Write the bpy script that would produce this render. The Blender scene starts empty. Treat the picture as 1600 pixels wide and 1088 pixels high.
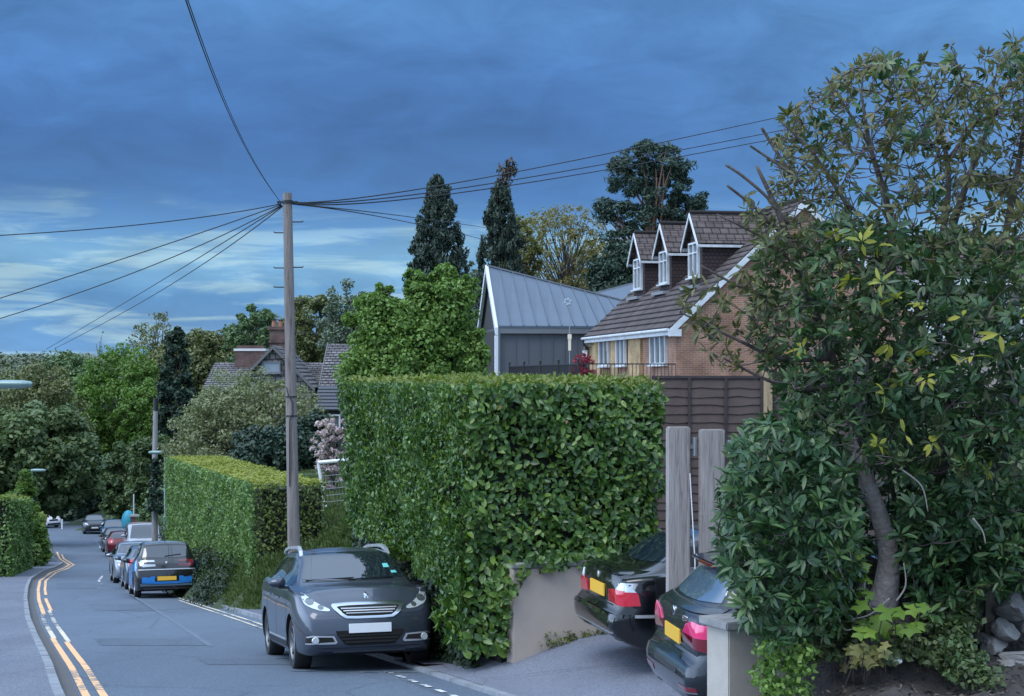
import bpy, bmesh, math, random
import numpy as np
from mathutils import Vector, Matrix
from mathutils.bvhtree import BVHTree

SC = bpy.context.scene
COL = SC.collection
R = math.radians
random.seed(7)
RNG = np.random.default_rng(11)

# ------------------------------------------------------------------ camera
F, CX, HZ, EYE = 2500.0, 800.0, 588.0, 1.6          # focal length and horizon in 1600 px photo units
cam_d = bpy.data.cameras.new('camera')
cam = bpy.data.objects.new('camera', cam_d)
COL.objects.link(cam)
cam.location = (0, 0, EYE)
cam.rotation_euler = (R(90), 0, 0)
cam_d.sensor_width = 36.0
cam_d.lens = F / 1600 * 36.0
cam_d.shift_y = (HZ - 544) / 1600
cam_d.clip_start = 0.1
cam_d.clip_end = 5000
SC.camera = cam

# ------------------------------------------------------------------ light and exposure
SC.view_settings.view_transform = 'Standard'
SC.view_settings.look = 'None'
SC.view_settings.exposure = 1.22
SC.view_settings.gamma = 1.0
SUN_EL, SUN_AZ = 58.0, 215.0                          # azimuth clockwise from +Y (view direction)
sun_d = bpy.data.lights.new('sun', 'SUN')
sun_d.energy = 0.8
sun_d.angle = R(35)
sun_d.color = (1.0, 0.97, 0.93)
sun = bpy.data.objects.new('sun', sun_d)
COL.objects.link(sun)
_sd = Vector((math.sin(R(SUN_AZ)) * math.cos(R(SUN_EL)), math.cos(R(SUN_AZ)) * math.cos(R(SUN_EL)), math.sin(R(SUN_EL))))
sun.rotation_euler = (-_sd).to_track_quat('-Z', 'Y').to_euler()
SKY_GAIN = 1.0 / 2 ** 1.15

world = bpy.data.worlds.new('World')
SC.world = world
world.use_nodes = True


def lin(r, g, b):
    f = lambda c: (c / 255 / 12.92) if c / 255 <= 0.04045 else ((c / 255 + 0.055) / 1.055) ** 2.4
    return (f(r), f(g), f(b), 1.0)


class NT:
    """small wrapper to wire node trees"""
    def __init__(s, tree):
        s.t = tree
        tree.nodes.clear()

    def n(s, typ, ins=None, **kw):
        nd = s.t.nodes.new(typ)
        for k, v in kw.items():
            setattr(nd, k, v)
        for k, v in (ins or {}).items():
            sock = nd.inputs[k]
            if isinstance(v, bpy.types.NodeSocket):
                s.t.links.new(v, sock)
            else:
                sock.default_value = v
        return nd

    def m(s, op, a, b=0.0, c=None):
        d = {0: a, 1: b}
        if c is not None:
            d[2] = c
        return s.n('ShaderNodeMath', d, operation=op).outputs[0]

    def ramp(s, fac, stops, interp='LINEAR'):
        nd = s.n('ShaderNodeValToRGB', {'Fac': fac})
        cr = nd.color_ramp
        cr.interpolation = interp
        while len(cr.elements) > 1:
            cr.elements.remove(cr.elements[-1])
        cr.elements[0].position, cr.elements[0].color = stops[0]
        for p, c in stops[1:]:
            e = cr.elements.new(p)
            e.color = c
        return nd.outputs['Color']

    def mix(s, fac, a, b, typ='MIX'):
        nd = s.n('ShaderNodeMix', data_type='RGBA', blend_type=typ)
        for i, v in ((0, fac), (6, a), (7, b)):
            if isinstance(v, bpy.types.NodeSocket):
                s.t.links.new(v, nd.inputs[i])
            else:
                nd.inputs[i].default_value = v
        return nd.outputs[2]


def build_world():
    t = NT(world.node_tree)
    d = t.n('ShaderNodeTexCoord').outputs['Generated']
    sp = t.n('ShaderNodeSeparateXYZ', {0: d})
    x, y, z = sp.outputs
    az = t.m('ARCTAN2', x, y)
    el = t.m('ARCSINE', z)
    # broad cloud masses
    v1 = t.n('ShaderNodeCombineXYZ', {0: t.m('MULTIPLY', az, 5.0), 1: t.m('MULTIPLY', el, 16.0), 2: 3.7}).outputs[0]
    n1 = t.n('ShaderNodeTexNoise', {'Vector': v1, 'Scale': 1.0, 'Detail': 4.0, 'Roughness': 0.5}).outputs['Fac']
    # thin streaks near the horizon
    v2 = t.n('ShaderNodeCombineXYZ', {0: t.m('MULTIPLY', az, 9.0), 1: t.m('MULTIPLY', el, 75.0), 2: 1.3}).outputs[0]
    n2 = t.n('ShaderNodeTexNoise', {'Vector': v2, 'Scale': 1.0, 'Detail': 9.0, 'Roughness': 0.60, 'Distortion': 0.6}).outputs['Fac']
    # finer billow in the deck
    v3 = t.n('ShaderNodeCombineXYZ', {0: t.m('MULTIPLY', az, 16.0), 1: t.m('MULTIPLY', el, 40.0), 2: 9.1}).outputs[0]
    n3 = t.n('ShaderNodeTexNoise', {'Vector': v3, 'Scale': 1.0, 'Detail': 9.0, 'Roughness': 0.60, 'Distortion': 0.5}).outputs['Fac']
    el2 = t.m('ADD', el, t.m('MULTIPLY', t.m('SUBTRACT', n1, 0.5), 0.05))
    el2 = t.m('ADD', el2, t.m('MULTIPLY', t.m('SUBTRACT', n3, 0.5), 0.026))
    # the deck edge lies lower on the viewer's left and higher on the right
    el2 = t.m('ADD', el2, t.m('MULTIPLY', t.m('MAXIMUM', t.m('MINIMUM', az, 0.6), -0.1), -0.02))
    S = 1 / 0.30
    base = t.ramp(t.m('MULTIPLY', el2, S), [
        (0.0, lin(122, 168, 214)), (0.02 * S, lin(106, 158, 212)), (0.045 * S, lin(92, 152, 208)), (0.062 * S, lin(112, 168, 214)),
        (0.080 * S, lin(118, 172, 214)), (0.096 * S, lin(92, 146, 202)), (0.110 * S, lin(74, 125, 188)), (0.145 * S, lin(68, 116, 180)),
        (0.19 * S, lin(74, 123, 187)), (0.235 * S, lin(86, 139, 200)), (0.29 * S, lin(88, 142, 204))])
    # bright gaps between the streaks
    gap = t.n('ShaderNodeMapRange', {'Value': n2, 'From Min': 0.44, 'From Max': 0.62}, interpolation_type='SMOOTHSTEP').outputs[0]
    b1 = t.n('ShaderNodeMapRange', {'Value': el2, 'From Min': 0.010, 'From Max': 0.022}, interpolation_type='SMOOTHSTEP').outputs[0]
    b2 = t.n('ShaderNodeMapRange', {'Value': el2, 'From Min': 0.112, 'From Max': 0.082}, interpolation_type='SMOOTHSTEP').outputs[0]
    band = t.m('MULTIPLY', t.m('MULTIPLY', b1, b2), gap)
    base = t.mix(t.m('MULTIPLY', band, 0.95), base, lin(164, 204, 226))
    # lighter blue towards the right
    rt = t.n('ShaderNodeMapRange', {'Value': az, 'From Min': 0.02, 'From Max': 0.30}, interpolation_type='SMOOTHSTEP').outputs[0]
    rn = t.m('MULTIPLY', rt, t.n('ShaderNodeMapRange', {'Value': n3, 'From Min': 0.35, 'From Max': 0.65}).outputs[0])
    base = t.mix(t.m('ADD', t.m('MULTIPLY', rt, 0.35), t.m('MULTIPLY', rn, 0.18)), base, lin(106, 164, 220))
    # billow contrast
    bil = t.n('ShaderNodeMapRange', {'Value': n3, 'From Min': 0.3, 'From Max': 0.7, 'To Min': 0.82, 'To Max': 1.10}).outputs[0]
    bil = t.m('MULTIPLY', bil, t.n('ShaderNodeMapRange', {'Value': n1, 'From Min': 0.3, 'From Max': 0.7, 'To Min': 0.86, 'To Max': 1.12}).outputs[0])
    base = t.mix(1.0, base, t.n('ShaderNodeCombineColor', {0: bil, 1: bil, 2: bil}).outputs[0], 'MULTIPLY')
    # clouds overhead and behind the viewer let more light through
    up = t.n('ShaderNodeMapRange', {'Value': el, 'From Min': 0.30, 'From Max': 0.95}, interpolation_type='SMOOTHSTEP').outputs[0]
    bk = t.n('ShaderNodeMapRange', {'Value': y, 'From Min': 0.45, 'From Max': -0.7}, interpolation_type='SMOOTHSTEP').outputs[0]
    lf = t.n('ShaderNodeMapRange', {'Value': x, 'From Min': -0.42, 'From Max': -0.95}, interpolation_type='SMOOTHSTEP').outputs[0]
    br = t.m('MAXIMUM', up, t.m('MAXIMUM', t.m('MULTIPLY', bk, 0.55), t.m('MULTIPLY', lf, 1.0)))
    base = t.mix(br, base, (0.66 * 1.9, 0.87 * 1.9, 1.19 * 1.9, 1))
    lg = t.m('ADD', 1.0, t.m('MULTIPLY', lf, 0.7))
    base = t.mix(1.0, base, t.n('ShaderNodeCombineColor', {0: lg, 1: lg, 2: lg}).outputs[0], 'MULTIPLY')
    base = t.mix(1.0, base, (SKY_GAIN, SKY_GAIN, SKY_GAIN, 1), 'MULTIPLY')
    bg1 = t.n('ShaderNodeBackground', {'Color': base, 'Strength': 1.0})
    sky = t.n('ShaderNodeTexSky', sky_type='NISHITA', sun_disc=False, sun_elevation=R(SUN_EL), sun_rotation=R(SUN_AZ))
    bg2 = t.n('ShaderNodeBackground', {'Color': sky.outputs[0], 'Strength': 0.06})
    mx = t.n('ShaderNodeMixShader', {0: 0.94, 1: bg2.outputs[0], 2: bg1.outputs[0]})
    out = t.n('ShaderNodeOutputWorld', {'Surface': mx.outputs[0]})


build_world()
SC.cycles.use_denoising = True
SC.cycles.max_bounces = 6
SC.cycles.diffuse_bounces = 3
SC.cycles.transparent_max_bounces = 4
SC.cycles.use_adaptive_sampling = True

# ------------------------------------------------------------------ materials
MATS = {}


def mat(name, color, rough=0.7, metal=0.0, spec=0.5, coat=0.0, bump=None, noise=None, emit=None):
    """noise=(scale, amount, second colour or None); bump=(scale, strength, distance)"""
    if name in MATS:
        return MATS[name]
    m = bpy.data.materials.new(name)
    m.use_nodes = True
    t = NT(m.node_tree)
    col = (*color[:3], 1.0)
    tc = t.n('ShaderNodeTexCoord').outputs['Object']
    csock = col
    if noise:
        nz = t.n('ShaderNodeTexNoise', {'Vector': tc, 'Scale': noise[0], 'Detail': 6.0, 'Roughness': 0.6}).outputs['Fac']
        f = t.n('ShaderNodeMapRange', {'Value': nz, 'From Min': 0.3, 'From Max': 0.7}).outputs[0]
        if len(noise) > 2 and noise[2]:
            csock = t.mix(t.m('MULTIPLY', f, noise[1]), col, (*noise[2][:3], 1))
        else:
            a = noise[1]
            csock = t.mix(f, tuple(c * (1 - a) for c in col[:3]) + (1,), tuple(min(1, c * (1 + a)) for c in col[:3]) + (1,))
    b = t.n('ShaderNodeBsdfPrincipled', {'Base Color': csock, 'Roughness': rough, 'Metallic': metal, 'Specular IOR Level': spec, 'Coat Weight': coat, 'Coat Roughness': 0.03})
    if bump:
        nz = t.n('ShaderNodeTexNoise', {'Vector': tc, 'Scale': bump[0], 'Detail': 5.0}).outputs['Fac']
        bp = t.n('ShaderNodeBump', {'Height': nz, 'Strength': bump[1], 'Distance': bump[2]})
        t.t.links.new(bp.outputs[0], b.inputs['Normal'])
    if emit:
        b.inputs['Emission Color'].default_value = (*emit[:3], 1)
        b.inputs['Emission Strength'].default_value = emit[3]
    t.n('ShaderNodeOutputMaterial', {'Surface': b.outputs[0]})
    MATS[name] = m
    return m


GAIN = {'maple': 1.95, 'bright_green': 1.15, 'valley_green': 1.5, 'mid_green': 1.55, 'hawthorn': 1.5, 'olive': 1.5, 'oak_spring': 1.4, 'oak_green': 1.4, 'hedge_small': 1.65, 'hedge_small_shade': 1.3, 'cypress': 1.25, 'pine': 1.3, 'blue_green': 1.4, 'laurel': 1.3, 'lime_hedge': 1.25, 'far_wood': 1.5, 'dark_evergreen': 1.3, 'rhododendron': 1.3, 'rhododendron_mid': 1.2, 'rhododendron_upper': 1.15}


def leafmat(name, c1, c2, c3, rough=0.5, spec=0.35, trans=0.25, patch=0.35, gain=None):
    """foliage: every leaf takes its own colour between three; larger patches of the plant vary slowly"""
    m = bpy.data.materials.new(name)
    m.use_nodes = True
    t = NT(m.node_tree)
    g = t.n('ShaderNodeNewGeometry')
    tc = t.n('ShaderNodeTexCoord').outputs['Object']
    nz = t.n('ShaderNodeTexNoise', {'Vector': tc, 'Scale': patch, 'Detail': 2.0}).outputs['Fac']
    f = t.m('ADD', t.m('MULTIPLY', g.outputs['Random Per Island'], 0.75), t.m('MULTIPLY', t.m('SUBTRACT', nz, 0.35), 0.8))
    gain = gain or GAIN.get(name, 1.0)
    sc = lambda c: tuple(min(1, k * gain) for k in c[:3]) + (1,)
    col = t.ramp(f, [(0.0, sc(c1)), (0.5, sc(c2)), (1.0, sc(c3))])
    p = t.n('ShaderNodeBsdfPrincipled', {'Base Color': col, 'Roughness': rough, 'Specular IOR Level': spec})
    tr = t.n('ShaderNodeBsdfTranslucent', {'Color': t.mix(1.0, col, (1.0, 1.15, 0.55, 1), 'MULTIPLY')})
    mx = t.n('ShaderNodeMixShader', {0: trans, 1: p.outputs[0], 2: tr.outputs[0]})
    t.n('ShaderNodeOutputMaterial', {'Surface': mx.outputs[0]})
    return m


def brickmat(name, c1, c2, mortar, bw=0.225, bh=0.075, mort=0.011, noise=0.5, bump=0.4, rough=0.9, offset=0.5):
    m = bpy.data.materials.new(name)
    m.use_nodes = True
    t = NT(m.node_tree)
    uv = t.n('ShaderNodeTexCoord').outputs['UV']
    br = t.n('ShaderNodeTexBrick', {'Vector': uv, 'Color1': (*c1, 1), 'Color2': (*c2, 1), 'Mortar': (*mortar, 1), 'Scale': 1.0, 'Mortar Size': mort,
                                    'Mortar Smooth': 0.1, 'Bias': 0.0, 'Brick Width': bw, 'Row Height': bh}, offset=offset)
    nz = t.n('ShaderNodeTexNoise', {'Vector': uv, 'Scale': 1.3, 'Detail': 6.0}).outputs['Fac']
    k = t.n('ShaderNodeMapRange', {'Value': nz, 'From Min': 0.3, 'From Max': 0.7, 'To Min': 1 - noise, 'To Max': 1 + noise}).outputs[0]
    col = t.mix(1.0, br.outputs['Color'], t.n('ShaderNodeCombineColor', {0: k, 1: k, 2: k}).outputs[0], 'MULTIPLY')
    b = t.n('ShaderNodeBsdfPrincipled', {'Base Color': col, 'Roughness': rough, 'Specular IOR Level': 0.3})
    bp = t.n('ShaderNodeBump', {'Height': t.m('SUBTRACT', 1.0, br.outputs['Fac']), 'Strength': bump, 'Distance': 0.02})
    t.t.links.new(bp.outputs[0], b.inputs['Normal'])
    t.n('ShaderNodeOutputMaterial', {'Surface': b.outputs[0]})
    return m


# ------------------------------------------------------------------ mesh helpers
def at(px, py, Y):
    return Vector(((px - CX) / F * Y, Y, EYE - (py - HZ) / F * Y))


def auto_uv(me):
    uv = me.uv_layers.new(name='UVMap')
    for p in me.polygons:
        n = p.normal
        if abs(n.z) > 0.95:
            tx, ty = Vector((1, 0, 0)), Vector((0, 1, 0))
        else:
            tx = Vector((0, 0, 1)).cross(n).normalized()
            ty = n.cross(tx).normalized()
        for li in p.loop_indices:
            co = me.vertices[me.loops[li].vertex_index].co
            uv.data[li].uv = (co.dot(tx), co.dot(ty))


def link(name, me, parent=None, loc=None):
    o = bpy.data.objects.new(name, me)
    COL.objects.link(o)
    if parent:
        o.parent = parent
    if loc is not None:
        o.location = loc
    return o


def tag(o, label=None, cat=None, group=None, kind=None):
    if label:
        o['label'] = label
    if cat:
        o['category'] = cat
    if group:
        o['group'] = group
    if kind:
        o['kind'] = kind
    return o


def empty(name, loc=(0, 0, 0), rz=0.0, mtx=None):
    o = bpy.data.objects.new(name, None)
    o.empty_display_size = 0.2
    COL.objects.link(o)
    if mtx is not None:
        o.matrix_world = mtx
    else:
        o.location = loc
        o.rotation_euler = (0, 0, rz)
    return o


class MB:
    """collects simple solids; build() links them as ONE mesh object"""
    def __init__(s):
        s.v, s.f = [], []

    def add(s, vs, fs):
        o = len(s.v)
        s.v += [tuple(v) for v in vs]
        s.f += [tuple(i + o for i in f) for f in fs]
        return s

    def hexa(s, p):                                     # p: 4 bottom (ccw from above) + 4 top
        return s.add(p, [(3, 2, 1, 0), (4, 5, 6, 7), (0, 1, 5, 4), (1, 2, 6, 5), (2, 3, 7, 6), (3, 0, 4, 7)])

    def box(s, x0, x1, y0, y1, z0, z1):
        return s.hexa([(x0, y0, z0), (x1, y0, z0), (x1, y1, z0), (x0, y1, z0), (x0, y0, z1), (x1, y0, z1), (x1, y1, z1), (x0, y1, z1)])

    def bar(s, a, b, w, h, up=(0, 0, 1)):
        a, b = Vector(a), Vector(b)
        d = (b - a).normalized()
        u = Vector(up)
        if abs(d.dot(u)) > 0.98:
            u = Vector((0, 1, 0))
        sd = d.cross(u).normalized()
        u = sd.cross(d).normalized()
        q = [(-w / 2, -h / 2), (w / 2, -h / 2), (w / 2, h / 2), (-w / 2, h / 2)]
        pts = [a + sd * i + u * j for i, j in q] + [b + sd * i + u * j for i, j in q]
        return s.add(pts, [(0, 1, 2, 3), (7, 6, 5, 4), (0, 4, 5, 1), (1, 5, 6, 2), (2, 6, 7, 3), (3, 7, 4, 0)])

    def tube(s, pts, radii, sides=7, caps=True):
        pts = [Vector(p) for p in pts]
        n = len(pts)
        if not hasattr(radii, '__len__'):
            radii = [radii] * n
        ring0 = len(s.v)
        ref = Vector((0.31, 0.17, 0.93))
        for i, p in enumerate(pts):
            d = (pts[min(i + 1, n - 1)] - pts[max(i - 1, 0)])
            d = d.normalized() if d.length > 1e-9 else Vector((0, 0, 1))
            a = d.cross(ref)
            if a.length < 0.05:
                a = d.cross(Vector((1, 0, 0)))
            a.normalize()
            b = d.cross(a)
            for k in range(sides):
                an = 2 * math.pi * k / sides
                s.v.append(tuple(p + (a * math.cos(an) + b * math.sin(an)) * radii[i]))
        for i in range(n - 1):
            for k in range(sides):
                k2 = (k + 1) % sides
                s.f.append((ring0 + i * sides + k, ring0 + i * sides + k2, ring0 + (i + 1) * sides + k2, ring0 + (i + 1) * sides + k))
        if caps:
            s.f.append(tuple(ring0 + k for k in reversed(range(sides))))
            s.f.append(tuple(ring0 + (n - 1) * sides + k for k in range(sides)))
        return s

    def lathe(s, prof, axis='z', n=24, c=(0, 0, 0), closed=False):
        """prof: list of (r, h)"""
        o = len(s.v)
        m = len(prof)
        for k in range(n):
            a = 2 * math.pi * k / n
            for r, h in prof:
                x, y, z = r * math.cos(a), r * math.sin(a), h
                if axis == 'y':
                    x, y, z = x, z, y
                elif axis == 'x':
                    x, y, z = z, x, y
                s.v.append((c[0] + x, c[1] + y, c[2] + z))
        for k in range(n):
            k2 = (k + 1) % n
            for i in range(m - 1 + (1 if closed else 0)):
                j = (i + 1) % m
                s.f.append((o + k * m + i, o + k2 * m + i, o + k2 * m + j, o + k * m + j))
        return s

    def build(s, name, m, parent=None, smooth=False, uv=False, loc=None, bevel=0.0, angle=None):
        me = bpy.data.meshes.new(name)
        me.from_pydata(s.v, [], s.f)
        me.update()
        if bevel:
            bm = bmesh.new()
            bm.from_mesh(me)
            bmesh.ops.recalc_face_normals(bm, faces=bm.faces)
            bmesh.ops.bevel(bm, geom=[e for e in bm.edges if len(e.link_faces) == 2 and e.calc_face_angle(0) > 0.5], offset=bevel, segments=2, affect='EDGES', clamp_overlap=True)
            bm.to_mesh(me)
            bm.free()
        if smooth:
            me.polygons.foreach_set('use_smooth', np.ones(len(me.polygons), dtype=bool))
            if angle:
                me.set_sharp_from_angle(angle=R(angle))
        if uv:
            auto_uv(me)
        if m:
            me.materials.append(m)
        return link(name, me, parent, loc)


def np_mesh(name, V, faces_n, loops, m, parent=None, smooth=False, loc=None):
    """V (n,3); faces of constant size faces_n; loops flat index array"""
    me = bpy.data.meshes.new(name)
    me.vertices.add(len(V))
    me.vertices.foreach_set('co', np.ascontiguousarray(V, dtype=np.float32).ravel())
    me.loops.add(len(loops))
    me.loops.foreach_set('vertex_index', np.ascontiguousarray(loops, dtype=np.int32))
    nf = len(loops) // faces_n
    me.polygons.add(nf)
    me.polygons.foreach_set('loop_start', np.arange(nf, dtype=np.int32) * faces_n)
    if smooth:
        me.polygons.foreach_set('use_smooth', np.ones(nf, dtype=bool))
    me.update(calc_edges=True)
    me.materials.append(m)
    return link(name, me, parent, loc)


def nrm(a):
    return a / np.maximum(np.linalg.norm(a, axis=1, keepdims=True), 1e-9)


def leaf_arrays(P, D, N, L, W, big=False, droop=0.15, fold=0.25):
    """P base, D direction, N facing; returns verts and quad loops. big: two quads folded along the midrib and bent"""
    D = nrm(D)
    S = nrm(np.cross(D, N))
    N2 = np.cross(S, D)
    L = np.asarray(L).reshape(-1, 1)
    W = np.asarray(W).reshape(-1, 1)
    n = len(P)
    if big:
        b = P
        mid = P + D * L * 0.55 - N2 * L * droop * 0.25
        tip = P + D * L * 0.97 - N2 * L * droop
        up = N2 * W * fold
        l1 = P + D * L * 0.36 + S * W * 0.5 + up - N2 * L * droop * 0.1
        r1 = P + D * L * 0.36 - S * W * 0.5 + up - N2 * L * droop * 0.1
        l2 = P + D * L * 0.74 + S * W * 0.36 + up * 0.7 - N2 * L * droop * 0.5
        r2 = P + D * L * 0.74 - S * W * 0.36 + up * 0.7 - N2 * L * droop * 0.5
        V = np.stack([b, l1, l2, tip, r2, r1, mid], 1).reshape(-1, 3)
        q = np.array([0, 6, 2, 1, 6, 3, 2, 2, 0, 5, 4, 6, 6, 4, 3, 3], dtype=np.int32)
        q = np.array([0, 6, 2, 1, 0, 5, 4, 6, 6, 4, 3, 2], dtype=np.int32)
        lo = (np.arange(n, dtype=np.int32)[:, None] * 7 + q[None, :]).ravel()
        return V, lo
    l = P + D * L * 0.5 + S * W * 0.5
    r = P + D * L * 0.5 - S * W * 0.5
    V = np.stack([P, r, P + D * L - N2 * L * droop, l], 1).reshape(-1, 3)
    lo = np.arange(n * 4, dtype=np.int32)
    return V, lo


def rdirs(n):
    return nrm(RNG.normal(size=(n, 3)))


def scatter(name, P, up, L, W, m, parent=None, big=False, out=None, upb=0.5, spread=0.6, droop=0.15, jitter=0.3, loc=None):
    """leaves at P; facing = mix of outward, up and random"""
    n = len(P)
    N = np.array([[0, 0, 1.0]]) * upb + RNG.normal(size=(n, 3)) * spread
    if out is not None:
        N = N + out
    N = nrm(N)
    D = rdirs(n)
    if up is not None:
        D = D + np.asarray(up)
    D = D - N * np.sum(D * N, 1, keepdims=True)
    Ls = L * (1 + RNG.uniform(-jitter, jitter, n))
    Ws = W * (1 + RNG.uniform(-jitter, jitter, n))
    V, lo = leaf_arrays(P - nrm(D) * (Ls * 0.5)[:, None], D, N, Ls, Ws, big, droop)
    return np_mesh(name, V, 4, lo, m, parent, smooth=big, loc=loc)


# ------------------------------------------------------------------ the lie of the land
PROF = np.array([(-30, 3.16), (0, .04), (20, -2.04), (45, -4.64), (60, -6.08), (80, -7.78), (100, -9.25), (125, -10.75), (150, -12.0), (180, -13.2), (260, -15), (700, -15)])
LK = np.array([(-30, 10.2), (0, .72), (16.25, -4.56), (19.9, -5.71), (24.8, -7.31), (31.2, -9.37), (36.8, -11.1), (43.3, -13.1), (51, -15.4), (60, -18.0), (68, -19.9),
               (73, -20.8), (78.5, -22.0), (86, -24.6), (100, -28.8), (121, -35.2), (140, -44), (160, -58), (700, -400)])
RK = np.array([(-30, 14.6), (0, 5.0), (16.25, -.2), (19.8, -1.27), (32, -5.0), (44.6, -9.0), (60, -13.4), (83, -18.6), (112, -26.9), (127, -31.4), (150, -40), (165, -50), (700, -390)])


def zr(Y):
    return np.interp(Y, PROF[:, 0], PROF[:, 1])


def lk(Y):
    return np.interp(Y, LK[:, 0], LK[:, 1])


def rk(Y):
    return np.interp(Y, RK[:, 0], RK[:, 1])


def sst(a, b, x):
    t = np.clip((np.asarray(x, dtype=float) - a) / (b - a), 0, 1)
    return t * t * (3 - 2 * t)


def gz(X, Y):
    X = np.asarray(X, dtype=float)
    Y = np.asarray(Y, dtype=float)
    road = zr(Y)
    s = X - rk(Y)
    sl = lk(Y) - X
    # right-hand gardens
    gar = -2.0 + 0.26 * np.clip(X + 4.2, 0, 12) - 0.045 * np.clip(Y - 75, 0, 400)
    gar = np.maximum(gar, road + 0.4)
    far = sst(62, 92, Y) * (1 - sst(-8, 2, X))
    gar = gar + (road + 1.6 - gar) * far
    drv = -1.62 + 0.0 * X
    wx = sst(-3.2, -1.2, X)
    g = drv + (gar - drv) * ((1 - wx) * sst(19.3, 22.5, Y) + wx * sst(27.6, 31, Y))
    k = sst(0.9, 3.4, s)
    k2 = sst(2.4, 4.6, s)
    k3 = 0.62 * sst(0.0, 1.15, s) + 0.38 * sst(1.1, 3.2, s)
    w1, w2 = sst(21.5, 24, Y), sst(35.2, 37.6, Y)
    k = k * (1 - w1) + w1 * (k2 * (1 - w2) + k3 * w2)
    right = road + (g - road) * k
    left = road - 0.06 * np.clip(sl - 4, 0, 40)
    z = np.where(s > 0, right, np.where(sl > 0, left, road))
    z = z - 0.12 * (1 - sst(1.0 * (1 - w2), 2.2 - 1.9 * w2, s) * (s > 0)) * (1 - sst(2.4, 3.2, sl) * (sl > 0))
    z = z + sst(220, 620, Y) * 15.0
    return z


def ground(X, Y):
    return float(gz(X, Y))

# ------------------------------------------------------------------ ground, road, pavements, markings
def asphaltmat(name, c, c2, scale=1.0, speck=0.35):
    m = bpy.data.materials.new(name)
    m.use_nodes = True
    t = NT(m.node_tree)
    tc = t.n('ShaderNodeTexCoord').outputs['Object']
    mp = t.n('ShaderNodeMapping', {'Vector': tc, 'Rotation': (0, 0, R(16)), 'Scale': (1.0, 0.22, 1.0)}).outputs[0]
    big = t.n('ShaderNodeTexNoise', {'Vector': mp, 'Scale': 0.55 * scale, 'Detail': 5.0, 'Roughness': 0.6}).outputs['Fac']
    pat = t.n('ShaderNodeTexVoronoi', {'Vector': mp, 'Scale': 0.30 * scale}, feature='F1').outputs['Color']
    fine = t.n('ShaderNodeTexNoise', {'Vector': tc, 'Scale': 38.0, 'Detail': 3.0}).outputs['Fac']
    f = t.n('ShaderNodeMapRange', {'Value': big, 'From Min': 0.3, 'From Max': 0.7}).outputs[0]
    col = t.mix(f, (*c, 1), (*c2, 1))
    pv = t.n('ShaderNodeMapRange', {'Value': t.n('ShaderNodeSeparateColor', {0: pat}).outputs[0], 'To Min': 0.9, 'To Max': 1.1}).outputs[0]
    k = t.n('ShaderNodeMapRange', {'Value': fine, 'From Min': 0.3, 'From Max': 0.7, 'To Min': 1 - speck, 'To Max': 1 + speck}).outputs[0]
    k = t.m('MULTIPLY', k, pv)
    # hairline cracks
    ck = t.n('ShaderNodeTexVoronoi', {'Vector': t.n('ShaderNodeMapping', {'Vector': tc, 'Scale': (0.45, 0.3, 1)}).outputs[0], 'Scale': 0.9 * scale}, feature='DISTANCE_TO_EDGE').outputs['Distance']
    cr = t.n('ShaderNodeMapRange', {'Value': t.m('ADD', ck, t.m('MULTIPLY', t.m('SUBTRACT', fine, 0.5), 0.02)), 'From Min': 0.0, 'From Max': 0.012, 'To Min': 0.72, 'To Max': 1.0}).outputs[0]
    k = t.m('MULTIPLY', k, cr)
    col = t.mix(1.0, col, t.n('ShaderNodeCombineColor', {0: k, 1: k, 2: k}).outputs[0], 'MULTIPLY')
    b = t.n('ShaderNodeBsdfPrincipled', {'Base Color': col, 'Roughness': 0.72, 'Specular IOR Level': 0.45})
    bp = t.n('ShaderNodeBump', {'Height': fine, 'Strength': 0.35, 'Distance': 0.01})
    t.t.links.new(bp.outputs[0], b.inputs['Normal'])
    t.n('ShaderNodeOutputMaterial', {'Surface': b.outputs[0]})
    return m


def paintmat(name, c, under, wear=0.5, scale=9.0):
    m = bpy.data.materials.new(name)
    m.use_nodes = True
    t = NT(m.node_tree)
    tc = t.n('ShaderNodeTexCoord').outputs['Object']
    n1 = t.n('ShaderNodeTexNoise', {'Vector': tc, 'Scale': scale, 'Detail': 6.0, 'Roughness': 0.7}).outputs['Fac']
    n2 = t.n('ShaderNodeTexNoise', {'Vector': tc, 'Scale': 0.35, 'Detail': 2.0}).outputs['Fac']
    f = t.m('ADD', n1, t.m('MULTIPLY', t.m('SUBTRACT', n2, 0.5), 0.9))
    f = t.n('ShaderNodeMapRange', {'Value': f, 'From Min': wear - 0.04, 'From Max': wear + 0.06}).outputs[0]
    col = t.mix(f, (*c, 1), (*under, 1))
    b = t.n('ShaderNodeBsdfPrincipled', {'Base Color': col, 'Roughness': 0.7})
    t.n('ShaderNodeOutputMaterial', {'Surface': b.outputs[0]})
    return m


M_ROAD = asphaltmat('asphalt', (.078, .104, .142), (.100, .130, .170))
M_DRIVE = asphaltmat('drive_asphalt', (.108, .120, .155), (.145, .157, .195), 1.8, 0.28)
M_PAVE = asphaltmat('pavement_asphalt', (.105, .115, .15), (.135, .147, .18), 1.4, 0.45)
M_KERB = mat('kerb_concrete', (.20, .215, .24), 0.9, noise=(3.0, 0.3), bump=(60, .3, .01))
M_YEL = paintmat('yellow_line', (.78, .45, .22), (.17, .165, .165), 0.62)
M_YEL2 = paintmat('worn_line', (.62, .55, .42), (.09, .118, .155), 0.58)
M_WHT = paintmat('white_line', (.62, .62, .62), (.09, .118, .155), 0.40)
M_GUT = mat('gutter', (.085, .085, .09), 0.9, noise=(4.0, 0.35, (.14, .13, .12)))
M_SOIL = mat('soil', (.035, .030, .028), 0.95, noise=(9.0, 0.8, (.085, .075, .07)), bump=(14, .9, .05))
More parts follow.
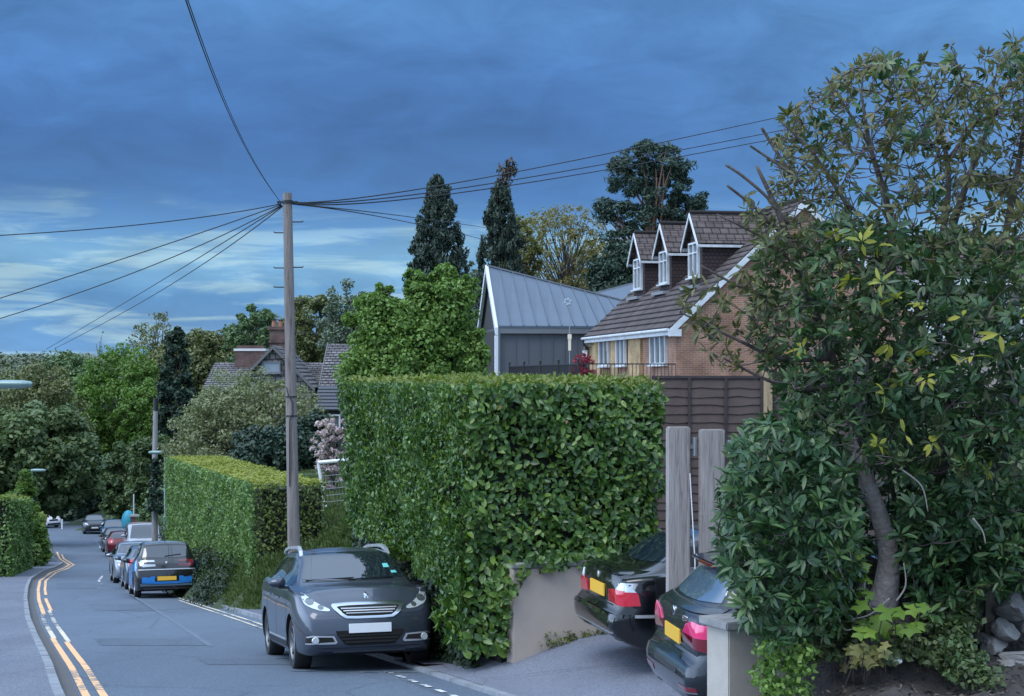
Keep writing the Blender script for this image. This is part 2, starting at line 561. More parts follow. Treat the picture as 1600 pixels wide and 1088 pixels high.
M_EARTH = mat('ground_cover', (.030, .045, .018), 0.95, noise=(0.8, 0.7, (.05, .07, .025)), bump=(5, .8, .1))


def frange(a, b, st):
    n = max(2, int(round((b - a) / st)) + 1)
    return np.linspace(a, b, n)


def terrain():
    xs = np.concatenate([np.linspace(-420, -70, 26)[:-1], np.linspace(-70, 30, 151), np.linspace(30, 300, 26)[1:]])
    ys = np.concatenate([np.linspace(-30, 6, 13)[:-1], np.linspace(6, 130, 187)[:-1], np.linspace(130, 750, 63)])
    X, Y = np.meshgrid(xs, ys)
    Z = gz(X, Y)
    Z = Z + 0.10 * np.sin(X * 1.7 + Y * .9) * np.sin(Y * 1.3 - X) * (np.minimum(np.abs(X - rk(Y)), np.abs(X - lk(Y))) > 5) * (Y > 30)
    V = np.stack([X, Y, Z], -1).reshape(-1, 3)
    nx, ny = len(xs), len(ys)
    i = (np.arange(ny - 1)[:, None] * nx + np.arange(nx - 1)[None, :])
    q = np.stack([i, i + 1, i + nx + 1, i + nx], -1).reshape(-1)
    o = np_mesh('ground', V, 4, q, M_EARTH, smooth=True)
    tag(o, kind='structure')


def strip(name, ys, xa, xb, za, m, cols=1, kind='structure', zf=None):
    """a sheet between the curves xa(Y) and xb(Y), at height za above the road profile"""
    V = []
    for Y in ys:
        for c in range(cols + 1):
            x = xa(Y) + (xb(Y) - xa(Y)) * c / cols
            V.append((x, Y, float(zf(x, Y)) if zf else float(zr(Y)) + za))
    n = cols + 1
    Fq = [(j * n + c, j * n + c + 1, (j + 1) * n + c + 1, (j + 1) * n + c) for j in range(len(ys) - 1) for c in range(cols)]
    b = MB()
    b.v, b.f = V, Fq
    o = b.build(name, m, smooth=True)
    if kind:
        tag(o, kind=kind)
    return o


terrain()
YS = np.concatenate([frange(-8, 60, 0.8), frange(60, 165, 1.6)[1:]])
strip('road', YS, lambda y: lk(y) - 0.05, lambda y: rk(y) + 0.05, 0.0, M_ROAD, 8)
strip('pavement', YS, lambda y: lk(y) - 2.6 - 0.6 * float(sst(60, 40, y)), lambda y: lk(y) - 0.125, 0.098, M_PAVE, 4).name = 'pavement'
YR = frange(19.6, 39, 0.8)
strip('pavement', YR, lambda y: rk(y) + 0.125, lambda y: rk(y) + 1.25 + 1.6 * float(sst(22, 25, y)), 0.072, M_PAVE, 3)
# dark gutter beside the left kerb
strip('road_gutter', frange(8, 130, 0.8), lambda y: lk(y), lambda y: lk(y) + 0.16, 0.004, M_GUT)


def kerb(fx, side, y0, y1, h, name):
    b = MB()
    y = y0
    while y < y1:
        ya, yb = y, min(y1, y + 0.92)
        g = 0.008
        ya2, yb2 = ya + g, yb - g
        xa, xb = float(fx(ya2)), float(fx(yb2))
        w = 0.125 * side
        dz = random.uniform(-.006, .006)
        za, zb = float(zr(ya2)), float(zr(yb2))
        hh = h(y) if callable(h) else h
        p = [(xa, ya2, za - .1), (xa + w, ya2, za - .1), (xb + w, yb2, zb - .1), (xb, yb2, zb - .1)]
        q = [(v[0], v[1], v[2] + .1 + hh + dz) for v in p]
        q[0] = (q[0][0] + .02 * side, q[0][1], q[0][2])
        q[3] = (q[3][0] + .02 * side, q[3][1], q[3][2])
        if side < 0:
            p = [p[1], p[0], p[3], p[2]]
            q = [q[1], q[0], q[3], q[2]]
        b.hexa(p + q)
        y += 0.92
    o = b.build(name, M_KERB)
    tag(o, kind='structure')


kerb(lk, -1, -6, 135, 0.102, 'kerb')
kerb(rk, 1, -6, 150, lambda y: 0.045 if y < 20.5 else 0.076, 'kerb')


def line(name, ys, off, side, w, m, seg=None):
    fx = lk if side < 0 else rk
    sg = 1 if side < 0 else -1
    b = MB()
    for i in range(len(ys) - 1):
        if seg and not seg(ys[i]):
            continue
        ya, yb = ys[i], ys[i + 1]
        pts = []
        for y, o in ((ya, off), (ya, off + w), (yb, off + w), (yb, off)):
            pts.append((float(fx(y)) + sg * o, y, float(zr(y)) + 0.0085))
        if sg < 0:
            pts = [pts[1], pts[0], pts[3], pts[2]]
        b.add(pts, [(0, 1, 2, 3)])
    return tag(b.build(name, m), kind='structure')


line('road_marking', frange(6, 26, .5), 0.19, -1, 0.085, M_YEL)
line('road_marking', frange(6, 25, .5), 0.37, -1, 0.085, M_YEL)
line('road_marking', frange(26, 34.5, .5), 0.21, -1, 0.085, M_YEL2)
line('road_marking', frange(25, 36.5, .5), 0.41, -1, 0.080, M_YEL2)
line('road_marking', frange(34.5, 96, .5), 0.25, -1, 0.095, M_YEL)
line('road_marking', frange(36.5, 44.5, .5), 0.45, -1, 0.085, M_YEL)
line('road_marking', frange(47, 92, .5), 0.47, -1, 0.085, M_YEL)
line('road_marking', frange(23.5, 47, .5), 0.22, 1, 0.07, M_YEL2)
line('road_marking', frange(23.5, 43, .5), 0.42, 1, 0.07, M_YEL2)
line('road_marking', frange(13, 19.6, .3), 0.36, 1, 0.07, M_WHT, seg=lambda y: (y * 1.7) % 1.0 < 0.62)
line('road_marking', frange(55, 66, .5), 2.05, 1, 0.09, M_WHT)
line('road_marking', frange(84, 118, .6), 2.15, 1, 0.09, M_WHT, seg=lambda y: (y / 6) % 1 < .7)


def cross_line(y0, x0, x1, w, m, dy=0.0):
    b = MB()
    b.add([(x0, y0, float(zr(y0)) + .0085), (x1, y0 + dy, float(zr(y0 + dy)) + .0085), (x1, y0 + dy + w, float(zr(y0 + dy + w)) + .0085), (x0, y0 + w, float(zr(y0 + w)) + .0085)], [(0, 1, 2, 3)])
    tag(b.build('road_marking', m), kind='structure')


for px0, px1, py in ((430, 470, 1030), (455, 490, 1050), (560, 590, 1052), (600, 650, 1052)):
    Y = 1.56 * F / (py - 848)
    cross_line(Y, (px0 - CX) / F * Y, (px1 - CX) / F * Y, 0.07, M_WHT, 0.05)
# old rectangular repairs in the surface
M_PATCH = asphaltmat('road_patch', (.068, .090, .122), (.088, .114, .150), 2.0, 0.3)
for y0, y1, o0, o1 in ((36.5, 40.5, 1.5, 3.0), (24.2, 26.0, .9, 2.5), (52, 58, .9, 2.2), (20.4, 21.5, 2.0, 3.6)):
    strip('road_patch', frange(y0, y1, .4), lambda y, o=o0: lk(y) + o, lambda y, o=o1: lk(y) + o, 0.004, M_PATCH, 3)
# long repaired seams in the carriageway
M_SEAM = mat('road_seam', (.105, .135, .175), 0.85, noise=(6.0, .25))
b = MB()
for pts, w in ((((330, 1010), (262, 965), (200, 928), (176, 905)), 0.10), (((200, 957), (300, 950), (370, 947)), 0.12)):
    q = []
    for px, py in pts:
        Y = 1.56 * F / (py - 848)
        q.append(((px - CX) / F * Y, Y))
    for (xa, ya), (xb, yb) in zip(q[:-1], q[1:]):
        d = Vector((xb - xa, yb - ya)).normalized()
        nx, ny = -d.y * w / 2, d.x * w / 2
        b.add([(xa + nx, ya + ny, zr(ya + ny) + .004), (xa - nx, ya - ny, zr(ya - ny) + .004), (xb - nx, yb - ny, zr(yb - ny) + .004), (xb + nx, yb + ny, zr(yb + ny) + .004)], [(0, 1, 2, 3)])
tag(b.build('road_seam', M_SEAM), kind='structure')


def drive_z(x, y):
    s = x - rk(y) - 0.125
    a = float(zr(y)) + 0.043
    return a + (-1.42 - a) * float(sst(0.0, 1.9, s))


def drive_far(y):
    return 9.0


strip('driveway', frange(8.5, 19.6, 0.25), lambda y: rk(y) + 0.125, drive_far, 0, M_DRIVE, 46, zf=drive_z)

# soil bank under the rhododendrons
def bank_z(x, y):
    base = -0.60 + 0.52 * math.exp(-((x - 2.72) / .62) ** 2) * float(sst(11.2, 12.0, y)) + 0.55 * float(sst(12.25, 12.75, y))
    base += 0.05 * math.sin(x * 7.1 + y * 3) * math.sin(y * 6.3 - x * 2) + 0.03 * math.sin(x * 17 + 1) * math.sin(y * 15)
    return base


def soil_bank():
    xs, ys = frange(1.82, 6.5, 0.08), frange(9.6, 13.0, 0.08)
    V, nx = [], len(xs)
    for y in ys:
        for x in xs:
            e = min(float(sst(1.82, 2.35, x)), float(sst(13.0, 12.5, y)), 1)
            V.append((x, y, -1.6 + (bank_z(x, y) + 1.6) * e))
    i = [(j * nx + c, j * nx + c + 1, (j + 1) * nx + c + 1, (j + 1) * nx + c) for j in range(len(ys) - 1) for c in range(nx - 1)]
    b = MB()
    b.v, b.f = V, i
    tag(b.build('soil_bank', M_SOIL, smooth=True), kind='structure')


soil_bank()
# loose crumbs and twigs on the soil
P = np.stack([RNG.uniform(2.0, 4.6, 1500), RNG.uniform(10.2, 12.4, 1500), np.zeros(1500)], 1)
P[:, 2] = [bank_z(x, y) + .012 for x, y in P[:, :2]]
o = scatter('leaf_litter', P, None, .045, .02, leafmat('litter', (.05, .04, .03), (.10, .08, .06), (.22, .20, .17), trans=0), upb=2.0, spread=.5)
tag(o, kind='stuff')

# ------------------------------------------------------------------ vehicles
def paint(name, c, metal=0.55, rough=0.32):
    return mat(name, c, rough, metal, 0.4, 0.75)


M_GLASS = mat('car_glass', (.008, .014, .022), 0.03, 0, 1.0, 0.0)
for _n in M_GLASS.node_tree.nodes:
    if _n.type == 'BSDF_PRINCIPLED':
        _n.inputs['IOR'].default_value = 1.62
M_BLACK = mat('black_trim', (.012, .012, .013), 0.45)
M_GLOSSBLK = mat('gloss_black', (.008, .008, .010), 0.08, 0, .6, 1.0)
M_ARCH = mat('arch_liner', (.006, .006, .006), 0.9)
M_TYRE = mat('tyre_rubber', (.016, .016, .017), 0.85)
M_RIM = mat('alloy', (.24, .25, .27), 0.4, 0.8)
M_CHROME = mat('chrome', (.56, .58, .61), 0.2, 1.0)
M_SILV = mat('satin_silver', (.55, .56, .58), 0.35, 0.7)
M_LENS = mat('clear_lens', (.55, .60, .62), 0.08, 0.35, .9, 1.0)
M_LENS_D = mat('lamp_inside', (.10, .115, .12), 0.12, 0.4, .8, 1.0)
M_RED = mat('red_lens', (.55, .012, .035), 0.10, 0, .7, 1.0)
M_REDD = mat('dark_red_lens', (.16, .004, .014), 0.10, 0, .7, 1.0)
M_PINK = mat('pink_red_lens', (.75, .03, .16), 0.12, 0, .6, 1.0)
M_PLATE_Y = mat('yellow_plate', (.80, .46, .05), 0.35)
M_PLATE_W = mat('white_plate', (.72, .75, .78), 0.3)
M_STICK = mat('teal_sticker', (.15, .60, .58), 0.4)


def crv(tab):
    a = np.array(tab, dtype=float)
    x, y = a[:, 0], a[:, 1]
    h = np.diff(x)
    dl = np.diff(y) / h
    m = np.zeros(len(x))                                 # monotone cubic (Fritsch-Carlson)
    m[0], m[-1] = dl[0], dl[-1]
    for i in range(1, len(x) - 1):
        if dl[i - 1] * dl[i] > 0:
            w1, w2 = 2 * h[i] + h[i - 1], h[i] + 2 * h[i - 1]
            m[i] = (w1 + w2) / (w1 / dl[i - 1] + w2 / dl[i])

    def f(q):
        q = min(max(q, x[0]), x[-1])
        i = min(max(int(np.searchsorted(x, q) - 1), 0), len(h) - 1)
        t = (q - x[i]) / h[i]
        return float((2 * t**3 - 3 * t**2 + 1) * y[i] + (t**3 - 2 * t**2 + t) * h[i] * m[i] + (-2 * t**3 + 3 * t**2) * y[i + 1] + (t**3 - t**2) * h[i] * m[i + 1])
    return f


def catmull(P, k):
    out = []
    n = len(P)
    for i in range(n - 1):
        p0, p1, p2, p3 = P[max(i - 1, 0)], P[i], P[i + 1], P[min(i + 2, n - 1)]
        for j in range(k):
            t = j / k
            out.append(tuple(0.5 * ((2 * b) + (-a + c) * t + (2 * a - 5 * b + 4 * c - d) * t * t + (-a + 3 * b - 3 * c + d) * t**3) for a, b, c, d in zip(p0, p1, p2, p3)))
    out.append(P[-1])
    return out


def chaikin(pts, it=2):
    for _ in range(it):
        q = []
        for i in range(len(pts)):
            a, b = pts[i], pts[(i + 1) % len(pts)]
            q += [(a[0] * .8 + b[0] * .2, a[1] * .8 + b[1] * .2), (a[0] * .2 + b[0] * .8, a[1] * .2 + b[1] * .8)]
        pts = q
    return pts


class Car:
    def __init__(s, name, spec, body_mat, mtx, label, cat='car', group=None):
        s.sp = spec
        s.root = empty(name, mtx=mtx)
        tag(s.root, label, cat, group)
        s.top, s.belt, s.wt = crv(spec['top']), crv(spec['belt']), crv(spec['wt'])
        s.zb = crv(spec['zb'])
        s.L, s.W = spec['L'], spec['W']
        s.body_mat = body_mat
        s.make_body()

    def ring(s, x):
        sp, L, hw = s.sp, s.L, s.W / 2
        top, belt, zb = s.top(x), s.belt(x), s.zb(x)
        belt = min(belt, top - 0.012)
        h = L / 2
        f = 1.0
        for e, r, k in ((h - x, sp['rf'], sp['kf']), (x + h, sp['rr'], sp['kr'])):
            if e < r:
                f *= 1 - k * (1 - math.sqrt(max(0, 1 - ((r - e) / r) ** 2)))
        wb = sp.get('wbelt', .94) * hw
        wt = min(s.wt(x), wb * .97)
        crown = min(0.065, 0.35 * (top - belt) + 0.02)
        te = top - crown
        te = max(te, belt + 0.004)
        zm = sp.get('zm', .55)
        zm = min(max(zm, zb + .2), belt - .1) if belt - zb > .35 else (zb + belt) / 2
        lz = lambda a: zb + (belt - zb) * a
        P = [(0, zb), (.55 * hw, zb), (.86 * hw, zb), (.955 * hw, zb + .035), (.985 * hw, zb + .14 * (belt - zb) + .03), (hw, zm), (.99 * hw, zm + (belt - zm) * .55),
             (wb * 1.02, belt - .035), (wb * .995, belt), (wb * .93 + wt * .07, belt + (te - belt) * .06 + .003)]
        for a in (.35, .7):
            P.append((wb * .93 * (1 - a) + wt * a + .012 * math.sin(a * math.pi), belt + (te - belt) * a))
        P += [(wt, te), (wt * .82, te + crown * .55), (wt * .45, te + crown * .9), (0, top)]
        P = [(y * f, z) for y, z in P]
        Q = catmull(P, 3)
        return Q

    def make_body(s):
        sp, h = s.sp, s.L / 2
        xs = list(np.linspace(-h, -h + .12, 5)) + list(np.linspace(-h + .12, h - .12, 64))[1:-1] + list(np.linspace(h - .12, h, 5))
        V, n = [], None
        for x in xs:
            Q = s.ring(x)
            full = Q + [(-y, z) for y, z in reversed(Q[1:-1])]
            n = len(full)
            for y, z in full:
                dx = 0.0
                for (tab, e) in ((sp['rake_f'], h - x), (sp['rake_r'], x + h)):
                    w = 1 - min(1, e / .55)
                    if w > 0:
                        w = w * w * (3 - 2 * w)
                        d = np.interp(z, [q[0] for q in tab], [q[1] for q in tab])
                        dx += -w * d if tab is sp['rake_f'] else w * d
                V.append((x + dx, y, z))
        Fq = []
        for i in range(len(xs) - 1):
            for k in range(n):
                k2 = (k + 1) % n
                Fq.append((i * n + k, i * n + k2, (i + 1) * n + k2, (i + 1) * n + k))
        hcount = (n + 2) // 2
        # end caps: join the two halves by quads across the car
        for base, flip in ((0, True), ((len(xs) - 1) * n, False)):
            for k in range(hcount - 1):
                a, b2 = base + k, base + k + 1
                c, d = base + (n - k - 1) % n, base + (n - k) % n
                face = (a, b2, c, d) if k not in (0, hcount - 2) else ((a, b2, c) if k == 0 else (a, b2, d))
                Fq.append(face if not flip else tuple(reversed(face)))
        me = bpy.data.meshes.new('body')
        me.from_pydata(V, [], Fq)
        bm = bmesh.new()
        bm.from_mesh(me)
        bmesh.ops.recalc_face_normals(bm, faces=bm.faces)
        s.bvh = BVHTree.FromBMesh(bm)
        bm.to_mesh(me)
        bm.free()
        me.materials.append(s.body_mat)
        me.materials.append(M_ARCH)
        o = link('body', me, s.root)
        # wheel openings
        r = sp['wr'] + .045
        cm = MB()
        for x in sp['ax']:
            for sd in (-1, 1):
                y0, y1 = sorted((sd * (s.W / 2 - .30), sd * (s.W / 2 + .2)))
                cm.lathe([(0.001, y0), (r, y0), (r, y1), (0.001, y1)], 'y', 28, (x, 0, sp['wr']))
        co = cm.build('cutter', M_ARCH)
        co.data.materials.clear()
        co.data.materials.append(s.body_mat)
        co.data.materials.append(M_ARCH)
        b2 = bmesh.new()
        b2.from_mesh(co.data)
        bmesh.ops.remove_doubles(b2, verts=b2.verts, dist=.0015)
        bmesh.ops.recalc_face_normals(b2, faces=b2.faces)
        b2.to_mesh(co.data)
        b2.free()
        co.data.polygons.foreach_set('material_index', np.ones(len(co.data.polygons), dtype=np.int32))
        md = o.modifiers.new('b', 'BOOLEAN')
        md.operation = 'DIFFERENCE'
        md.object = co
        md.solver = 'EXACT'
        co.parent = s.root
        bpy.context.view_layer.update()
        ev = o.evaluated_get(bpy.context.evaluated_depsgraph_get())
        nm = bpy.data.meshes.new_from_object(ev)
        o.modifiers.clear()
        if len(nm.polygons) > 200:
            o.data = nm
        bpy.data.objects.remove(co)
        o.data.polygons.foreach_set('use_smooth', np.ones(len(o.data.polygons), dtype=bool))
        o.data.set_sharp_from_angle(angle=R(38))
        s.body = o

    # --- surface-hugging panels
    def panel(s, name, poly, axis, m, off=.004, parent=None, res=.05, skirt=.03, mirror=False, smooth=True):
        """poly in (y,z) for axis +x / -x, (x,z) for +y / -y; draped onto the body"""
        bm = bmesh.new()
        d = {'+x': Vector((-1, 0, 0)), '-x': Vector((1, 0, 0)), '+y': Vector((0, -1, 0)), '-y': Vector((0, 1, 0)), '+z': Vector((0, 0, -1))}[axis]
        vs = [bm.verts.new((p[0], p[1], 0)) for p in poly]
        bm.faces.new(vs)
        for ax in (0, 1):
            lo, hi = min(p[ax] for p in poly), max(p[ax] for p in poly)
            k = int((hi - lo) / res)
            for i in range(1, k + 1):
                c = lo + (hi - lo) * i / (k + 1)
                co = (c, 0, 0) if ax == 0 else (0, c, 0)
                no = (1, 0, 0) if ax == 0 else (0, 1, 0)
                bmesh.ops.bisect_plane(bm, geom=list(bm.verts) + list(bm.edges) + list(bm.faces), plane_co=co, plane_no=no, dist=1e-5)
        for v in bm.verts:
            a, b = v.co.x, v.co.y
            o = {'x': Vector((0, a, b)), 'y': Vector((a, 0, b)), 'z': Vector((a, b, 0))}[axis[1]] - d * 6
            hit, no, _, _ = s.bvh.ray_cast(o, d)
            if hit is None:
                hit, no, _, _ = s.bvh.find_nearest(o + d * (6 - s.W * .4 if axis[1] == 'y' else 6 - s.L * .46))
            v.co = hit - d * off
        bmesh.ops.recalc_face_normals(bm, faces=bm.faces)
        tot = sum((f.normal * f.calc_area() for f in bm.faces), Vector())
        if tot.dot(d) > 0:
            bmesh.ops.reverse_faces(bm, faces=bm.faces)
        be = [e for e in bm.edges if len(e.link_faces) == 1]
        r = bmesh.ops.extrude_edge_only(bm, edges=be)
        for v in [g for g in r['geom'] if isinstance(g, bmesh.types.BMVert)]:
            v.co += d * skirt
        me = bpy.data.meshes.new(name)
        bm.to_mesh(me)
        bm.free()
        if smooth:
            me.polygons.foreach_set('use_smooth', np.ones(len(me.polygons), dtype=bool))
            me.set_sharp_from_angle(angle=R(40))
        me.materials.append(m)
        return link(name, me, parent or s.root)

    def hit(s, axis, a, b):
        d = {'+x': Vector((-1, 0, 0)), '-x': Vector((1, 0, 0)), '+y': Vector((0, -1, 0)), '-y': Vector((0, 1, 0))}[axis]
        o = (Vector((0, a, b)) if axis[1] == 'x' else Vector((a, 0, b))) - d * 6
        h, n, _, _ = s.bvh.ray_cast(o, d)
        return h, n

    def side_windows(s, spans, lo=.035, hi=.055, m=None, sides=(1, -1), name='side_window'):
        for x0, x1 in spans:
            up, dn = [], []
            for x in np.linspace(x0, x1, 12):
                b = min(s.belt(x), s.top(x) - .012)
                te = s.top(x) - min(0.065, 0.35 * (s.top(x) - b) + 0.02)
                a, c = b + lo, te - hi
                if c > a + .02:
                    up.append((x, c))
                    dn.append((x, a))
            if len(up) < 3:
                continue
            poly = dn + list(reversed(up))
            for sd in sides:
                s.panel(name, poly, '+y' if sd > 0 else '-y', m or M_GLASS, off=.006, res=.07)

    def screen(s, name, axis, y0, z0, y1, z1, m=None, bow=.02):
        poly = [(-y0, z0), (-y0 * .5, z0 - bow), (0, z0 - bow * 1.3), (y0 * .5, z0 - bow), (y0, z0), (y1, z1), (y1 * .5, z1 + bow * .8), (0, z1 + bow), (-y1 * .5, z1 + bow * .8), (-y1, z1)]
        return s.panel(name, poly, axis, m or M_GLASS, off=.009, res=.055)

    def wheels(s, spokes=5, rim=None, inset=.03):
        sp = s.sp
        r, w = sp['wr'], sp.get('ww', .215)
        for x in sp['ax']:
            for sd in (1, -1):
                e = empty('wheel', (0, 0, 0))
                e.parent = s.root
                e.location = (x, sd * (s.W / 2 - inset - w / 2), r)
                e.rotation_euler = (0, 0, sp.get('steer', 0.0) if x > 0 else 0.0)
                t = MB()
                rr = r * .66
                t.lathe([(rr, -w * .46), (r * .93, -w * .5), (r * .985, -w * .40), (r, -w * .2), (r, w * .2), (r * .985, w * .40), (r * .93, w * .5), (rr, w * .46), (rr * .96, 0)], 'y', 36, closed=True)
                t.build('tyre', M_TYRE, e, smooth=True, angle=50)
                q = MB()
                q.lathe([(rr * .99, -w * .40), (rr * 1.0, w * .44), (rr * .94, w * .47), (rr * .90, w * .40), (rr * .88, -w * .2), (rr * .2, -w * .22)], 'y', 32)
                q.lathe([(.001, w * .36), (.055, w * .36), (.075, w * .30), (.08, w * .1)], 'y', 20)
                for k in range(spokes):
                    a = 2 * math.pi * k / spokes
                    d = Vector((math.cos(a), 0, math.sin(a)))
                    q.bar(d * .05 + Vector((0, w * .27, 0)), d * rr * .93 + Vector((0, w * .36, 0)), .055 if spokes < 8 else .03, .03, up=(0, 1, 0))
                ro = q.build('rim', rim or M_RIM, e, smooth=True, angle=40)
                if sd < 0:
                    e.scale = (1, -1, 1)

    def mirrors(s, x, z, m, cap=None):
        for sd in (1, -1):
            h, n = s.hit('+y' if sd > 0 else '-y', x, s.belt(x) - .02)
            bx = MB()
            c = Vector((x + .0, h.y + sd * .13, z))
            prof = [(-.085, .02), (-.075, .075), (-.02, .095), (.05, .07), (.075, .0), (.05, -.06), (-.02, -.075), (-.08, -.05)]
            secs = []
            for k, (dy, sc) in enumerate(((-.11, .35), (-.09, .85), (-.02, 1.0), (.06, .95), (.10, .55))):
                secs.append([(c.x + px * sc, c.y + sd * dy, c.z + pz * sc * (1 - .1 * k)) for px, pz in prof])
            vs = [v for sec in secs for v in sec]
            N = len(prof)
            fs = [(i * N + k, i * N + (k + 1) % N, (i + 1) * N + (k + 1) % N, (i + 1) * N + k) for i in range(4) for k in range(N)]
            fs += [tuple(range(N)), tuple(4 * N + k for k in reversed(range(N)))]
            bx.add(vs, fs)
            mo = bx.build('wing_mirror', m, s.root, smooth=True, angle=60)
            st = MB().bar((c.x, h.y - sd * .03, z - .06), (c.x, c.y - sd * .02, z - .05), .05, .035)
            st.build('mirror_arm', M_BLACK, mo)

    def shutlines(s, xs, z0=.22, sides=(1, -1)):
        for sd in sides:
            for x, dx in xs:
                z1 = s.belt(x + dx) + .02
                k = [(x, z0 + .06), (x + .009, z0 + .06), (x + dx * .3 + .009, (z0 + z1) / 2), (x + dx + .009, z1), (x + dx, z1), (x + dx * .3, (z0 + z1) / 2)]
                s.panel('door_gap', k, '+y' if sd > 0 else '-y', M_BLACK, off=.0015, res=.1, skirt=.01)

    def handles(s, pts, m, sides=(1, -1)):
        for sd in sides:
            for x, z in pts:
                h, n = s.hit('+y' if sd > 0 else '-y', x, z)
                MB().box(x - .09, x + .09, min(h.y + sd * .012, h.y + sd * .036), max(h.y + sd * .012, h.y + sd * .036), z - .013, z + .013).build('door_handle', m, s.root, bevel=.008)

    def plate(s, axis, z, m, w=.52, hgt=.112, off=.012, a=0.0, parent=None):
        h, n = s.hit(axis, a, z)
        sx = 1 if axis == '+x' else -1
        x = h.x + sx * off
        b = MB()
        b.box(x - .008, x + .008, a - w / 2, a + w / 2, z - hgt / 2, z + hgt / 2)
        return b.build('number_plate', m, s.root, bevel=.003)

    def disc(s, name, axis, a, z, r, m, thick=.012, parent=None, off=.0, n=20):
        h, no = s.hit(axis, a, z)
        sx = 1 if axis[0] == '+' else -1
        b = MB()
        if axis[1] == 'x':
            x = h.x + sx * off
            prof = [(.0005, x + sx * thick), (r * .85, x + sx * thick), (r, x + sx * thick * .5), (r, x - sx * .02)]
            b.lathe(prof, 'x', n, (0, a, z))
        return b.build(name, m, parent or s.root, smooth=True, angle=45)

    def text(s, body, axis, a, z, size, m, name='badge_lettering', off=.006):
        h, no = s.hit(axis, a, z)
        c = bpy.data.curves.new(name, 'FONT')
        c.body = body
        c.size = size
        c.extrude = .003
        c.align_x = 'CENTER'
        to = bpy.data.objects.new('t', c)
        COL.objects.link(to)
        bpy.context.view_layer.update()
        me = bpy.data.meshes.new_from_object(to.evaluated_get(bpy.context.evaluated_depsgraph_get()))
        bpy.data.objects.remove(to)
        me.materials.clear()
        me.materials.append(m)
        o = link(name, me, s.root)
        x = h.x - off if axis == '-x' else h.x + off
        o.matrix_local = Matrix.Translation((x, a, z)) @ (Matrix(((0, 0, -1, 0), (-1, 0, 0, 0), (0, 1, 0, 0), (0, 0, 0, 1))) if axis == '-x' else Matrix(((0, 0, 1, 0), (1, 0, 0, 0), (0, 1, 0, 0), (0, 0, 0, 1))))
        return o


def car_mtx(x, y, z, hx, hy, slope, roll=0.0):
    """hx,hy heading of the nose; slope = rise per metre along the heading"""
    f = Vector((hx, hy, 0)).normalized()
    f = Vector((f.x, f.y, slope)).normalized()
    l = Vector((0, 0, 1)).cross(f).normalized()
    u = f.cross(l)
    return Matrix(((f.x, l.x, u.x, x), (f.y, l.y, u.y, y), (f.z, l.z, u.z, z), (0, 0, 0, 1)))


def arc(c, r, a0, a1, n=10):
    return [(c[0] + r * math.cos(R(a0 + (a1 - a0) * i / n)), c[1] + r * math.sin(R(a0 + (a1 - a0) * i / n))) for i in range(n + 1)]


HATCH = dict(L=4.16, W=1.74, wr=.325, ax=(-1.27, 1.27), rf=.75, kf=.24, rr=.5, kr=.14, wbelt=.95, zm=.60,
             top=[(-2.08, .86), (-2.03, 1.0), (-1.93, 1.13), (-1.62, 1.37), (-1.35, 1.44), (-.6, 1.485), (0, 1.485), (.30, 1.46), (.52, 1.38), (1.08, 1.095), (1.20, 1.05), (1.6, 1.0), (1.88, .94), (2.0, .88), (2.08, .76)],
             belt=[(-2.08, .78), (-1.9, 1.06), (-1, 1.05), (0, 1.0), (1, .985), (1.6, .93), (1.9, .86), (2.08, .70)],
             wt=[(-2.08, .62), (-1.6, .56), (0, .58), (.45, .585), (1.1, .68), (1.5, .66), (2.08, .58)],
             zb=[(-2.08, .34), (-1.9, .24), (-1.5, .20), (1.5, .20), (1.9, .20), (2.08, .26)],
             rake_f=[(.2, .05), (.35, 0), (.55, .0), (.72, .05), (.85, .16), (1.0, .30)], rake_r=[(.3, .04), (.5, 0), (.75, .02), (1.0, .10), (1.3, .12)])
CITY = dict(L=4.01, W=1.775, wr=.35, ww=.185, ax=(-1.29, 1.28), rf=.6, kf=.25, rr=.45, kr=.16, wbelt=.93, zm=.62,
            top=[(-2.005, .96), (-1.97, 1.06), (-1.90, 1.16), (-1.64, 1.46), (-1.5, 1.535), (-.8, 1.585), (0, 1.575), (.5, 1.50), (1.3, 1.08), (1.45, 1.02), (1.8, .90), (2.005, .72)],
            belt=[(-2.005, .92), (-1.85, 1.07), (-1.2, 1.08), (0, .95), (1, .92), (1.8, .80), (2.005, .66)],
            wt=[(-2.005, .66), (-1.5, .62), (0, .61), (.5, .60), (1.3, .66), (2.005, .56)],
            zb=[(-2.005, .24), (-1.6, .18), (1.6, .18), (2.005, .24)],
            rake_f=[(.2, .05), (.5, 0), (.7, .05), (1, .25)], rake_r=[(.2, .04), (.45, 0), (.62, .0), (.8, .05), (1.05, .10), (1.3, .14)])
COUPE = dict(L=4.49, W=1.757, wr=.315, ax=(-1.36, 1.37), rf=.8, kf=.26, rr=.75, kr=.20, wbelt=.945, zm=.58,
             top=[(-2.245, .86), (-2.225, .985), (-2.15, 1.035), (-1.9, 1.05), (-1.76, 1.085), (-1.34, 1.33), (-1.1, 1.385), (-.45, 1.41), (.05, 1.395), (.4, 1.31), (1.0, 1.02), (1.12, .985), (1.7, .90), (2.05, .78), (2.245, .6)],
             belt=[(-2.245, .80), (-2.15, .94), (-1.5, .975), (0, .93), (1, .91), (1.8, .80), (2.245, .54)],
             wt=[(-2.245, .62), (-2.1, .70), (-1.75, .68), (-1.25, .56), (0, .54), (.4, .55), (1.1, .66), (2.245, .5)],
             zb=[(-2.245, .36), (-2.05, .25), (-1.6, .19), (1.6, .18), (2.245, .2)],
             rake_f=[(.2, .06), (.4, 0), (.6, .05), (.8, .2)], rake_r=[(.25, .10), (.42, .02), (.52, 0), (.60, .03), (.66, .09), (.85, .075), (1.0, .06), (1.1, .1)])
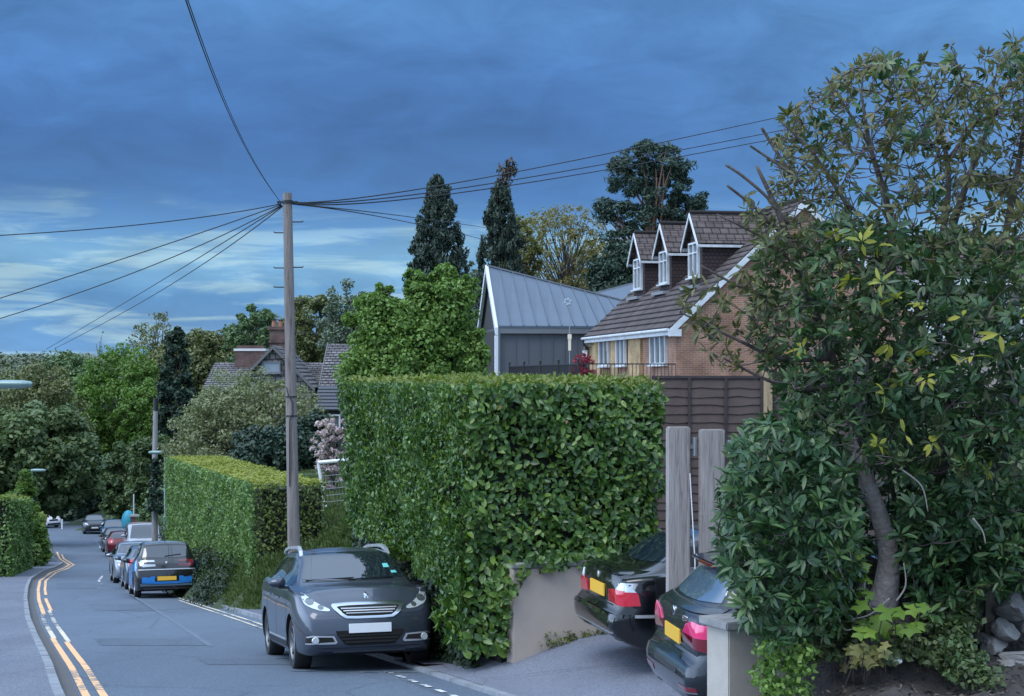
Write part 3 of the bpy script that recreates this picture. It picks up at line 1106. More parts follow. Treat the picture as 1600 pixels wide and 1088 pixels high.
SALOON = dict(L=4.90, W=1.86, wr=.335, ax=(-1.46, 1.50), rf=.9, kf=.26, rr=.85, kr=.22, wbelt=.945, zm=.60,
              top=[(-2.45, .90), (-2.43, 1.06), (-2.38, 1.125), (-2.31, 1.15), (-2.27, 1.18), (-2.0, 1.40), (-1.93, 1.435), (-1.6, 1.465), (-.55, 1.485), (.1, 1.47), (.5, 1.40), (1.15, 1.06), (1.3, 1.02), (1.9, .93), (2.25, .80), (2.45, .6)],
              belt=[(-2.45, .84), (-2.36, 1.04), (-2.2, 1.07), (-1.6, 1.05), (0, .98), (1, .95), (2.0, .84), (2.45, .56)],
              wt=[(-2.45, .66), (-2.3, .70), (-2.0, .60), (-.9, .58), (0, .57), (.5, .58), (1.2, .68), (2.45, .52)],
              zb=[(-2.45, .34), (-2.2, .24), (-1.7, .2), (1.7, .19), (2.45, .2)],
              rake_f=[(.2, .06), (.4, 0), (.6, .05), (.8, .2)], rake_r=[(.25, .14), (.42, .03), (.55, 0), (.66, .03), (.74, .10), (.95, .05), (1.05, .04), (1.2, .1)])
BUS = dict(HATCH, L=4.6, W=1.88, wr=.36, ax=(-1.4, 1.4),
           top=[(-2.3, 1.2), (-2.28, 1.6), (-2.2, 1.88), (-2.0, 1.95), (0, 1.98), (.75, 1.95), (.95, 1.86), (1.55, 1.30), (1.65, 1.22), (2.0, 1.12), (2.2, 1.02), (2.3, .85)],
           belt=[(-2.3, 1.1), (-2.2, 1.2), (0, 1.2), (1, 1.15), (2.0, 1.0), (2.3, .78)],
           wt=[(-2.3, .78), (0, .78), (.9, .76), (1.6, .74), (2.3, .62)], zb=[(-2.3, .34), (-1.9, .26), (1.9, .26), (2.3, .3)])


def scaled(spec, L, W, H):
    o = dict(spec)
    kx, kz = L / spec['L'], H
    for k in ('top', 'belt', 'zb'):
        o[k] = [(x * kx, z * kz) for x, z in spec[k]]
    o['wt'] = [(x * kx, w * W / spec['W']) for x, w in spec['wt']]
    o['L'], o['W'] = L, W
    o['ax'] = tuple(a * kx for a in spec['ax'])
    return o


# ---- the grey crossover by the hedge
def crossover():
    body = paint('graphite_paint', (.050, .062, .088), .45, .30)
    hx, hy = .268, -.963
    sl = .104 * .963
    nose = Vector((-1.70, 19.30))
    c = nose - Vector((hx, hy)).normalized() * 2.08
    zc = float(zr(c.y))
    s = Car('crossover', HATCH, body, car_mtx(c.x, c.y, zc + .004, hx, hy, sl), 'dark grey crossover with silver roof rails parked beside the laurel hedge', 'car')
    s.screen('windscreen', '+x', .66, 1.10, .535, 1.415)
    s.screen('rear_window', '-x', .60, 1.12, .5, 1.35)
    s.side_windows([(-1.55, -1.02), (-.98, -.08), (-.03, .88)])
    s.panel('windscreen_sticker', [(.42, 1.22), (.50, 1.22), (.49, 1.27), (.42, 1.27)], '+x', M_STICK, off=.013, skirt=.003)
    s.panel('windscreen_sticker', [(.50, 1.15), (.58, 1.15), (.565, 1.18), (.50, 1.18)], '+x', M_STICK, off=.013, skirt=.003)
    # grille: chrome surround, black mesh, bright bars
    outer = [(-.43, .825), (-.45, .80), (-.43, .76), (-.34, .675), (-.28, .64), (.28, .64), (.34, .675), (.43, .76), (.45, .80), (.43, .825), (.2, .838), (-.2, .838)]
    g = s.panel('grille', chaikin(outer, 1), '+x', M_CHROME, off=.018, res=.06)
    inner = [(-.39, .79), (-.365, .76), (-.30, .695), (-.26, .672), (.26, .672), (.30, .695), (.365, .76), (.39, .79), (.2, .80), (-.2, .80)]
    s.panel('grille_mesh', chaikin(inner, 1), '+x', M_ARCH, off=.022, parent=g, res=.06, skirt=.01)
    for z, w in ((.765, .34), (.737, .315), (.708, .285)):
        s.panel('grille_bar', [(-w, z - .006), (w, z - .006), (w, z + .006), (-w, z + .006)], '+x', M_SILV, off=.026, parent=g, skirt=.01)
    # emblem: a small upright animal shape in chrome
    em = [(-.035, .0), (-.012, .012), (-.02, .03), (-.005, .05), (.012, .062), (.03, .055), (.02, .04), (.042, .03), (.02, .02), (.03, -.01), (.012, -.02), (.016, .005), (0, .008), (-.012, -.014), (-.028, -.02), (-.02, -.004)]
    s.panel('emblem', [(y, z + .885) for y, z in em], '+x', M_CHROME, off=.012, res=.03)
    # headlamps
    for sd in (1, -1):
        hp = [(.475, .735), (.47, .762), (.55, .80), (.66, .87), (.735, .955), (.765, .955), (.775, .90), (.76, .83), (.70, .785), (.59, .745)]
        hl = s.panel('headlight', chaikin([(y * sd, z) for y, z in hp], 1), '+x', M_LENS, off=.008, res=.05)
        for cy, cz, r in ((.69, .855, .052), (.575, .785, .036)):
            s.panel('lamp_reflector', [(sd * cy + r * math.cos(t * math.pi / 8), cz + r * .8 * math.sin(t * math.pi / 8)) for t in range(16)], '+x', M_LENS_D, off=.011, parent=hl, skirt=.004)
        fs = [(.40, .365), (.44, .44), (.70, .455), (.76, .44), (.77, .35), (.42, .345)]
        fr = s.panel('foglight_surround', [(y * sd, z) for y, z in fs], '+x', M_SILV, off=.010, res=.06)
        fi = [(.43, .372), (.46, .425), (.70, .437), (.765, .425), (.77, .362)]
        s.panel('foglight_recess', [(y * sd, z) for y, z in fi], '+x', M_ARCH, off=.014, parent=fr, skirt=.004)
        s.disc('foglight', '+x', sd * .665, .395, .045, M_LENS, .02, parent=fr, off=.012)
    # lower intake
    lo = [(-.42, .50), (.42, .50), (.40, .44), (.31, .335), (.24, .32), (-.24, .32), (-.31, .335), (-.40, .44)]
    it = s.panel('lower_intake', lo, '+x', M_ARCH, off=.006, res=.06)
    for z, w in ((.44, .37), (.40, .34), (.36, .30)):
        s.panel('intake_bar', [(-w, z - .007), (w, z - .007), (w, z + .007), (-w, z + .007)], '+x', M_BLACK, off=.014, parent=it, skirt=.01)
    s.plate('+x', .525, M_PLATE_W, off=.014)
    s.panel('bumper_valance', [(-.80, .21), (.80, .21), (.78, .30), (.3, .29), (-.3, .29), (-.78, .30)], '+x', M_BLACK, off=.006, res=.1)
    s.panel('skid_strip', [(-.45, .235), (.45, .235), (.43, .255), (-.43, .255)], '+x', M_SILV, off=.016, res=.1)
    for sd in (1, -1):
        ax = '+y' if sd > 0 else '-y'
        s.panel('sill_cladding', [(-.88, .21), (.88, .21), (.88, .33), (-.88, .33)], ax, M_BLACK, off=.006, res=.12)
        s.panel('side_trim', [(-.8, .345), (.8, .345), (.8, .365), (-.8, .365)], ax, M_SILV, off=.010, res=.2, skirt=.015)
        s.panel('belt_trim', [(-1.5, s.belt(-1.5) + .01), (.85, s.belt(.85) + .01), (.85, s.belt(.85) + .03), (-1.5, s.belt(-1.5) + .03)], ax, M_CHROME, off=.006, res=.2, skirt=.01)
        y = sd * .555
        pts = [(-1.35, y, 1.42), (-1.25, y, 1.46), (-.9, y, 1.492), (-.2, y, 1.50), (.06, y * 1.01, 1.49), (.24, y * 1.03, 1.445), (.34, y * 1.04, 1.37)]
        rb = MB()
        for a, b_ in zip(pts[:-1], pts[1:]):
            rb.bar(a, b_, .045, .04)
        rb.build('roof_rail', M_SILV, s.root)
    s.wheels(5)
    s.mirrors(.86, 1.06, body)
    s.shutlines([(.92, .02), (-.05, .02), (-.98, -.1)])
    s.handles([(.12, .86), (-.78, .88)], M_CHROME)
    wp = MB()
    for y0, y1 in ((-.62, -.02), (-.08, .50)):
        h0, h1 = s.hit('+x', y0, 1.085)[0], s.hit('+x', y1, 1.095)[0]
        wp.bar(h0 + Vector((.018, 0, .0)), h1 + Vector((.018, 0, 0.012)), .016, .016)
    wp.build('wiper', M_BLACK, s.root)
    s.panel('bonnet_gap', [(-.70, 1.062), (.70, 1.062), (.70, 1.074), (-.70, 1.074)], '+x', M_BLACK, off=.003, skirt=.01)


crossover()


# ---- blue and black electric hatchback seen from behind
def city_car():
    body = paint('city_black_paint', (.012, .013, .016), .2, .25)
    blue = paint('city_blue_paint', (.03, .26, .72), .5, .32)
    hx, hy = -.285, .958
    rear = Vector((-9.72, 45.0))
    c = rear + Vector((hx, hy)).normalized() * 1.72
    s = Car('electric_hatchback', CITY, body, car_mtx(c.x, c.y, float(zr(c.y)) + .01, hx, hy, -.100), 'small blue and black electric hatchback with a yellow rear plate at the kerb', 'car', 'cars parked along the kerb')
    s.screen('tailgate_glass', '-x', .66, 1.135, .56, 1.43, M_GLASS)
    s.panel('tailgate_band', [(-.80, .80), (.80, .80), (.80, .92), (.74, 1.10), (-.74, 1.10), (-.80, .92)], '-x', M_GLOSSBLK, off=.004, res=.08)
    for sd in (1, -1):
        u = [(.30, .88), (.66, .86), (.74, .93), (.72, 1.05), (.34, 1.05), (.33, 1.0), (.62, 1.0), (.63, .94), (.32, .93)]
        s.panel('tail_light', [(sd * y, z) for y, z in u], '-x', M_PINK if False else (M_LENS if sd > 0 else M_REDD), off=.016, res=.05)
    s.panel('bright_strip', [(-.78, .775), (.78, .775), (.78, .80), (-.78, .80)], '-x', M_SILV, off=.016, res=.08)
    for q in ([(.335, .452), (.69, .452), (.68, .575), (.62, .585), (.50, .56), (.42, .60), (.335, .60)], [(-.69, .452), (-.335, .452), (-.335, .60), (-.42, .60), (-.50, .56), (-.62, .585), (-.68, .575)], [(-.69, .41), (-.26, .385), (.26, .385), (.69, .41), (.69, .451), (-.69, .451)]):
        s.panel('bumper_panel', q, '-x', blue, off=.026, res=.035)
    s.panel('bumper_sill', [(-.72, .33), (.72, .33), (.74, .40), (.26, .37), (-.26, .37), (-.74, .40)], '-x', mat('grey_blue_plastic', (.10, .15, .2), .5), off=.016, res=.05)
    s.panel('skid_strip', [(-.66, .225), (.66, .225), (.64, .25), (-.64, .25)], '-x', M_SILV, off=.008, res=.1)
    s.plate('-x', .535, M_PLATE_Y, off=.014)
    for sd in (1, -1):
        ax = '+y' if sd > 0 else '-y'
        s.panel('side_panel', [(-1.86, .74), (-1.5, .78), (-1.2, .80), (-.9, .5), (-.8, .34), (.85, .34), (.95, .86), (-.4, .93), (-1.2, 1.03), (-1.86, 1.02)], ax, blue, off=.004, res=.1)
    s.side_windows([(-1.5, -.62), (-.55, .95)])
    s.screen('windscreen', '+x', .66, 1.12, .54, 1.48)
    s.panel('roof_panel', [(-1.55, -.56), (.3, -.55), (.3, .55), (-1.55, .56)], '+z', mat('roof_silver', (.40, .43, .48), .3, .5, .5, 1.0), off=.004, res=.15)
    s.disc('emblem', '-x', 0, .965, .04, M_SILV, .01)
    MB().tube([(-1.2, 0, 1.55), (-1.28, 0, 1.63), (-1.31, 0, 1.73)], [.02, .015, .008], 6).build('aerial', M_BLACK, s.root)
    MB().bar((s.hit('-x', .05, 1.15)[0] - Vector((.02, 0, 0))), (s.hit('-x', -.40, 1.20)[0] - Vector((.02, 0, 0))), .02, .02).build('wiper', M_BLACK, s.root)
    s.wheels(5, M_RIM)
    s.mirrors(.85, 1.02, body)


city_car()


# ---- black coupe on the drive
def coupe():
    body = paint('coupe_black_paint', (.003, .0035, .005), .1, .2)
    th = R(77)
    hx, hy = math.sin(th), math.cos(th)
    left = Vector((-hy, hx))
    rr_c = Vector((1.08, 16.15))                          # right rear corner on plan
    c = rr_c + Vector((hx, hy)) * 2.18 + left * .80
    s = Car('black_coupe', COUPE, body, car_mtx(c.x, c.y, -1.415, hx, hy, .0), 'black coupe reversed against the cream wall, with red and white tail lights', 'car')
    s.screen('rear_window', '-x', .60, 1.105, .50, 1.315)
    s.screen('windscreen', '+x', .62, 1.05, .5, 1.30)
    s.side_windows([(-1.14, -.38), (-.33, .85)], lo=.03, hi=.05)
    s.panel('bumper', [(-.80, .30), (.80, .30), (.82, .45), (.81, .60), (-.81, .60), (-.82, .45)], '-x', body, off=.012, res=.08)
    s.panel('rubbing_strip', [(-.79, .565), (.79, .565), (.79, .60), (-.79, .60)], '-x', M_GLOSSBLK, off=.028, res=.06)
    for sd in (1, -1):
        ax = '+y' if sd > 0 else '-y'
        s.panel('rubbing_strip', [(-2.02, .57), (-1.70, .57), (-1.70, .60), (-2.02, .60)], ax, M_SILV if sd < 0 else M_GLOSSBLK, off=.012, res=.08)
        lo = [(.40, .70), (.80, .68), (.80, .835), (.62, .84), (.42, .825)]
        up = [(.62, .842), (.80, .837), (.80, .915), (.70, .915)]
        tl = s.panel('tail_light', [(sd * y, z) for y, z in lo], '-x', M_RED, off=.012, res=.05)
        s.panel('indicator', [(sd * y, z) for y, z in up], '-x', M_LENS, off=.012, parent=tl, res=.05)
        s.panel('side_lens', [(-2.14, .685), (-1.96, .69), (-1.98, .80), (-2.0, .825), (-2.14, .825)], ax, M_RED, off=.010, parent=tl, res=.05)
        s.panel('side_indicator', [(-2.14, .826), (-2.0, .826), (-2.06, .885), (-2.14, .90)], ax, M_LENS, off=.010, parent=tl, res=.05)
        s.panel('exhaust_trim', [(sd * .50, .30), (sd * .72, .30), (sd * .72, .325), (sd * .50, .325)], '-x', M_SILV, off=.02)
    s.panel('bumper_crease', [(-.70, .40), (.70, .40), (.70, .413), (-.70, .413)], '-x', M_SILV, off=.016, res=.08)
    s.panel('boot_gap', [(-.52, .66), (.52, .66), (.52, .672), (-.52, .672)], '-x', M_ARCH, off=.003, skirt=.006)
    s.plate('-x', .785, M_PLATE_Y, off=.012, hgt=.13)
    s.disc('emblem', '-x', 0, .925, .036, M_SILV, .008)
    s.panel('fabric_roof', [(-1.12, -.54), (.30, -.54), (.30, .54), (-1.12, .54)], '+z', mat('black_fabric', (.012, .013, .015), .85), off=.006, res=.1)
    for sd in (1, -1):
        s.panel('fabric_pillar', [(-1.66, 1.09), (-1.22, 1.05), (-1.16, 1.30), (-1.30, 1.30)], '+y' if sd > 0 else '-y', MATS['black_fabric'], off=.005, res=.07)
    s.text('330Ci', '-x', -.34, .885, .058, M_CHROME)
    s.panel('boot_lip', [(-.68, .985), (.68, .985), (.66, 1.02), (-.66, 1.02)], '-x', body, off=.02, res=.06)
    s.wheels(7)
    s.mirrors(.80, 1.0, body)
    s.shutlines([(.85, .04), (-.62, -.06)])
    s.handles([(-.48, .82)], body)


coupe()


# ---- dark estate in front of the posts
def estate():
    body = paint('saloon_dark_paint', (.016, .021, .030), .4, .25)
    th = R(82)
    hx, hy = math.sin(th), math.cos(th)
    left = Vector((-hy, hx))
    rr_c = Vector((1.56, 12.95))
    c = rr_c + Vector((hx, hy)) * 2.33 + left * .86
    s = Car('dark_estate_car', SALOON, body, car_mtx(c.x, c.y, -1.445, hx, hy, 0.0), 'dark blue grey estate car with wide pinkish tail lights behind the rendered pier', 'car')
    s.screen('rear_window', '-x', .66, 1.175, .53, 1.385, mat('sky_sheen_glass', (.075, .115, .165), .06, 0, 1.0, 1.0))  # bluish base colour stands in for the sky reflected in the glass
    sp = MB().hexa([(-2.06, -.56, 1.405), (-1.80, -.56, 1.44), (-1.80, .56, 1.44), (-2.06, .56, 1.405), (-2.08, -.57, 1.445), (-1.78, -.57, 1.478), (-1.78, .57, 1.478), (-2.08, .57, 1.445)]).build('roof_spoiler', body, s.root, bevel=.012)
    MB().box(-2.092, -2.076, -.26, .26, 1.412, 1.438).build('brake_light', M_REDD, sp)
    s.screen('windscreen', '+x', .66, 1.10, .53, 1.40)
    s.side_windows([(-2.0, -1.15), (-1.05, -.08), (-.02, .98)], lo=.03, hi=.05)
    s.panel('bumper', [(-.86, .30), (.86, .30), (.88, .50), (.86, .66), (.36, .68), (.32, .72), (-.32, .72), (-.36, .68), (-.86, .66), (-.88, .50)], '-x', body, off=.014, res=.08)
    s.panel('boot_lip', [(-.76, 1.09), (.76, 1.09), (.74, 1.135), (-.74, 1.135)], '-x', body, off=.02, res=.06)
    for sd in (1, -1):
        ax = '+y' if sd > 0 else '-y'
        hi = [(.38, .905), (.84, .90), (.84, 1.01), (.60, 1.02), (.46, .98)]
        lo = [(.36, .83), (.84, .79), (.84, .90), (.38, .905)]
        tl = s.panel('tail_light', [(sd * y, z) for y, z in hi], '-x', M_PINK, off=.012, res=.05)
        s.panel('lower_lens', [(sd * y, z) for y, z in lo], '-x', M_REDD, off=.012, parent=tl, res=.05)
        s.panel('side_lens', [(-2.32, .90), (-1.98, .925), (-1.92, .98), (-2.32, 1.01)], ax, M_PINK, off=.010, parent=tl, res=.05)
        s.panel('side_lower_lens', [(-2.32, .79), (-2.06, .83), (-1.98, .925), (-2.32, .90)], ax, M_REDD, off=.010, parent=tl, res=.05)
        rf = s.panel('reflector', [(sd * .46, .455), (sd * .80, .47), (sd * .80, .505), (sd * .46, .49)], '-x', M_REDD, off=.020, res=.06)
        s.panel('reflector_trim', [(sd * .45, .440), (sd * .80, .455), (sd * .80, .466), (sd * .45, .452)], '-x', M_CHROME, off=.020, parent=rf, res=.06)
        s.panel('exhaust_trim', [(sd * .48, .30), (sd * .74, .30), (sd * .74, .335), (sd * .48, .335)], '-x', M_SILV, off=.02)
    s.panel('bumper_crease', [(-.40, .56), (.40, .56), (.40, .60), (-.40, .60)], '-x', M_BLACK, off=.018, res=.08)
    s.plate('-x', .84, M_PLATE_Y, off=.012, hgt=.125)
    e = s.disc('emblem', '-x', 0, 1.03, .045, M_CHROME, .010)
    s.disc('emblem_face', '-x', 0, 1.03, .034, M_BLACK, .012, parent=e)
    s.text('520d', '-x', -.40, .995, .065, M_CHROME)
    s.wheels(10)
    s.mirrors(.92, 1.05, body)
    s.shutlines([(.95, .05), (-.02, .0), (-.98, -.2)])
    s.handles([(-.12, .88), (-.92, .9)], M_CHROME)


estate()


# ---- the queue further down the hill
def row_car(name, spec, pm, px, Y, front, label, grp='cars parked along the kerb', hd=(-.28, .96), cat='car', dark_front=False, roof=None, sticker=False):
    hx, hy = hd if not front else (-hd[0], -hd[1])
    x = (px - CX) / F * Y
    sl = (float(zr(Y + 2)) - float(zr(Y - 2))) / 4 * hy / math.hypot(hx, hy)
    s = Car(name, spec, pm, car_mtx(x, Y, float(zr(Y)) + .01, hx, hy, sl), label, cat, grp)
    H = max(z for _, z in spec['top'])
    k = H / 1.545
    W2 = spec['W'] / 2
    zc = None
    # windscreen limits from the profile
    xs = np.linspace(0, spec['L'] / 2, 60)
    tz = np.array([s.top(q) for q in xs])
    slope = np.gradient(tz, xs)
    st = np.where(slope < -.33)[0]
    i0, i1 = st[0], st[0]
    while i1 + 1 in st:
        i1 += 1
    s.screen('windscreen', '+x', W2 * .77, tz[i1] + .02, W2 * .62, tz[i0] - .05)
    s.screen('rear_window', '-x', W2 * .70, .74 * H, W2 * .58, .915 * H)
    L = spec['L'] / 2
    s.side_windows([(-.76 * L, -.05 * L), (-.01 * L, .42 * L)])
    for sd in (1, -1):
        hb = s.top(L * .93)
        s.panel('headlight', chaikin([(sd * W2 * .52, hb - .20), (sd * W2 * .84, hb - .14), (sd * W2 * .86, hb - .02), (sd * W2 * .62, hb - .08)], 1), '+x', M_LENS, off=.01)
        s.panel('tail_light', [(sd * W2 * .62, .56 * H), (sd * W2 * .86, .56 * H), (sd * W2 * .84, .68 * H), (sd * W2 * .66, .68 * H)], '-x', M_RED, off=.01)
    s.panel('grille', [(-.4, .40 * H), (.4, .40 * H), (.45, .50 * H), (-.45, .50 * H)], '+x', M_BLACK, off=.01)
    s.panel('lower_intake', [(-.6, .17 * H), (.6, .17 * H), (.62, .28 * H), (-.62, .28 * H)], '+x', M_BLACK, off=.01)
    s.plate('+x', .34 * H, M_PLATE_W, off=.02)
    s.plate('-x', .45 * H, M_PLATE_Y, off=.02)
    for sd in (1, -1):
        s.panel('sill_cladding', [(-.44 * L, .14 * H), (.44 * L, .14 * H), (.44 * L, .2 * H), (-.44 * L, .2 * H)], '+y' if sd > 0 else '-y', M_BLACK, off=.006, res=.15)
    s.wheels(6)
    s.mirrors(.42 * L, .68 * H, pm if not dark_front else M_BLACK)
    s.shutlines([(.44 * L, .03), (-.03 * L, .0)])
    if roof:
        s.panel('roof_panel', [(-.8 * L, -W2 * .62), (.3 * L, -W2 * .62), (.3 * L, W2 * .62), (-.8 * L, W2 * .62)], '+z', roof, off=.02, res=.3)
    if sticker:
        s.panel('windscreen_sticker', [(W2 * .52, tz[i1] + .06), (W2 * .66, tz[i1] + .06), (W2 * .64, tz[i1] + .22), (W2 * .52, tz[i1] + .22)], '+x', M_STICK, off=.012)
    return s


row_car('silver_hatchback', scaled(HATCH, 4.05, 1.74, .97), paint('silver_blue_paint', (.10, .13, .17), .6, .3), 233, 52.6, False, 'silver grey hatchback close in front of the blue electric car')
row_car('pale_estate', scaled(HATCH, 4.3, 1.78, 1.0), paint('pale_silver_paint', (.24, .27, .31), .6, .3), 212, 59.2, True, 'pale silver car with a bright alloy wheel, facing uphill below the white camper')
row_car('camper_van', BUS, mat('van_white', (.30, .32, .36), .35, 0, .5, 1.0), 223, 83.5, True, 'pale grey camper van with a brown roof and dark windscreen facing uphill', cat='van', roof=mat('van_roof_brown', (.16, .12, .11), .7), sticker=True)
row_car('red_hatchback', scaled(HATCH, 3.9, 1.70, .96), paint('red_paint', (.12, .010, .018), .3, .3), 189, 90.0, False, 'dark red hatchback beyond the pale camper van')
row_car('black_hatchback', scaled(HATCH, 4.0, 1.72, .97), paint('black_blue_paint', (.02, .024, .03), .3, .3), 181, 97.5, True, 'black hatchback squeezed between the red car and the blue car')
row_car('blue_people_carrier', scaled(HATCH, 4.4, 1.80, 1.06), paint('blue_grey_paint', (.07, .13, .22), .5, .3), 179, 111.0, True, 'slate blue people carrier facing uphill beside the teal tarpaulin')
row_car('dark_estate', scaled(HATCH, 4.3, 1.78, 1.0), paint('dark_navy_paint', (.02, .026, .035), .4, .3), 147, 127.0, True, 'dark car with pale headlights at the far end of the row')
row_car('white_hatchback', scaled(HATCH, 4.0, 1.72, 1.0), paint('white_violet_paint', (.6, .58, .64), .0, .3), 64, 137.0, True, 'white car half hidden where the road bends away', 'cars parked along the kerb', hd=(-.75, .66))

# ------------------------------------------------------------------ buildings
M_BRICK = brickmat('red_brick', (.32, .148, .09), (.235, .108, .075), (.29, .235, .19), noise=.35)
M_BRICKY = brickmat('yellow_lit_brick', (.42, .29, .13), (.33, .21, .10), (.34, .28, .2), noise=.4)
M_OLDBRICK = brickmat('old_brick', (.135, .075, .06), (.10, .06, .052), (.12, .10, .095), noise=.4)
M_TILE = brickmat('brown_tile', (.105, .080, .075), (.075, .060, .058), (.020, .017, .017), bw=.33, bh=.345, mort=.022, noise=.35, bump=1.0, rough=.8)
M_HANG = brickmat('dark_tile_hanging', (.055, .036, .036), (.042, .030, .032), (.014, .011, .012), bw=.17, bh=.14, mort=.012, noise=.25, bump=.8, rough=.8)
M_OLDTILE = brickmat('lichen_tile', (.19, .18, .18), (.13, .125, .13), (.05, .05, .055), bw=.3, bh=.3, mort=.03, noise=.45, bump=1.0, rough=.9)
M_UPVC = mat('white_upvc', (.56, .59, .62), .45, noise=(2.5, .18))
M_PANE = mat('window_pane', (.05, .065, .075), .05, 0, .9)
M_PANE2 = mat('window_pane_curtained', (.10, .12, .135), .12, 0, .8)
M_ZINC = mat('zinc_roof', (.085, .115, .155), .5, .1, noise=(.6, .08))
M_CLAD = mat('grey_cladding', (.10, .112, .13), .5, .15, noise=(.7, .08))
M_IRON = mat('black_iron', (.012, .012, .014), .5)
M_RENDER = mat('cream_render', (.47, .395, .335), .92, noise=(2.2, .5, (.35, .295, .25)), bump=(40, .15, .01))
M_RENDER2 = mat('stained_render', (.46, .42, .37), .92, noise=(4.0, .5, (.27, .24, .205)), bump=(40, .2, .01))
M_COPE = mat('grey_coping', (.24, .24, .24), .9, noise=(5, .3))


def window(parent, o, u, w, h, nrm_, bars=1, pane=None, transom=False, depth=.10, name='window', fm=None):
    """window frame at corner o (bottom, start), running along u; nrm_ points out"""
    u, n = Vector(u).normalized(), Vector(nrm_).normalized()
    o = Vector(o)
    z = Vector((0, 0, 1))

    def slab(b, a0, a1, z0, z1, d0, d1):
        p = [o + u * a0 + n * d0 + z * z0, o + u * a1 + n * d0 + z * z0, o + u * a1 + n * d1 + z * z0, o + u * a0 + n * d1 + z * z0]
        q = [v + z * (z1 - z0) for v in p]
        b.hexa(p + q)
    b = MB()
    fw = .07
    slab(b, 0, w, 0, fw, -.02, depth)
    slab(b, 0, w, h - fw, h, -.02, depth)
    slab(b, 0, fw, fw, h - fw, -.02, depth)
    slab(b, w - fw, w, fw, h - fw, -.02, depth)
    for i in range(1, bars + 1):
        c = w * i / (bars + 1)
        slab(b, c - fw / 2, c + fw / 2, fw, h - fw, -.01, depth * .9)
    if transom:
        slab(b, fw, w - fw, h * .68, h * .68 + .05, -.01, depth * .8)
    fr = b.build(name, fm or M_UPVC, parent)
    p = MB()
    slab(p, fw * .5, w - fw * .5, fw * .5, h - fw * .5, -.03, depth * .35)
    p.build('pane', pane or M_PANE, fr)
    s = MB()
    slab(s, -.06, w + .06, -.055, -.003, 0, depth + .09)
    s.build('sill', fm or M_UPVC, fr)
    return fr


def tiled_slope(parent, name, a, b, c, d, m, step=.345, lift=.05):
    """roof slope a-b along the eaves, d-c along the ridge (a below d); built as overlapping courses"""
    a, b, c, d = (Vector(v) for v in (a, b, c, d))
    n = (b - a).cross(d - a).normalized()
    if n.z < 0:
        n = -n
    L = (d - a).length
    k = max(2, int(round(L / step)))
    mb = MB()
    for i in range(k):
        t0, t1 = i / k, min(1.0, (i + 1) / k)
        l0, r0 = a.lerp(d, t0), b.lerp(c, t0)
        l1, r1 = a.lerp(d, t1), b.lerp(c, t1)
        up = n * lift
        mb.hexa([l0 - n * .03, r0 - n * .03, r1 - n * .03, l1 - n * .03, l0 + up, r0 + up, r1 + n * .006, l1 + n * .006])
    return mb.build(name, m, parent, uv=True)


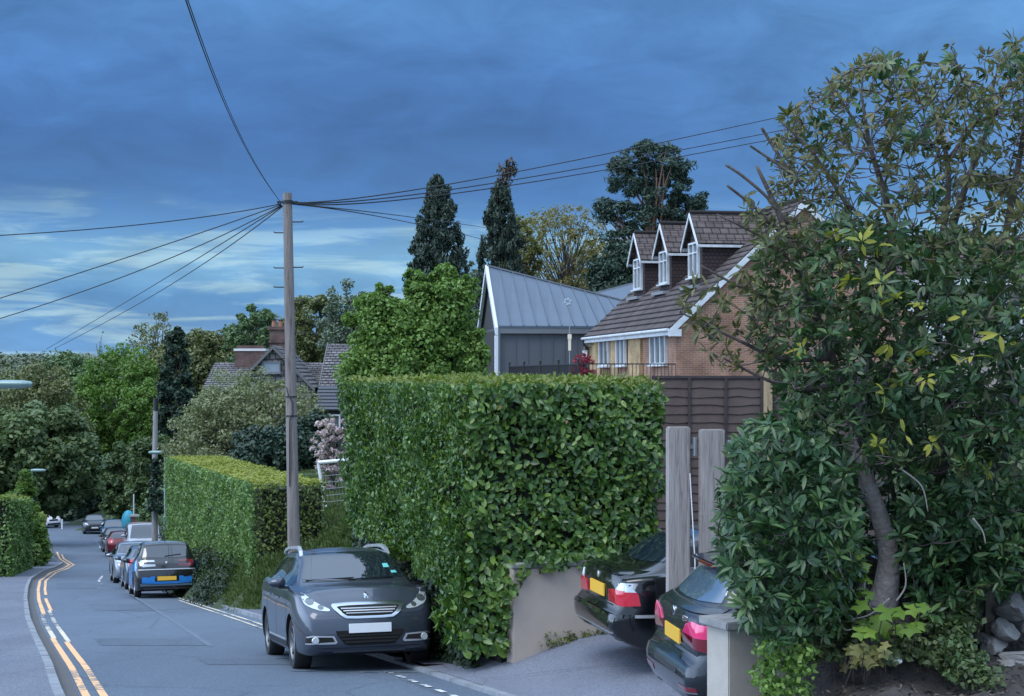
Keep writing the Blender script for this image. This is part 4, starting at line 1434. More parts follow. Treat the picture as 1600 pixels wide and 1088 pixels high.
# ---- brick chalet house with three dormers
def chalet():
    x0, y0 = 5.84, 57.0
    gzv = 0.6
    rz = math.atan2(.170, .985)
    H = empty('chalet_house', (x0, y0, gzv), rz)
    tag(H, 'brick house with brown tiled roof and a row of three dormers', 'house')
    Lh, a, ov = 14.0, 4.75, .26
    ez = 3.32 - gzv
    tn = .93
    rzv = ez + tn * (a + ov)
    W = 2 * a
    zt = lambda x: ez + tn * (x + ov)
    b = MB()
    b.box(0, W, 0, Lh, -.8, ez + tn * ov - .12)
    # gable triangle
    e2 = ez + tn * ov - .12
    b.add([(0, 0, e2), (W, 0, e2), (a, 0, rzv - .14), (0, .3, e2), (W, .3, e2), (a, .3, rzv - .14)], [(0, 1, 2), (3, 5, 4), (0, 2, 5, 3), (1, 4, 5, 2)])
    b.add([(0, Lh - .3, e2), (W, Lh - .3, e2), (a, Lh - .3, rzv - .14), (0, Lh, e2), (W, Lh, e2), (a, Lh, rzv - .14)], [(0, 2, 1), (3, 4, 5), (0, 3, 5, 2), (1, 2, 5, 4)])
    b.build('wall', M_BRICK, H, uv=True)
    # slab and infill on the long wall; return wall's yellow light painted into brick
    for d_, ya, yb in ((-.10, 4.75, 6.7), (-.06, 8.6, 9.9), (-.06, 11.7, Lh)):
        MB().box(d_, -.002, ya, yb, -.8, ez - .1).build('yellow_lit_slab', M_BRICKY, H, uv=True)
    y0r, y1r = -.12, Lh + .12
    rf = tiled_slope(H, 'roof', (-ov, y1r, ez), (-ov, y0r, ez), (a, y0r, rzv), (a, y1r, rzv), M_TILE)
    tiled_slope(H, 'roof', (W + ov, y0r, ez), (W + ov, y1r, ez), (a, y1r, rzv), (a, y0r, rzv), M_TILE)
    MB().tube([(a, y0r, rzv + .03), (a, y1r, rzv + .03)], .11, 8).build('ridge_tiles', M_TILE, rf)
    # fascia, soffit, gutter
    MB().box(-ov - .03, -ov + .02, y0r + .05, y1r, ez - .26, ez - .03).box(-ov + .02, 0, y0r + .05, y1r, ez - .26, ez - .22).build('fascia', M_UPVC, H)
    MB().tube([(-ov - .08, y0r, ez - .07), (-ov - .08, y1r, ez - .07)], .06, 8).build('gutter', M_UPVC, H)
    dp = MB().tube([(-ov - .08, Lh - .05, ez - .1), (-ov - .05, Lh - .05, ez - .3), (-.07, Lh - .1, ez - .55), (-.07, Lh - .1, -.6)], .045, 7)
    dp.build('downpipe', M_IRON, H)
    # barge boards on the near gable
    bb = MB()
    for sd in (0, 1):
        f = lambda x: W - x if sd else x
        p0, p1 = (f(-ov - .03), ez - .06), (f(a), rzv - .02)
        dd = .27
        pts = [(p0[0], y0r - .045, p0[1] - dd), (p1[0], y0r - .045, p1[1] - dd), (p1[0], y0r - .01, p1[1] - dd), (p0[0], y0r - .01, p0[1] - dd)]
        q = [(v[0], v[1], v[2] + dd) for v in pts]
        bb.hexa(pts + q)
        bb.box(min(f(-ov - .05), f(.16)), max(f(-ov - .05), f(.16)), y0r - .05, y0r + .02, ez - .30, ez - .05)
    bb.build('barge_board', M_UPVC, H)
    # windows of the long wall (facing the street)
    nn = (-1, 0, 0)
    window(H, (-.02, 1.10, 2.02 - gzv), (0, 1, 0), 2.2, 1.12, nn, 2, M_PANE2)
    window(H, (-.08, 7.05, 2.02 - gzv), (0, 1, 0), 1.45, 1.12, nn, 1, M_PANE2)
    window(H, (-.08, 9.95, 2.02 - gzv), (0, 1, 0), 1.65, 1.12, nn, 1)
    # dormers
    for yc in (2.85, 7.1, 11.35):
        xf, hw = 1.55, .92
        de, dr = 6.72 - gzv, 7.72 - gzv
        z0 = zt(xf) - .1
        D = empty('dormer')
        D.parent = H
        q = MB()
        xb = (de - ez) / tn - ov + .25
        q.hexa([(xf, yc - hw, z0), (xb, yc - hw, zt(xb) - .5), (xb, yc + hw, zt(xb) - .5), (xf, yc + hw, z0), (xf, yc - hw, de), (xb, yc - hw, de), (xb, yc + hw, de), (xf, yc + hw, de)])
        q.add([(xf, yc - hw, de), (xf, yc + hw, de), (xf, yc, dr - .06), (xb, yc - hw, de), (xb, yc + hw, de), (xb, yc, dr - .06)], [(0, 2, 1), (3, 4, 5), (0, 3, 5, 2), (1, 2, 5, 4)])
        q.build('cheek_wall', M_HANG, D, uv=True)
        xr = (dr - ez) / tn - ov + .3
        xe = (de - ez) / tn - ov + .15
        o_ = .22
        k = (dr - de) / hw
        ez_ = de - .2 * k
        for sd in (-1, 1):
            A, B = (xf - o_, yc + sd * (hw + .2), ez_), (xe, yc + sd * (hw + .2), ez_)
            C_, D_ = (xr, yc, dr), (xf - o_, yc, dr)
            tiled_slope(D, 'dormer_roof', A, B, C_, D_, M_TILE, .30, .02)
            bd = MB()
            for s0, s1 in (((yc + sd * (hw + .22), ez_ - .04), (yc, dr - .0)),):
                p = [(xf - o_ - .04, s0[0], s0[1] - .16), (xf - o_ - .005, s0[0], s0[1] - .16), (xf - o_ - .005, s1[0], s1[1] - .16), (xf - o_ - .04, s1[0], s1[1] - .16)]
                bd.hexa(p + [(v[0], v[1], v[2] + .16) for v in p])
            bd.box(xf - o_, xe - .2, min(yc + sd * (hw + .15), yc + sd * (hw + .2)), max(yc + sd * (hw + .15), yc + sd * (hw + .2)), ez_ - .14, ez_ - .045)
            bd.build('barge_board', M_UPVC, D)
        MB().tube([(xf - o_, yc, dr + .03), (xr - .2, yc, dr + .03)], .085, 8).build('ridge_tiles', M_TILE, D)
        window(D, (xf - .01, yc - .62, 5.30 - gzv), (0, 1, 0), 1.24, 1.32, nn, 1, M_PANE2, True)
        MB().box(xf - .35, xf + .05, yc - hw, yc + hw, zt(xf) - .14, zt(xf) - .02).build('lead_apron', mat('lead', (.2, .21, .23), .6), D)
    # corner lantern is its own thing, mounted on the far corner
    # terrace in front of the long wall
    T = MB().box(-3.8, -.16, -1.0, Lh + 1.0, -2.2, .38)
    tag_obj = T.build('terrace', mat('terrace_paving', (.22, .2, .19), .9, noise=(2, .2)))
    tag_obj.location = (x0, y0, gzv)
    tag_obj.rotation_euler = (0, 0, rz)
    tag(tag_obj, kind='structure')
    # railing along its edge
    Rr = empty('terrace_railing', (x0, y0, gzv), rz)
    tag(Rr, 'black iron railing along the terrace below the brick house', 'railing')
    zt0, zt1 = .45, 1.43
    xe_ = -3.62
    tr = MB().bar((xe_, -.3, zt1), (xe_, Lh, zt1), .05, .04).bar((xe_, -.3, zt0), (xe_, Lh, zt0), .04, .03)
    tr.bar((xe_, -.3, zt1), (-.1, -.3, zt1), .05, .04).bar((xe_, -.3, zt0), (-.1, -.3, zt0), .04, .03)
    tr.build('rail', M_IRON, Rr)
    bl = MB()
    for y in frange(-.3, Lh, .13):
        bl.bar((xe_, y, zt0), (xe_, y, zt1), .018, .018)
    for x in frange(xe_, -.1, .13):
        bl.bar((x, -.3, zt0), (x, -.3, zt1), .018, .018)
    bl.build('baluster', M_IRON, Rr)
    for y in (-.3, 3.2, 6.8, 10.4, Lh):
        pb = MB().bar((xe_, y, .37), (xe_, y, zt1 + .12), .07, .07)
        pb.lathe([(.001, zt1 + .23), (.05, zt1 + .19), (.06, zt1 + .15), (.03, zt1 + .11)], 'z', 10, (xe_, y, 0))
        pb.build('post', M_IRON, Rr)
    # wall lantern on a stub by the corner
    Ln = empty('wall_lantern', (x0, y0, gzv), rz)
    tag(Ln, 'small white wall lantern by the red shrub at the house corner', 'lantern')
    lb = MB()
    c = (-.32, Lh - .35, 2.1)
    lb.box(c[0] - .09, c[0] + .09, c[1] - .09, c[1] + .09, c[2] - .25, c[2] + .05)
    lb.build('lantern_glass', mat('lantern_white', (.8, .84, .88), .3), Ln)
    MB().lathe([(.17, c[2] + .055), (.11, c[2] + .13), (.02, c[2] + .22)], 'z', 8, (c[0], c[1], 0)).bar((c[0], c[1], c[2] + .17), (-.002, c[1], c[2] + .17), .03, .03).build('lantern_cap', M_IRON, Ln)


chalet()


# ---- grey metal-clad house behind
def metal_house():
    H = empty('metal_clad_house', (-.55, 75.0, .2), R(6.5))
    tag(H, 'modern house with grey standing seam metal roof and cladding', 'house')
    # front wall along +x, gable end on the left; the ridge falls to the right
    ez, W, D = 3.72, 9.5, 9.0
    rzl, rzr = 6.84, 4.42
    # local z: subtract base .2 already handled
    b = MB()
    b.box(0, W, 0, D, -2.5, ez)
    b.build('wall', M_CLAD, H)
    g = MB()
    for x in np.arange(.12, W, .58):
        g.box(x, x + .045, -.045, -.002, -2.5, ez - .02)
    g.build('cladding_seam', M_CLAD, H)
    fa = MB().box(-.12, W, -.22, -.05, ez - .32, ez - .02)
    fa.build('fascia', mat('zinc_fascia', (.17, .185, .205), .45, .3), H)
    # roof: front slope, back slope (twisted surfaces split in strips with seams)
    rf = MB()
    sm = MB()
    ym = D * .5
    xs = np.linspace(-.12, W, 17)
    rl = lambda x: rzl + (rzr - rzl) * (x + .12) / (W + .12)
    for xa, xb in zip(xs[:-1], xs[1:]):
        for y0, y1, s in ((-.25, ym, 1), (ym, D + .25, -1)):
            za0, zb0 = (ez, ez) if s == 1 else (rl(xa), rl(xb))
            za1, zb1 = (rl(xa), rl(xb)) if s == 1 else (ez, ez)
            p = [(xa, y0, za0 - .05), (xb, y0, zb0 - .05), (xb, y1, zb1 - .05), (xa, y1, za1 - .05)]
            rf.hexa(p + [(v[0], v[1], v[2] + .09) for v in p])
        sm.bar((xa, -.27, ez + .06), (xa, ym, rl(xa) + .06), .03, .06)
    roof = rf.build('roof', M_ZINC, H)
    sm.build('standing_seam', M_ZINC, roof)
    MB().bar((-.2, ym, rl(-.12) + .07), (W, ym, rl(W) + .07), .22, .07).build('ridge_cap', mat('zinc_fascia', (.17, .185, .205)), roof)
    # left gable: white verge frame, recessed dark wall with window
    gw = MB()
    gx = -.27
    for y0, y1, z0, z1 in ((-.30, ym, ez - .1, rl(-.12) + .02), (D + .3, ym, ez - .1, rl(-.12) + .02)):
        n = 8
        for x0_, x1_ in ((gx, -.13),):
            p = [(x0_, y0, z0 - .3), (x1_, y0, z0 - .3), (x1_, y1, z1 - .3), (x0_, y1, z1 - .3)]
            if y0 > y1:
                p = [p[3], p[2], p[1], p[0]]
            gw.hexa(p + [(v[0], v[1], v[2] + .36) for v in p])
    gw.box(gx, -.13, -.30, .05, -2.5, ez - .42).box(gx, -.13, D - .05, D + .30, -2.5, ez - .42)
    gw.build('gable_frame', mat('pale_grey_frame', (.62, .66, .70), .5), H)
    gb = MB()
    gb.add([(-.005, 0, ez), (-.005, D, ez), (-.005, ym, rl(0) - .12), (.2, 0, ez), (.2, D, ez), (.2, ym, rl(0) - .12)], [(0, 2, 1), (3, 4, 5)])
    gb.box(-.03, -.004, 1.0, D - 1.0, .6, ez - .1)
    gb.build('gable_glazing', mat('dark_gable', (.05, .045, .045), .4), H)
    # second roof rising to the right behind the chalet
    H2 = empty('metal_clad_wing', (4.6, 84.0, .2))
    tag(H2, 'low zinc roofed wing rising towards the brick house dormers', 'building')
    b = MB()
    p = [(-1.6, 0, 4.1), (4.2, 0, 4.9), (4.2, 6, 6.98), (-1.6, 6, 5.5)]
    b.hexa(p + [(v[0], v[1], v[2] + .12) for v in p])
    r2 = b.build('roof', M_ZINC, H2)
    MB().bar((-1.7, 6.02, 5.6), (4.2, 6.02, 7.12), .18, .14).build('ridge_cap', mat('zinc_fascia', (.17, .185, .205)), r2)
    MB().box(-1.4, 4.0, .2, 5.8, -2.5, 3.8).build('wall', M_CLAD, H2)


metal_house()


# garden weather vane / spinner on a pole in front of the metal roof
def spinner():
    p = at(890, 548, 70.5)
    E = empty('wind_spinner', p)
    tag(E, 'white garden wind spinner on a thin pole before the zinc roof', 'wind spinner')
    h = (548 - 472) / F * 70.5
    MB().tube([(0, 0, -1.4), (0, 0, h)], .02, 6).build('pole', mat('thin_pole', (.22, .26, .30), .5), E)
    b = MB()
    for k in range(6):
        a = k * math.pi / 3 + .3
        c = Vector((math.cos(a) * .12 - .08, .0, h + math.sin(a) * .12))
        b.lathe([(.001, -.02), (.05, -.01), (.062, .01), (.04, .02)], 'y', 8, (c.x, c.y - .05, c.z))
    b.build('cup', mat('spinner_white', (.34, .40, .46), .4), E)
    MB().box(-.06, .06, -.05, .05, .0, .55).box(-.085, .085, -.07, .07, .50, .72).build('bird_feeder', mat('feeder', (.72, .66, .52), .5), E)


spinner()


# ---- old house with chimneys in the middle distance
def old_house():
    Y = 88.0
    bx, bz = (430 - CX) / F * Y, 0.0
    H = empty('old_tiled_house', (bx, Y, -3.2))
    tag(H, 'old house with lichen covered tile roof and two brick chimneys', 'house')
    s = Y / F
    P = lambda px, py, dy=0: ((px - 430) * (Y + dy) / F + (-(430 - CX) / F * Y) * 0 + (430 - CX) / F * dy * 0 + (430 - CX) / F * (0), dy, EYE - (py - HZ) / F * Y + 3.2)
    # main range
    b = MB()
    x0, x1 = P(314, 0)[0], P(506, 0)[0]
    ze, zr_ = P(0, 612)[2], P(0, 566)[2]
    b.box(x0 + .2, x1 - .2, .3, 7.7, -4, ze)
    b.build('wall', M_OLDBRICK, H, uv=True)
    rf = tiled_slope(H, 'roof', (x0, 0, ze), (x1, 0, ze), (x1, 4, zr_), (x0, 4, zr_), M_OLDTILE, .3)
    tiled_slope(H, 'roof', (x1, 8, ze), (x0, 8, ze), (x0, 4, zr_), (x1, 4, zr_), M_OLDTILE, .3)
    # front gable
    ga, gw = P(436, 541), 2.0
    gx = ga[0]
    zb = P(0, 606)[2]
    tiled_slope(H, 'roof', (gx - gw - .2, -2.2, zb), (gx - gw - .2, 4, zb), (gx, 4, ga[2]), (gx, -2.2, ga[2]), M_OLDTILE, .3)
    tiled_slope(H, 'roof', (gx + gw + .2, 4, zb), (gx + gw + .2, -2.2, zb), (gx, -2.2, ga[2]), (gx, 4, ga[2]), M_OLDTILE, .3)
    q = MB()
    q.hexa([(gx - gw, -2, -4), (gx + gw, -2, -4), (gx + gw, 3.5, -4), (gx - gw, 3.5, -4), (gx - gw, -2, zb), (gx + gw, -2, zb), (gx + gw, 3.5, zb), (gx - gw, 3.5, zb)])
    q.add([(gx - gw, -2, zb), (gx + gw, -2, zb), (gx, -2, ga[2] - .1)], [(0, 1, 2)])
    q.build('gable_wall', M_OLDTILE, H, uv=True)
    bb = MB()
    for sd in (-1, 1):
        p = [(gx + sd * (gw + .25), -2.28, zb - .22), (gx + sd * (gw + .25), -2.22, zb - .22), (gx, -2.22, ga[2] - .2), (gx, -2.28, ga[2] - .2)]
        bb.hexa(p + [(v[0], v[1], v[2] + .2) for v in p])
    bb.build('barge_board', mat('pale_board', (.12, .12, .12), .7), H)
    window(H, (gx - .62, -2.02, P(0, 583)[2]), (1, 0, 0), 1.0, .62, (0, -1, 0), 0, mat('sky_window', (.2, .25, .3), .1, 0, .8), fm=mat('old_frame', (.16, .17, .18), .6))
    # right hand roof
    x2, x3 = P(503, 0)[0], P(552, 0)[0]
    tiled_slope(H, 'roof', (x2, -1, P(0, 604)[2]), (x3, -1, P(0, 604)[2]), (x3, 3, P(0, 536)[2]), (x2, 3, P(0, 536)[2]), M_OLDTILE, .3)
    MB().box(x2 + .15, x3, -.7, 4, -4, P(0, 606)[2]).build('wing_wall', M_OLDBRICK, H, uv=True)
    MB().bar((x2 - .03, -1.05, P(0, 604)[2]), (x2 - .03, 3, P(0, 536)[2]), .06, .12).build('verge', mat('pale_board', (.38, .37, .35)), H)
    # chimneys
    for nm, pa, pb, pt, pbm, pots in (('chimney', 351, 400, 541, 592, False), ('chimney', 416, 447, 508, 585, True)):
        xa, xb = P(pa, 0)[0], P(pb, 0)[0]
        c = MB()
        zt, zb2 = P(0, pt)[2], P(0, pbm)[2]
        yc = 3.2 if not pots else 1.2
        c.box(xa, xb, yc, yc + 1.0, zb2 - 1.5, zt - .22)
        if pots:
            c.box(xa - .06, xb + .06, yc - .06, yc + 1.06, zt - .95, zt - .80)
            c.box(xa - .10, xb + .10, yc - .10, yc + 1.10, zt - .219, zt - .05)
        ch = c.build(nm, M_OLDBRICK, H, uv=True)
        if not pots:
            MB().box(xa - .05, xb + .05, yc - .05, yc + 1.05, zt - .218, zt - .08).build('capping', mat('white_cap', (.62, .62, .62), .8), ch)
            MB().box(xa + .1, xb - .1, yc + .1, yc + .9, zt - .078, zt + .10).build('pot', M_OLDBRICK, ch, uv=True)
        else:
            for k in range(3):
                xx = xa + (xb - xa) * (k + .5) / 3
                MB().lathe([(.14, zt - .05), (.12, zt + .25), (.15, zt + .30)], 'z', 10, (xx, yc + .5, 0)).build('pot', mat('clay_pot', (.28, .13, .09), .8), ch)


old_house()


# small dark cottage glimpsed past the tall hedge
def cottage():
    Y = 72.0
    p = at(528, 660, Y)
    H = empty('dark_cottage', (p.x, Y, p.z))
    tag(H, 'dark boarded cottage with a small white window past the tall hedge', 'cottage')
    b = MB().box(-.9, 2.6, 0, 4, -2.5, .6)
    b.build('wall', mat('dark_boards', (.035, .04, .05), .8), H)
    tiled_slope(H, 'roof', (-1.1, -.2, .55), (2.8, -.2, .55), (2.8, 2, 1.6), (-1.1, 2, 1.6), mat('dark_slate', (.05, .055, .065), .6))
    window(H, (-.38, -.01, -.35), (1, 0, 0), .5, .7, (0, -1, 0), 0, M_PANE2)


cottage()


# house behind the rhododendron
def back_house():
    H = empty('pale_rear_house', (13.2, 60.0, .5))
    tag(H, 'pale walled house with brown tiled roof glimpsed through the rhododendron', 'house')
    MB().box(0, 8, 0, 7, -1.5, 4.9).build('wall', brickmat('pale_brick', (.36, .30, .27), (.30, .25, .23), (.3, .28, .26)), H, uv=True)
    tiled_slope(H, 'roof', (-.4, -.4, 4.7), (8.4, -.4, 4.7), (8.4, 3.5, 6.7), (-.4, 3.5, 6.7), M_TILE)
    tiled_slope(H, 'roof', (8.4, 7.4, 4.7), (-.4, 7.4, 4.7), (-.4, 3.5, 6.7), (8.4, 3.5, 6.7), M_TILE)
    MB().box(-.4, 8.4, -.44, -.38, 4.5, 4.72).build('fascia', M_UPVC, H)
    window(H, (1.7, -.02, 2.4), (1, 0, 0), 1.3, 1.5, (0, -1, 0), 1, M_PANE2)
    window(H, (4.6, -.02, 2.4), (1, 0, 0), 1.3, 1.5, (0, -1, 0), 1, M_PANE2)


back_house()


def far_house():
    Y = 175.0
    p = at(60, 802, Y)
    H = empty('far_brick_building', (p.x, Y, p.z))
    tag(H, 'low brick building with a white roof edge beyond the bend', 'building')
    MB().box(-1.5, 2.6, 0, 6, -3, 1.3).build('wall', M_OLDBRICK, H, uv=True)
    r = MB().box(-1.7, 2.8, -.2, 6.2, 1.302, 1.9).build('roof', mat('white_roof', (.6, .64, .68), .6), H)
    for k in range(4):
        MB().box(-1.2 + k * .9, -.9 + k * .9, .5, .8, 1.902, 2.4 - .1 * (k % 2)).build('vent', mat('white_roof', (.6, .64, .68)), r)


far_house()

# ------------------------------------------------------------------ fence, gate posts, walls
M_FENCE = mat('fence_board', (.072, .050, .046), .85, noise=(3.5, .6, (.12, .09, .08)), bump=(25, .4, .01))
M_FENCE_D = mat('fence_batten', (.045, .033, .036), .85, noise=(3.0, .3))
M_SLEEPER = None


def woodmat(name, c, c2, scale=1.0, rough=.8):
    m = bpy.data.materials.new(name)
    m.use_nodes = True
    t = NT(m.node_tree)
    tc = t.n('ShaderNodeTexCoord').outputs['Object']
    mp = t.n('ShaderNodeMapping', {'Vector': tc, 'Scale': (9 * scale, 9 * scale, .55 * scale)}).outputs[0]
    n1 = t.n('ShaderNodeTexNoise', {'Vector': mp, 'Scale': 2.2, 'Detail': 6.0, 'Roughness': .65, 'Distortion': 1.2}).outputs['Fac']
    n2 = t.n('ShaderNodeTexNoise', {'Vector': mp, 'Scale': 9.0, 'Detail': 3.0}).outputs['Fac']
    f = t.n('ShaderNodeMapRange', {'Value': t.m('ADD', t.m('MULTIPLY', n1, .75), t.m('MULTIPLY', n2, .25)), 'From Min': .36, 'From Max': .62}).outputs[0]
    col = t.ramp(f, [(0, (*c2, 1)), (.45, (*c, 1)), (1, tuple(min(1, k * 1.2) for k in c) + (1,))])
    b = t.n('ShaderNodeBsdfPrincipled', {'Base Color': col, 'Roughness': rough, 'Specular IOR Level': .25})
    bp = t.n('ShaderNodeBump', {'Height': f, 'Strength': .5, 'Distance': .012})
    t.t.links.new(bp.outputs[0], b.inputs['Normal'])
    t.n('ShaderNodeOutputMaterial', {'Surface': b.outputs[0]})
    return m


M_SLEEPER = woodmat('weathered_sleeper', (.32, .29, .275), (.16, .14, .135))
M_NEWPOST = woodmat('pale_fence_post', (.36, .27, .17), (.20, .14, .09))
M_POLE = woodmat('pole_timber', (.20, .175, .165), (.085, .072, .07), .7)
M_POLE2 = woodmat('pole_timber_far', (.26, .25, .25), (.16, .15, .15), .5)


def fence_panel(x0, x1, y0, y1, zt, zb, label):
    E = empty('lapped_fence', (x0, y0, zb))
    tag(E, label, 'fence', 'dark brown fence panels')
    u = Vector((x1 - x0, y1 - y0, 0))
    L = u.length
    u.normalize()
    n = Vector((u.y, -u.x, 0))
    if n.y > 0:
        n = -n
    h = zt - zb
    b = MB()
    k = int(h / .145)
    rng = random.Random(int(x0 * 100))
    for i in range(k):
        z0 = i * h / k
        segs = 9
        offs = [rng.uniform(-.018, .018) for _ in range(segs + 1)]
        vs, fs = [], []
        for j in range(segs + 1):
            p = u * (L * j / segs)
            top = z0 + h / k + .012
            bot = z0 + offs[j] - .01
            vs += [p + n * .034 + Vector((0, 0, bot)), p + n * .016 + Vector((0, 0, bot)), p + n * .002 + Vector((0, 0, top)), p + n * .012 + Vector((0, 0, top))]
        for j in range(segs):
            a, c = j * 4, j * 4 + 4
            fs += [(a, c, c + 3, a + 3), (a + 1, a + 2, c + 2, c + 1), (a, a + 1, c + 1, c), (a + 3, c + 3, c + 2, a + 2)]
        fs += [(0, 3, 2, 1), (segs * 4, segs * 4 + 1, segs * 4 + 2, segs * 4 + 3)]
        b.add(vs, fs)
    b.build('board', M_FENCE, E)
    for t in (.02, .335, .66, .98):
        p = u * (L * t) + n * .052
        MB().bar(p, p + Vector((0, 0, h)), .045, .03, up=(0, 1, 0)).build('batten', M_FENCE_D, E)
    MB().bar(n * .01 + Vector((0, 0, h + .025)), u * L + n * .01 + Vector((0, 0, h + .025)), .07, .045).build('capping_rail', M_FENCE_D, E)


YF = 27.0
fx = lambda px: (px - CX) / F * YF
fence_panel(fx(1018), fx(1193), YF, YF, 1.56, -1.25, 'dark brown lapped fence panel between the laurel hedge and the pale post')
fence_panel(fx(1206), fx(1390), YF + .05, YF + .05, 1.62, -1.25, 'dark brown lapped fence panel running from the pale post behind the rhododendron')
p = MB().box(fx(1192), fx(1206), YF - .08, YF + .06, -1.6, 1.75).build('fence_post', M_NEWPOST, bevel=.01)
tag(p, 'pale new timber post standing between two dark fence panels', 'post')


def sleeper(px0, px1, pytop, Y, rz, hinge_side, label):
    w = (px1 - px0) / F * Y
    xc = ((px0 + px1) / 2 - CX) / F * Y
    zt = EYE - (pytop - HZ) / F * Y
    E = empty('gate_post', (xc, Y, -1.5), rz)
    tag(E, label, 'gate post', 'timber gate posts')
    MB().box(-w / 2, w / 2, -.06, .06, 0, zt + 1.5).build('post', M_SLEEPER, E, bevel=.012)
    for z in (zt + 1.5 - .20, zt + 1.5 - 1.5):
        hb = MB()
        hb.box(w / 2 + .002, w / 2 + .05, -.02, .02, z - .02, z + .02)
        hb.lathe([(.001, z - .09), (.028, z - .09), (.028, z + .09), (.001, z + .09)], 'z', 10, (w / 2 + .062, 0, 0))
        hb.build('hinge', mat('galvanised', (.45, .47, .5), .45, .8), E, smooth=True, angle=40)


sleeper(1042, 1077, 667, 15.92, R(12), 1, 'grey weathered timber gate post with its top end split, beside the laurel hedge')
sleeper(1093, 1131, 671, 15.92, R(12), 1, 'grey weathered timber gate post nearer the rhododendron leaves')
c = MB().tube([at(1078, 740, 15.85), at(1082, 810, 15.8), at(1086, 880, 15.75), (at(1086, 880, 15.75).x + .01, 15.75, -1.42)], .006, 5)
tag(c.build('rope', mat('white_cord', (.7, .7, .72), .6)), 'thin white rope hanging between the two timber gate posts', 'rope')


def render_wall():
    E = empty('retaining_wall', (-.07, 18.33, -1.75))
    tag(E, 'cream rendered retaining wall under the overhanging laurel hedge', 'wall')
    a, b_ = Vector((-.02, 18.45, -1.75)), Vector((4.2, 20.2, -1.75))
    o = Vector((-.07, 18.33, -1.75))
    h = 1.13
    MB().bar(a - o + Vector((0, 0, h / 2)), b_ - o + Vector((0, 0, h / 2)), .2, h).build('wall_face', M_RENDER, E)
    MB().bar(a - o + Vector((-.01, 0, h + .032)), b_ - o + Vector((0, 0, h + .027)), .25, .05).build('coping', M_COPE, E, bevel=.01)


render_wall()


def pier():
    Y = 11.75
    c = at(1148, 968, Y)
    E = empty('rendered_pier', (c.x + .02, Y + .1, -1.6), R(24))
    tag(E, 'cream rendered pier with flat stone cap at the drive corner', 'pier')
    h = c.z + 1.6
    MB().box(-.155, .155, -.155, .155, 0, h - .062).build('pier_body', M_RENDER2, E, bevel=.008)
    MB().box(-.20, .20, -.20, .20, h - .06, h).build('cap', M_COPE, E, bevel=.008)


pier()

# stone wall at the edge of the bank
M_STONE = mat('wall_stone', (.36, .345, .33), .95, noise=(7.0, .8, (.13, .125, .12)), bump=(16, .8, .03))


def stone(px, py, w, h, Y, parent, o, seed):
    rng = random.Random(seed)
    bm = bmesh.new()
    bmesh.ops.create_icosphere(bm, subdivisions=3, radius=1)
    offs = [Vector((rng.uniform(-1, 1), rng.uniform(-1, 1), rng.uniform(-1, 1))).normalized() for _ in range(11)]
    lim = [rng.uniform(.48, .80) for _ in offs]
    for v in bm.verts:
        for n_, l in zip(offs, lim):
            d = v.co.dot(n_)
            if d > l:
                v.co -= n_ * (d - l)
        v.co += Vector((rng.uniform(-1, 1), rng.uniform(-1, 1), rng.uniform(-1, 1))) * .03
    c = at(px, py, Y)
    for v in bm.verts:
        v.co = Vector((v.co.x * w / F * Y / 2 * 1.2, v.co.y * .20, v.co.z * h / F * Y / 2 * 1.2)) + c - o
    me = bpy.data.meshes.new('stone')
    bm.to_mesh(me)
    bm.free()
    me.materials.append(M_STONE)
    return link('stone', me, parent)


o = at(1560, 1010, 12.2)
E = empty('stone_wall', o)
tag(E, 'rough dry stone wall of grey boulders at the end of the soil bank', 'stone wall')
for i, (px, py, w, h, Y) in enumerate(((1580, 945, 50, 46, 12.2), (1572, 985, 46, 34, 12.1), (1552, 1010, 44, 28, 12.1), (1598, 1026, 70, 24, 11.9), (1560, 1034, 40, 18, 11.9),
                                       (1620, 935, 50, 60, 12.2), (1618, 985, 52, 50, 12.1), (1536, 1000, 34, 24, 12.2), (1640, 1030, 40, 40, 12), (1600, 905, 60, 34, 12.35))):
    stone(px, py, w, h, Y, E, o, 40 + i)
o = at(1396, 1031, 11.4)
s_ = stone(1396, 1031, 19, 14, 11.4, None, o, 5)
s_.location = o
s_.name = 'pale_stone'
s_.data.materials.clear()
s_.data.materials.append(mat('pale_stone', (.5, .54, .56), .7))
tag(s_, 'small pale bluish stone lying on the soil under the seedlings', 'stone')
for i, (px, pt, pb, w, Y, lab) in enumerate(((1545, 905, 990, 15, 12.3, 'mossy wooden stake leaning against the grey boulders'), (1527, 896, 985, 13, 12.35, 'thin wooden stake half covered by low leaves beside the mossy stake'), (1347, 900, 932, 8, 12.0, 'short pale board stub standing by the grey trunk'))):
    a, b_ = at(px, pb, Y), at(px + 2, pt, Y)
    q = MB().bar(a, b_, w / F * Y, .05).build('wooden_stake', woodmat('stake_wood%d' % i, (.19, .165, .13) if i < 2 else (.42, .40, .37), (.08, .07, .05)), bevel=.006)
    tag(q, lab, 'stake', 'old wooden stakes in the bank')

# ------------------------------------------------------------------ poles, lamps, cables
PY = 31.0


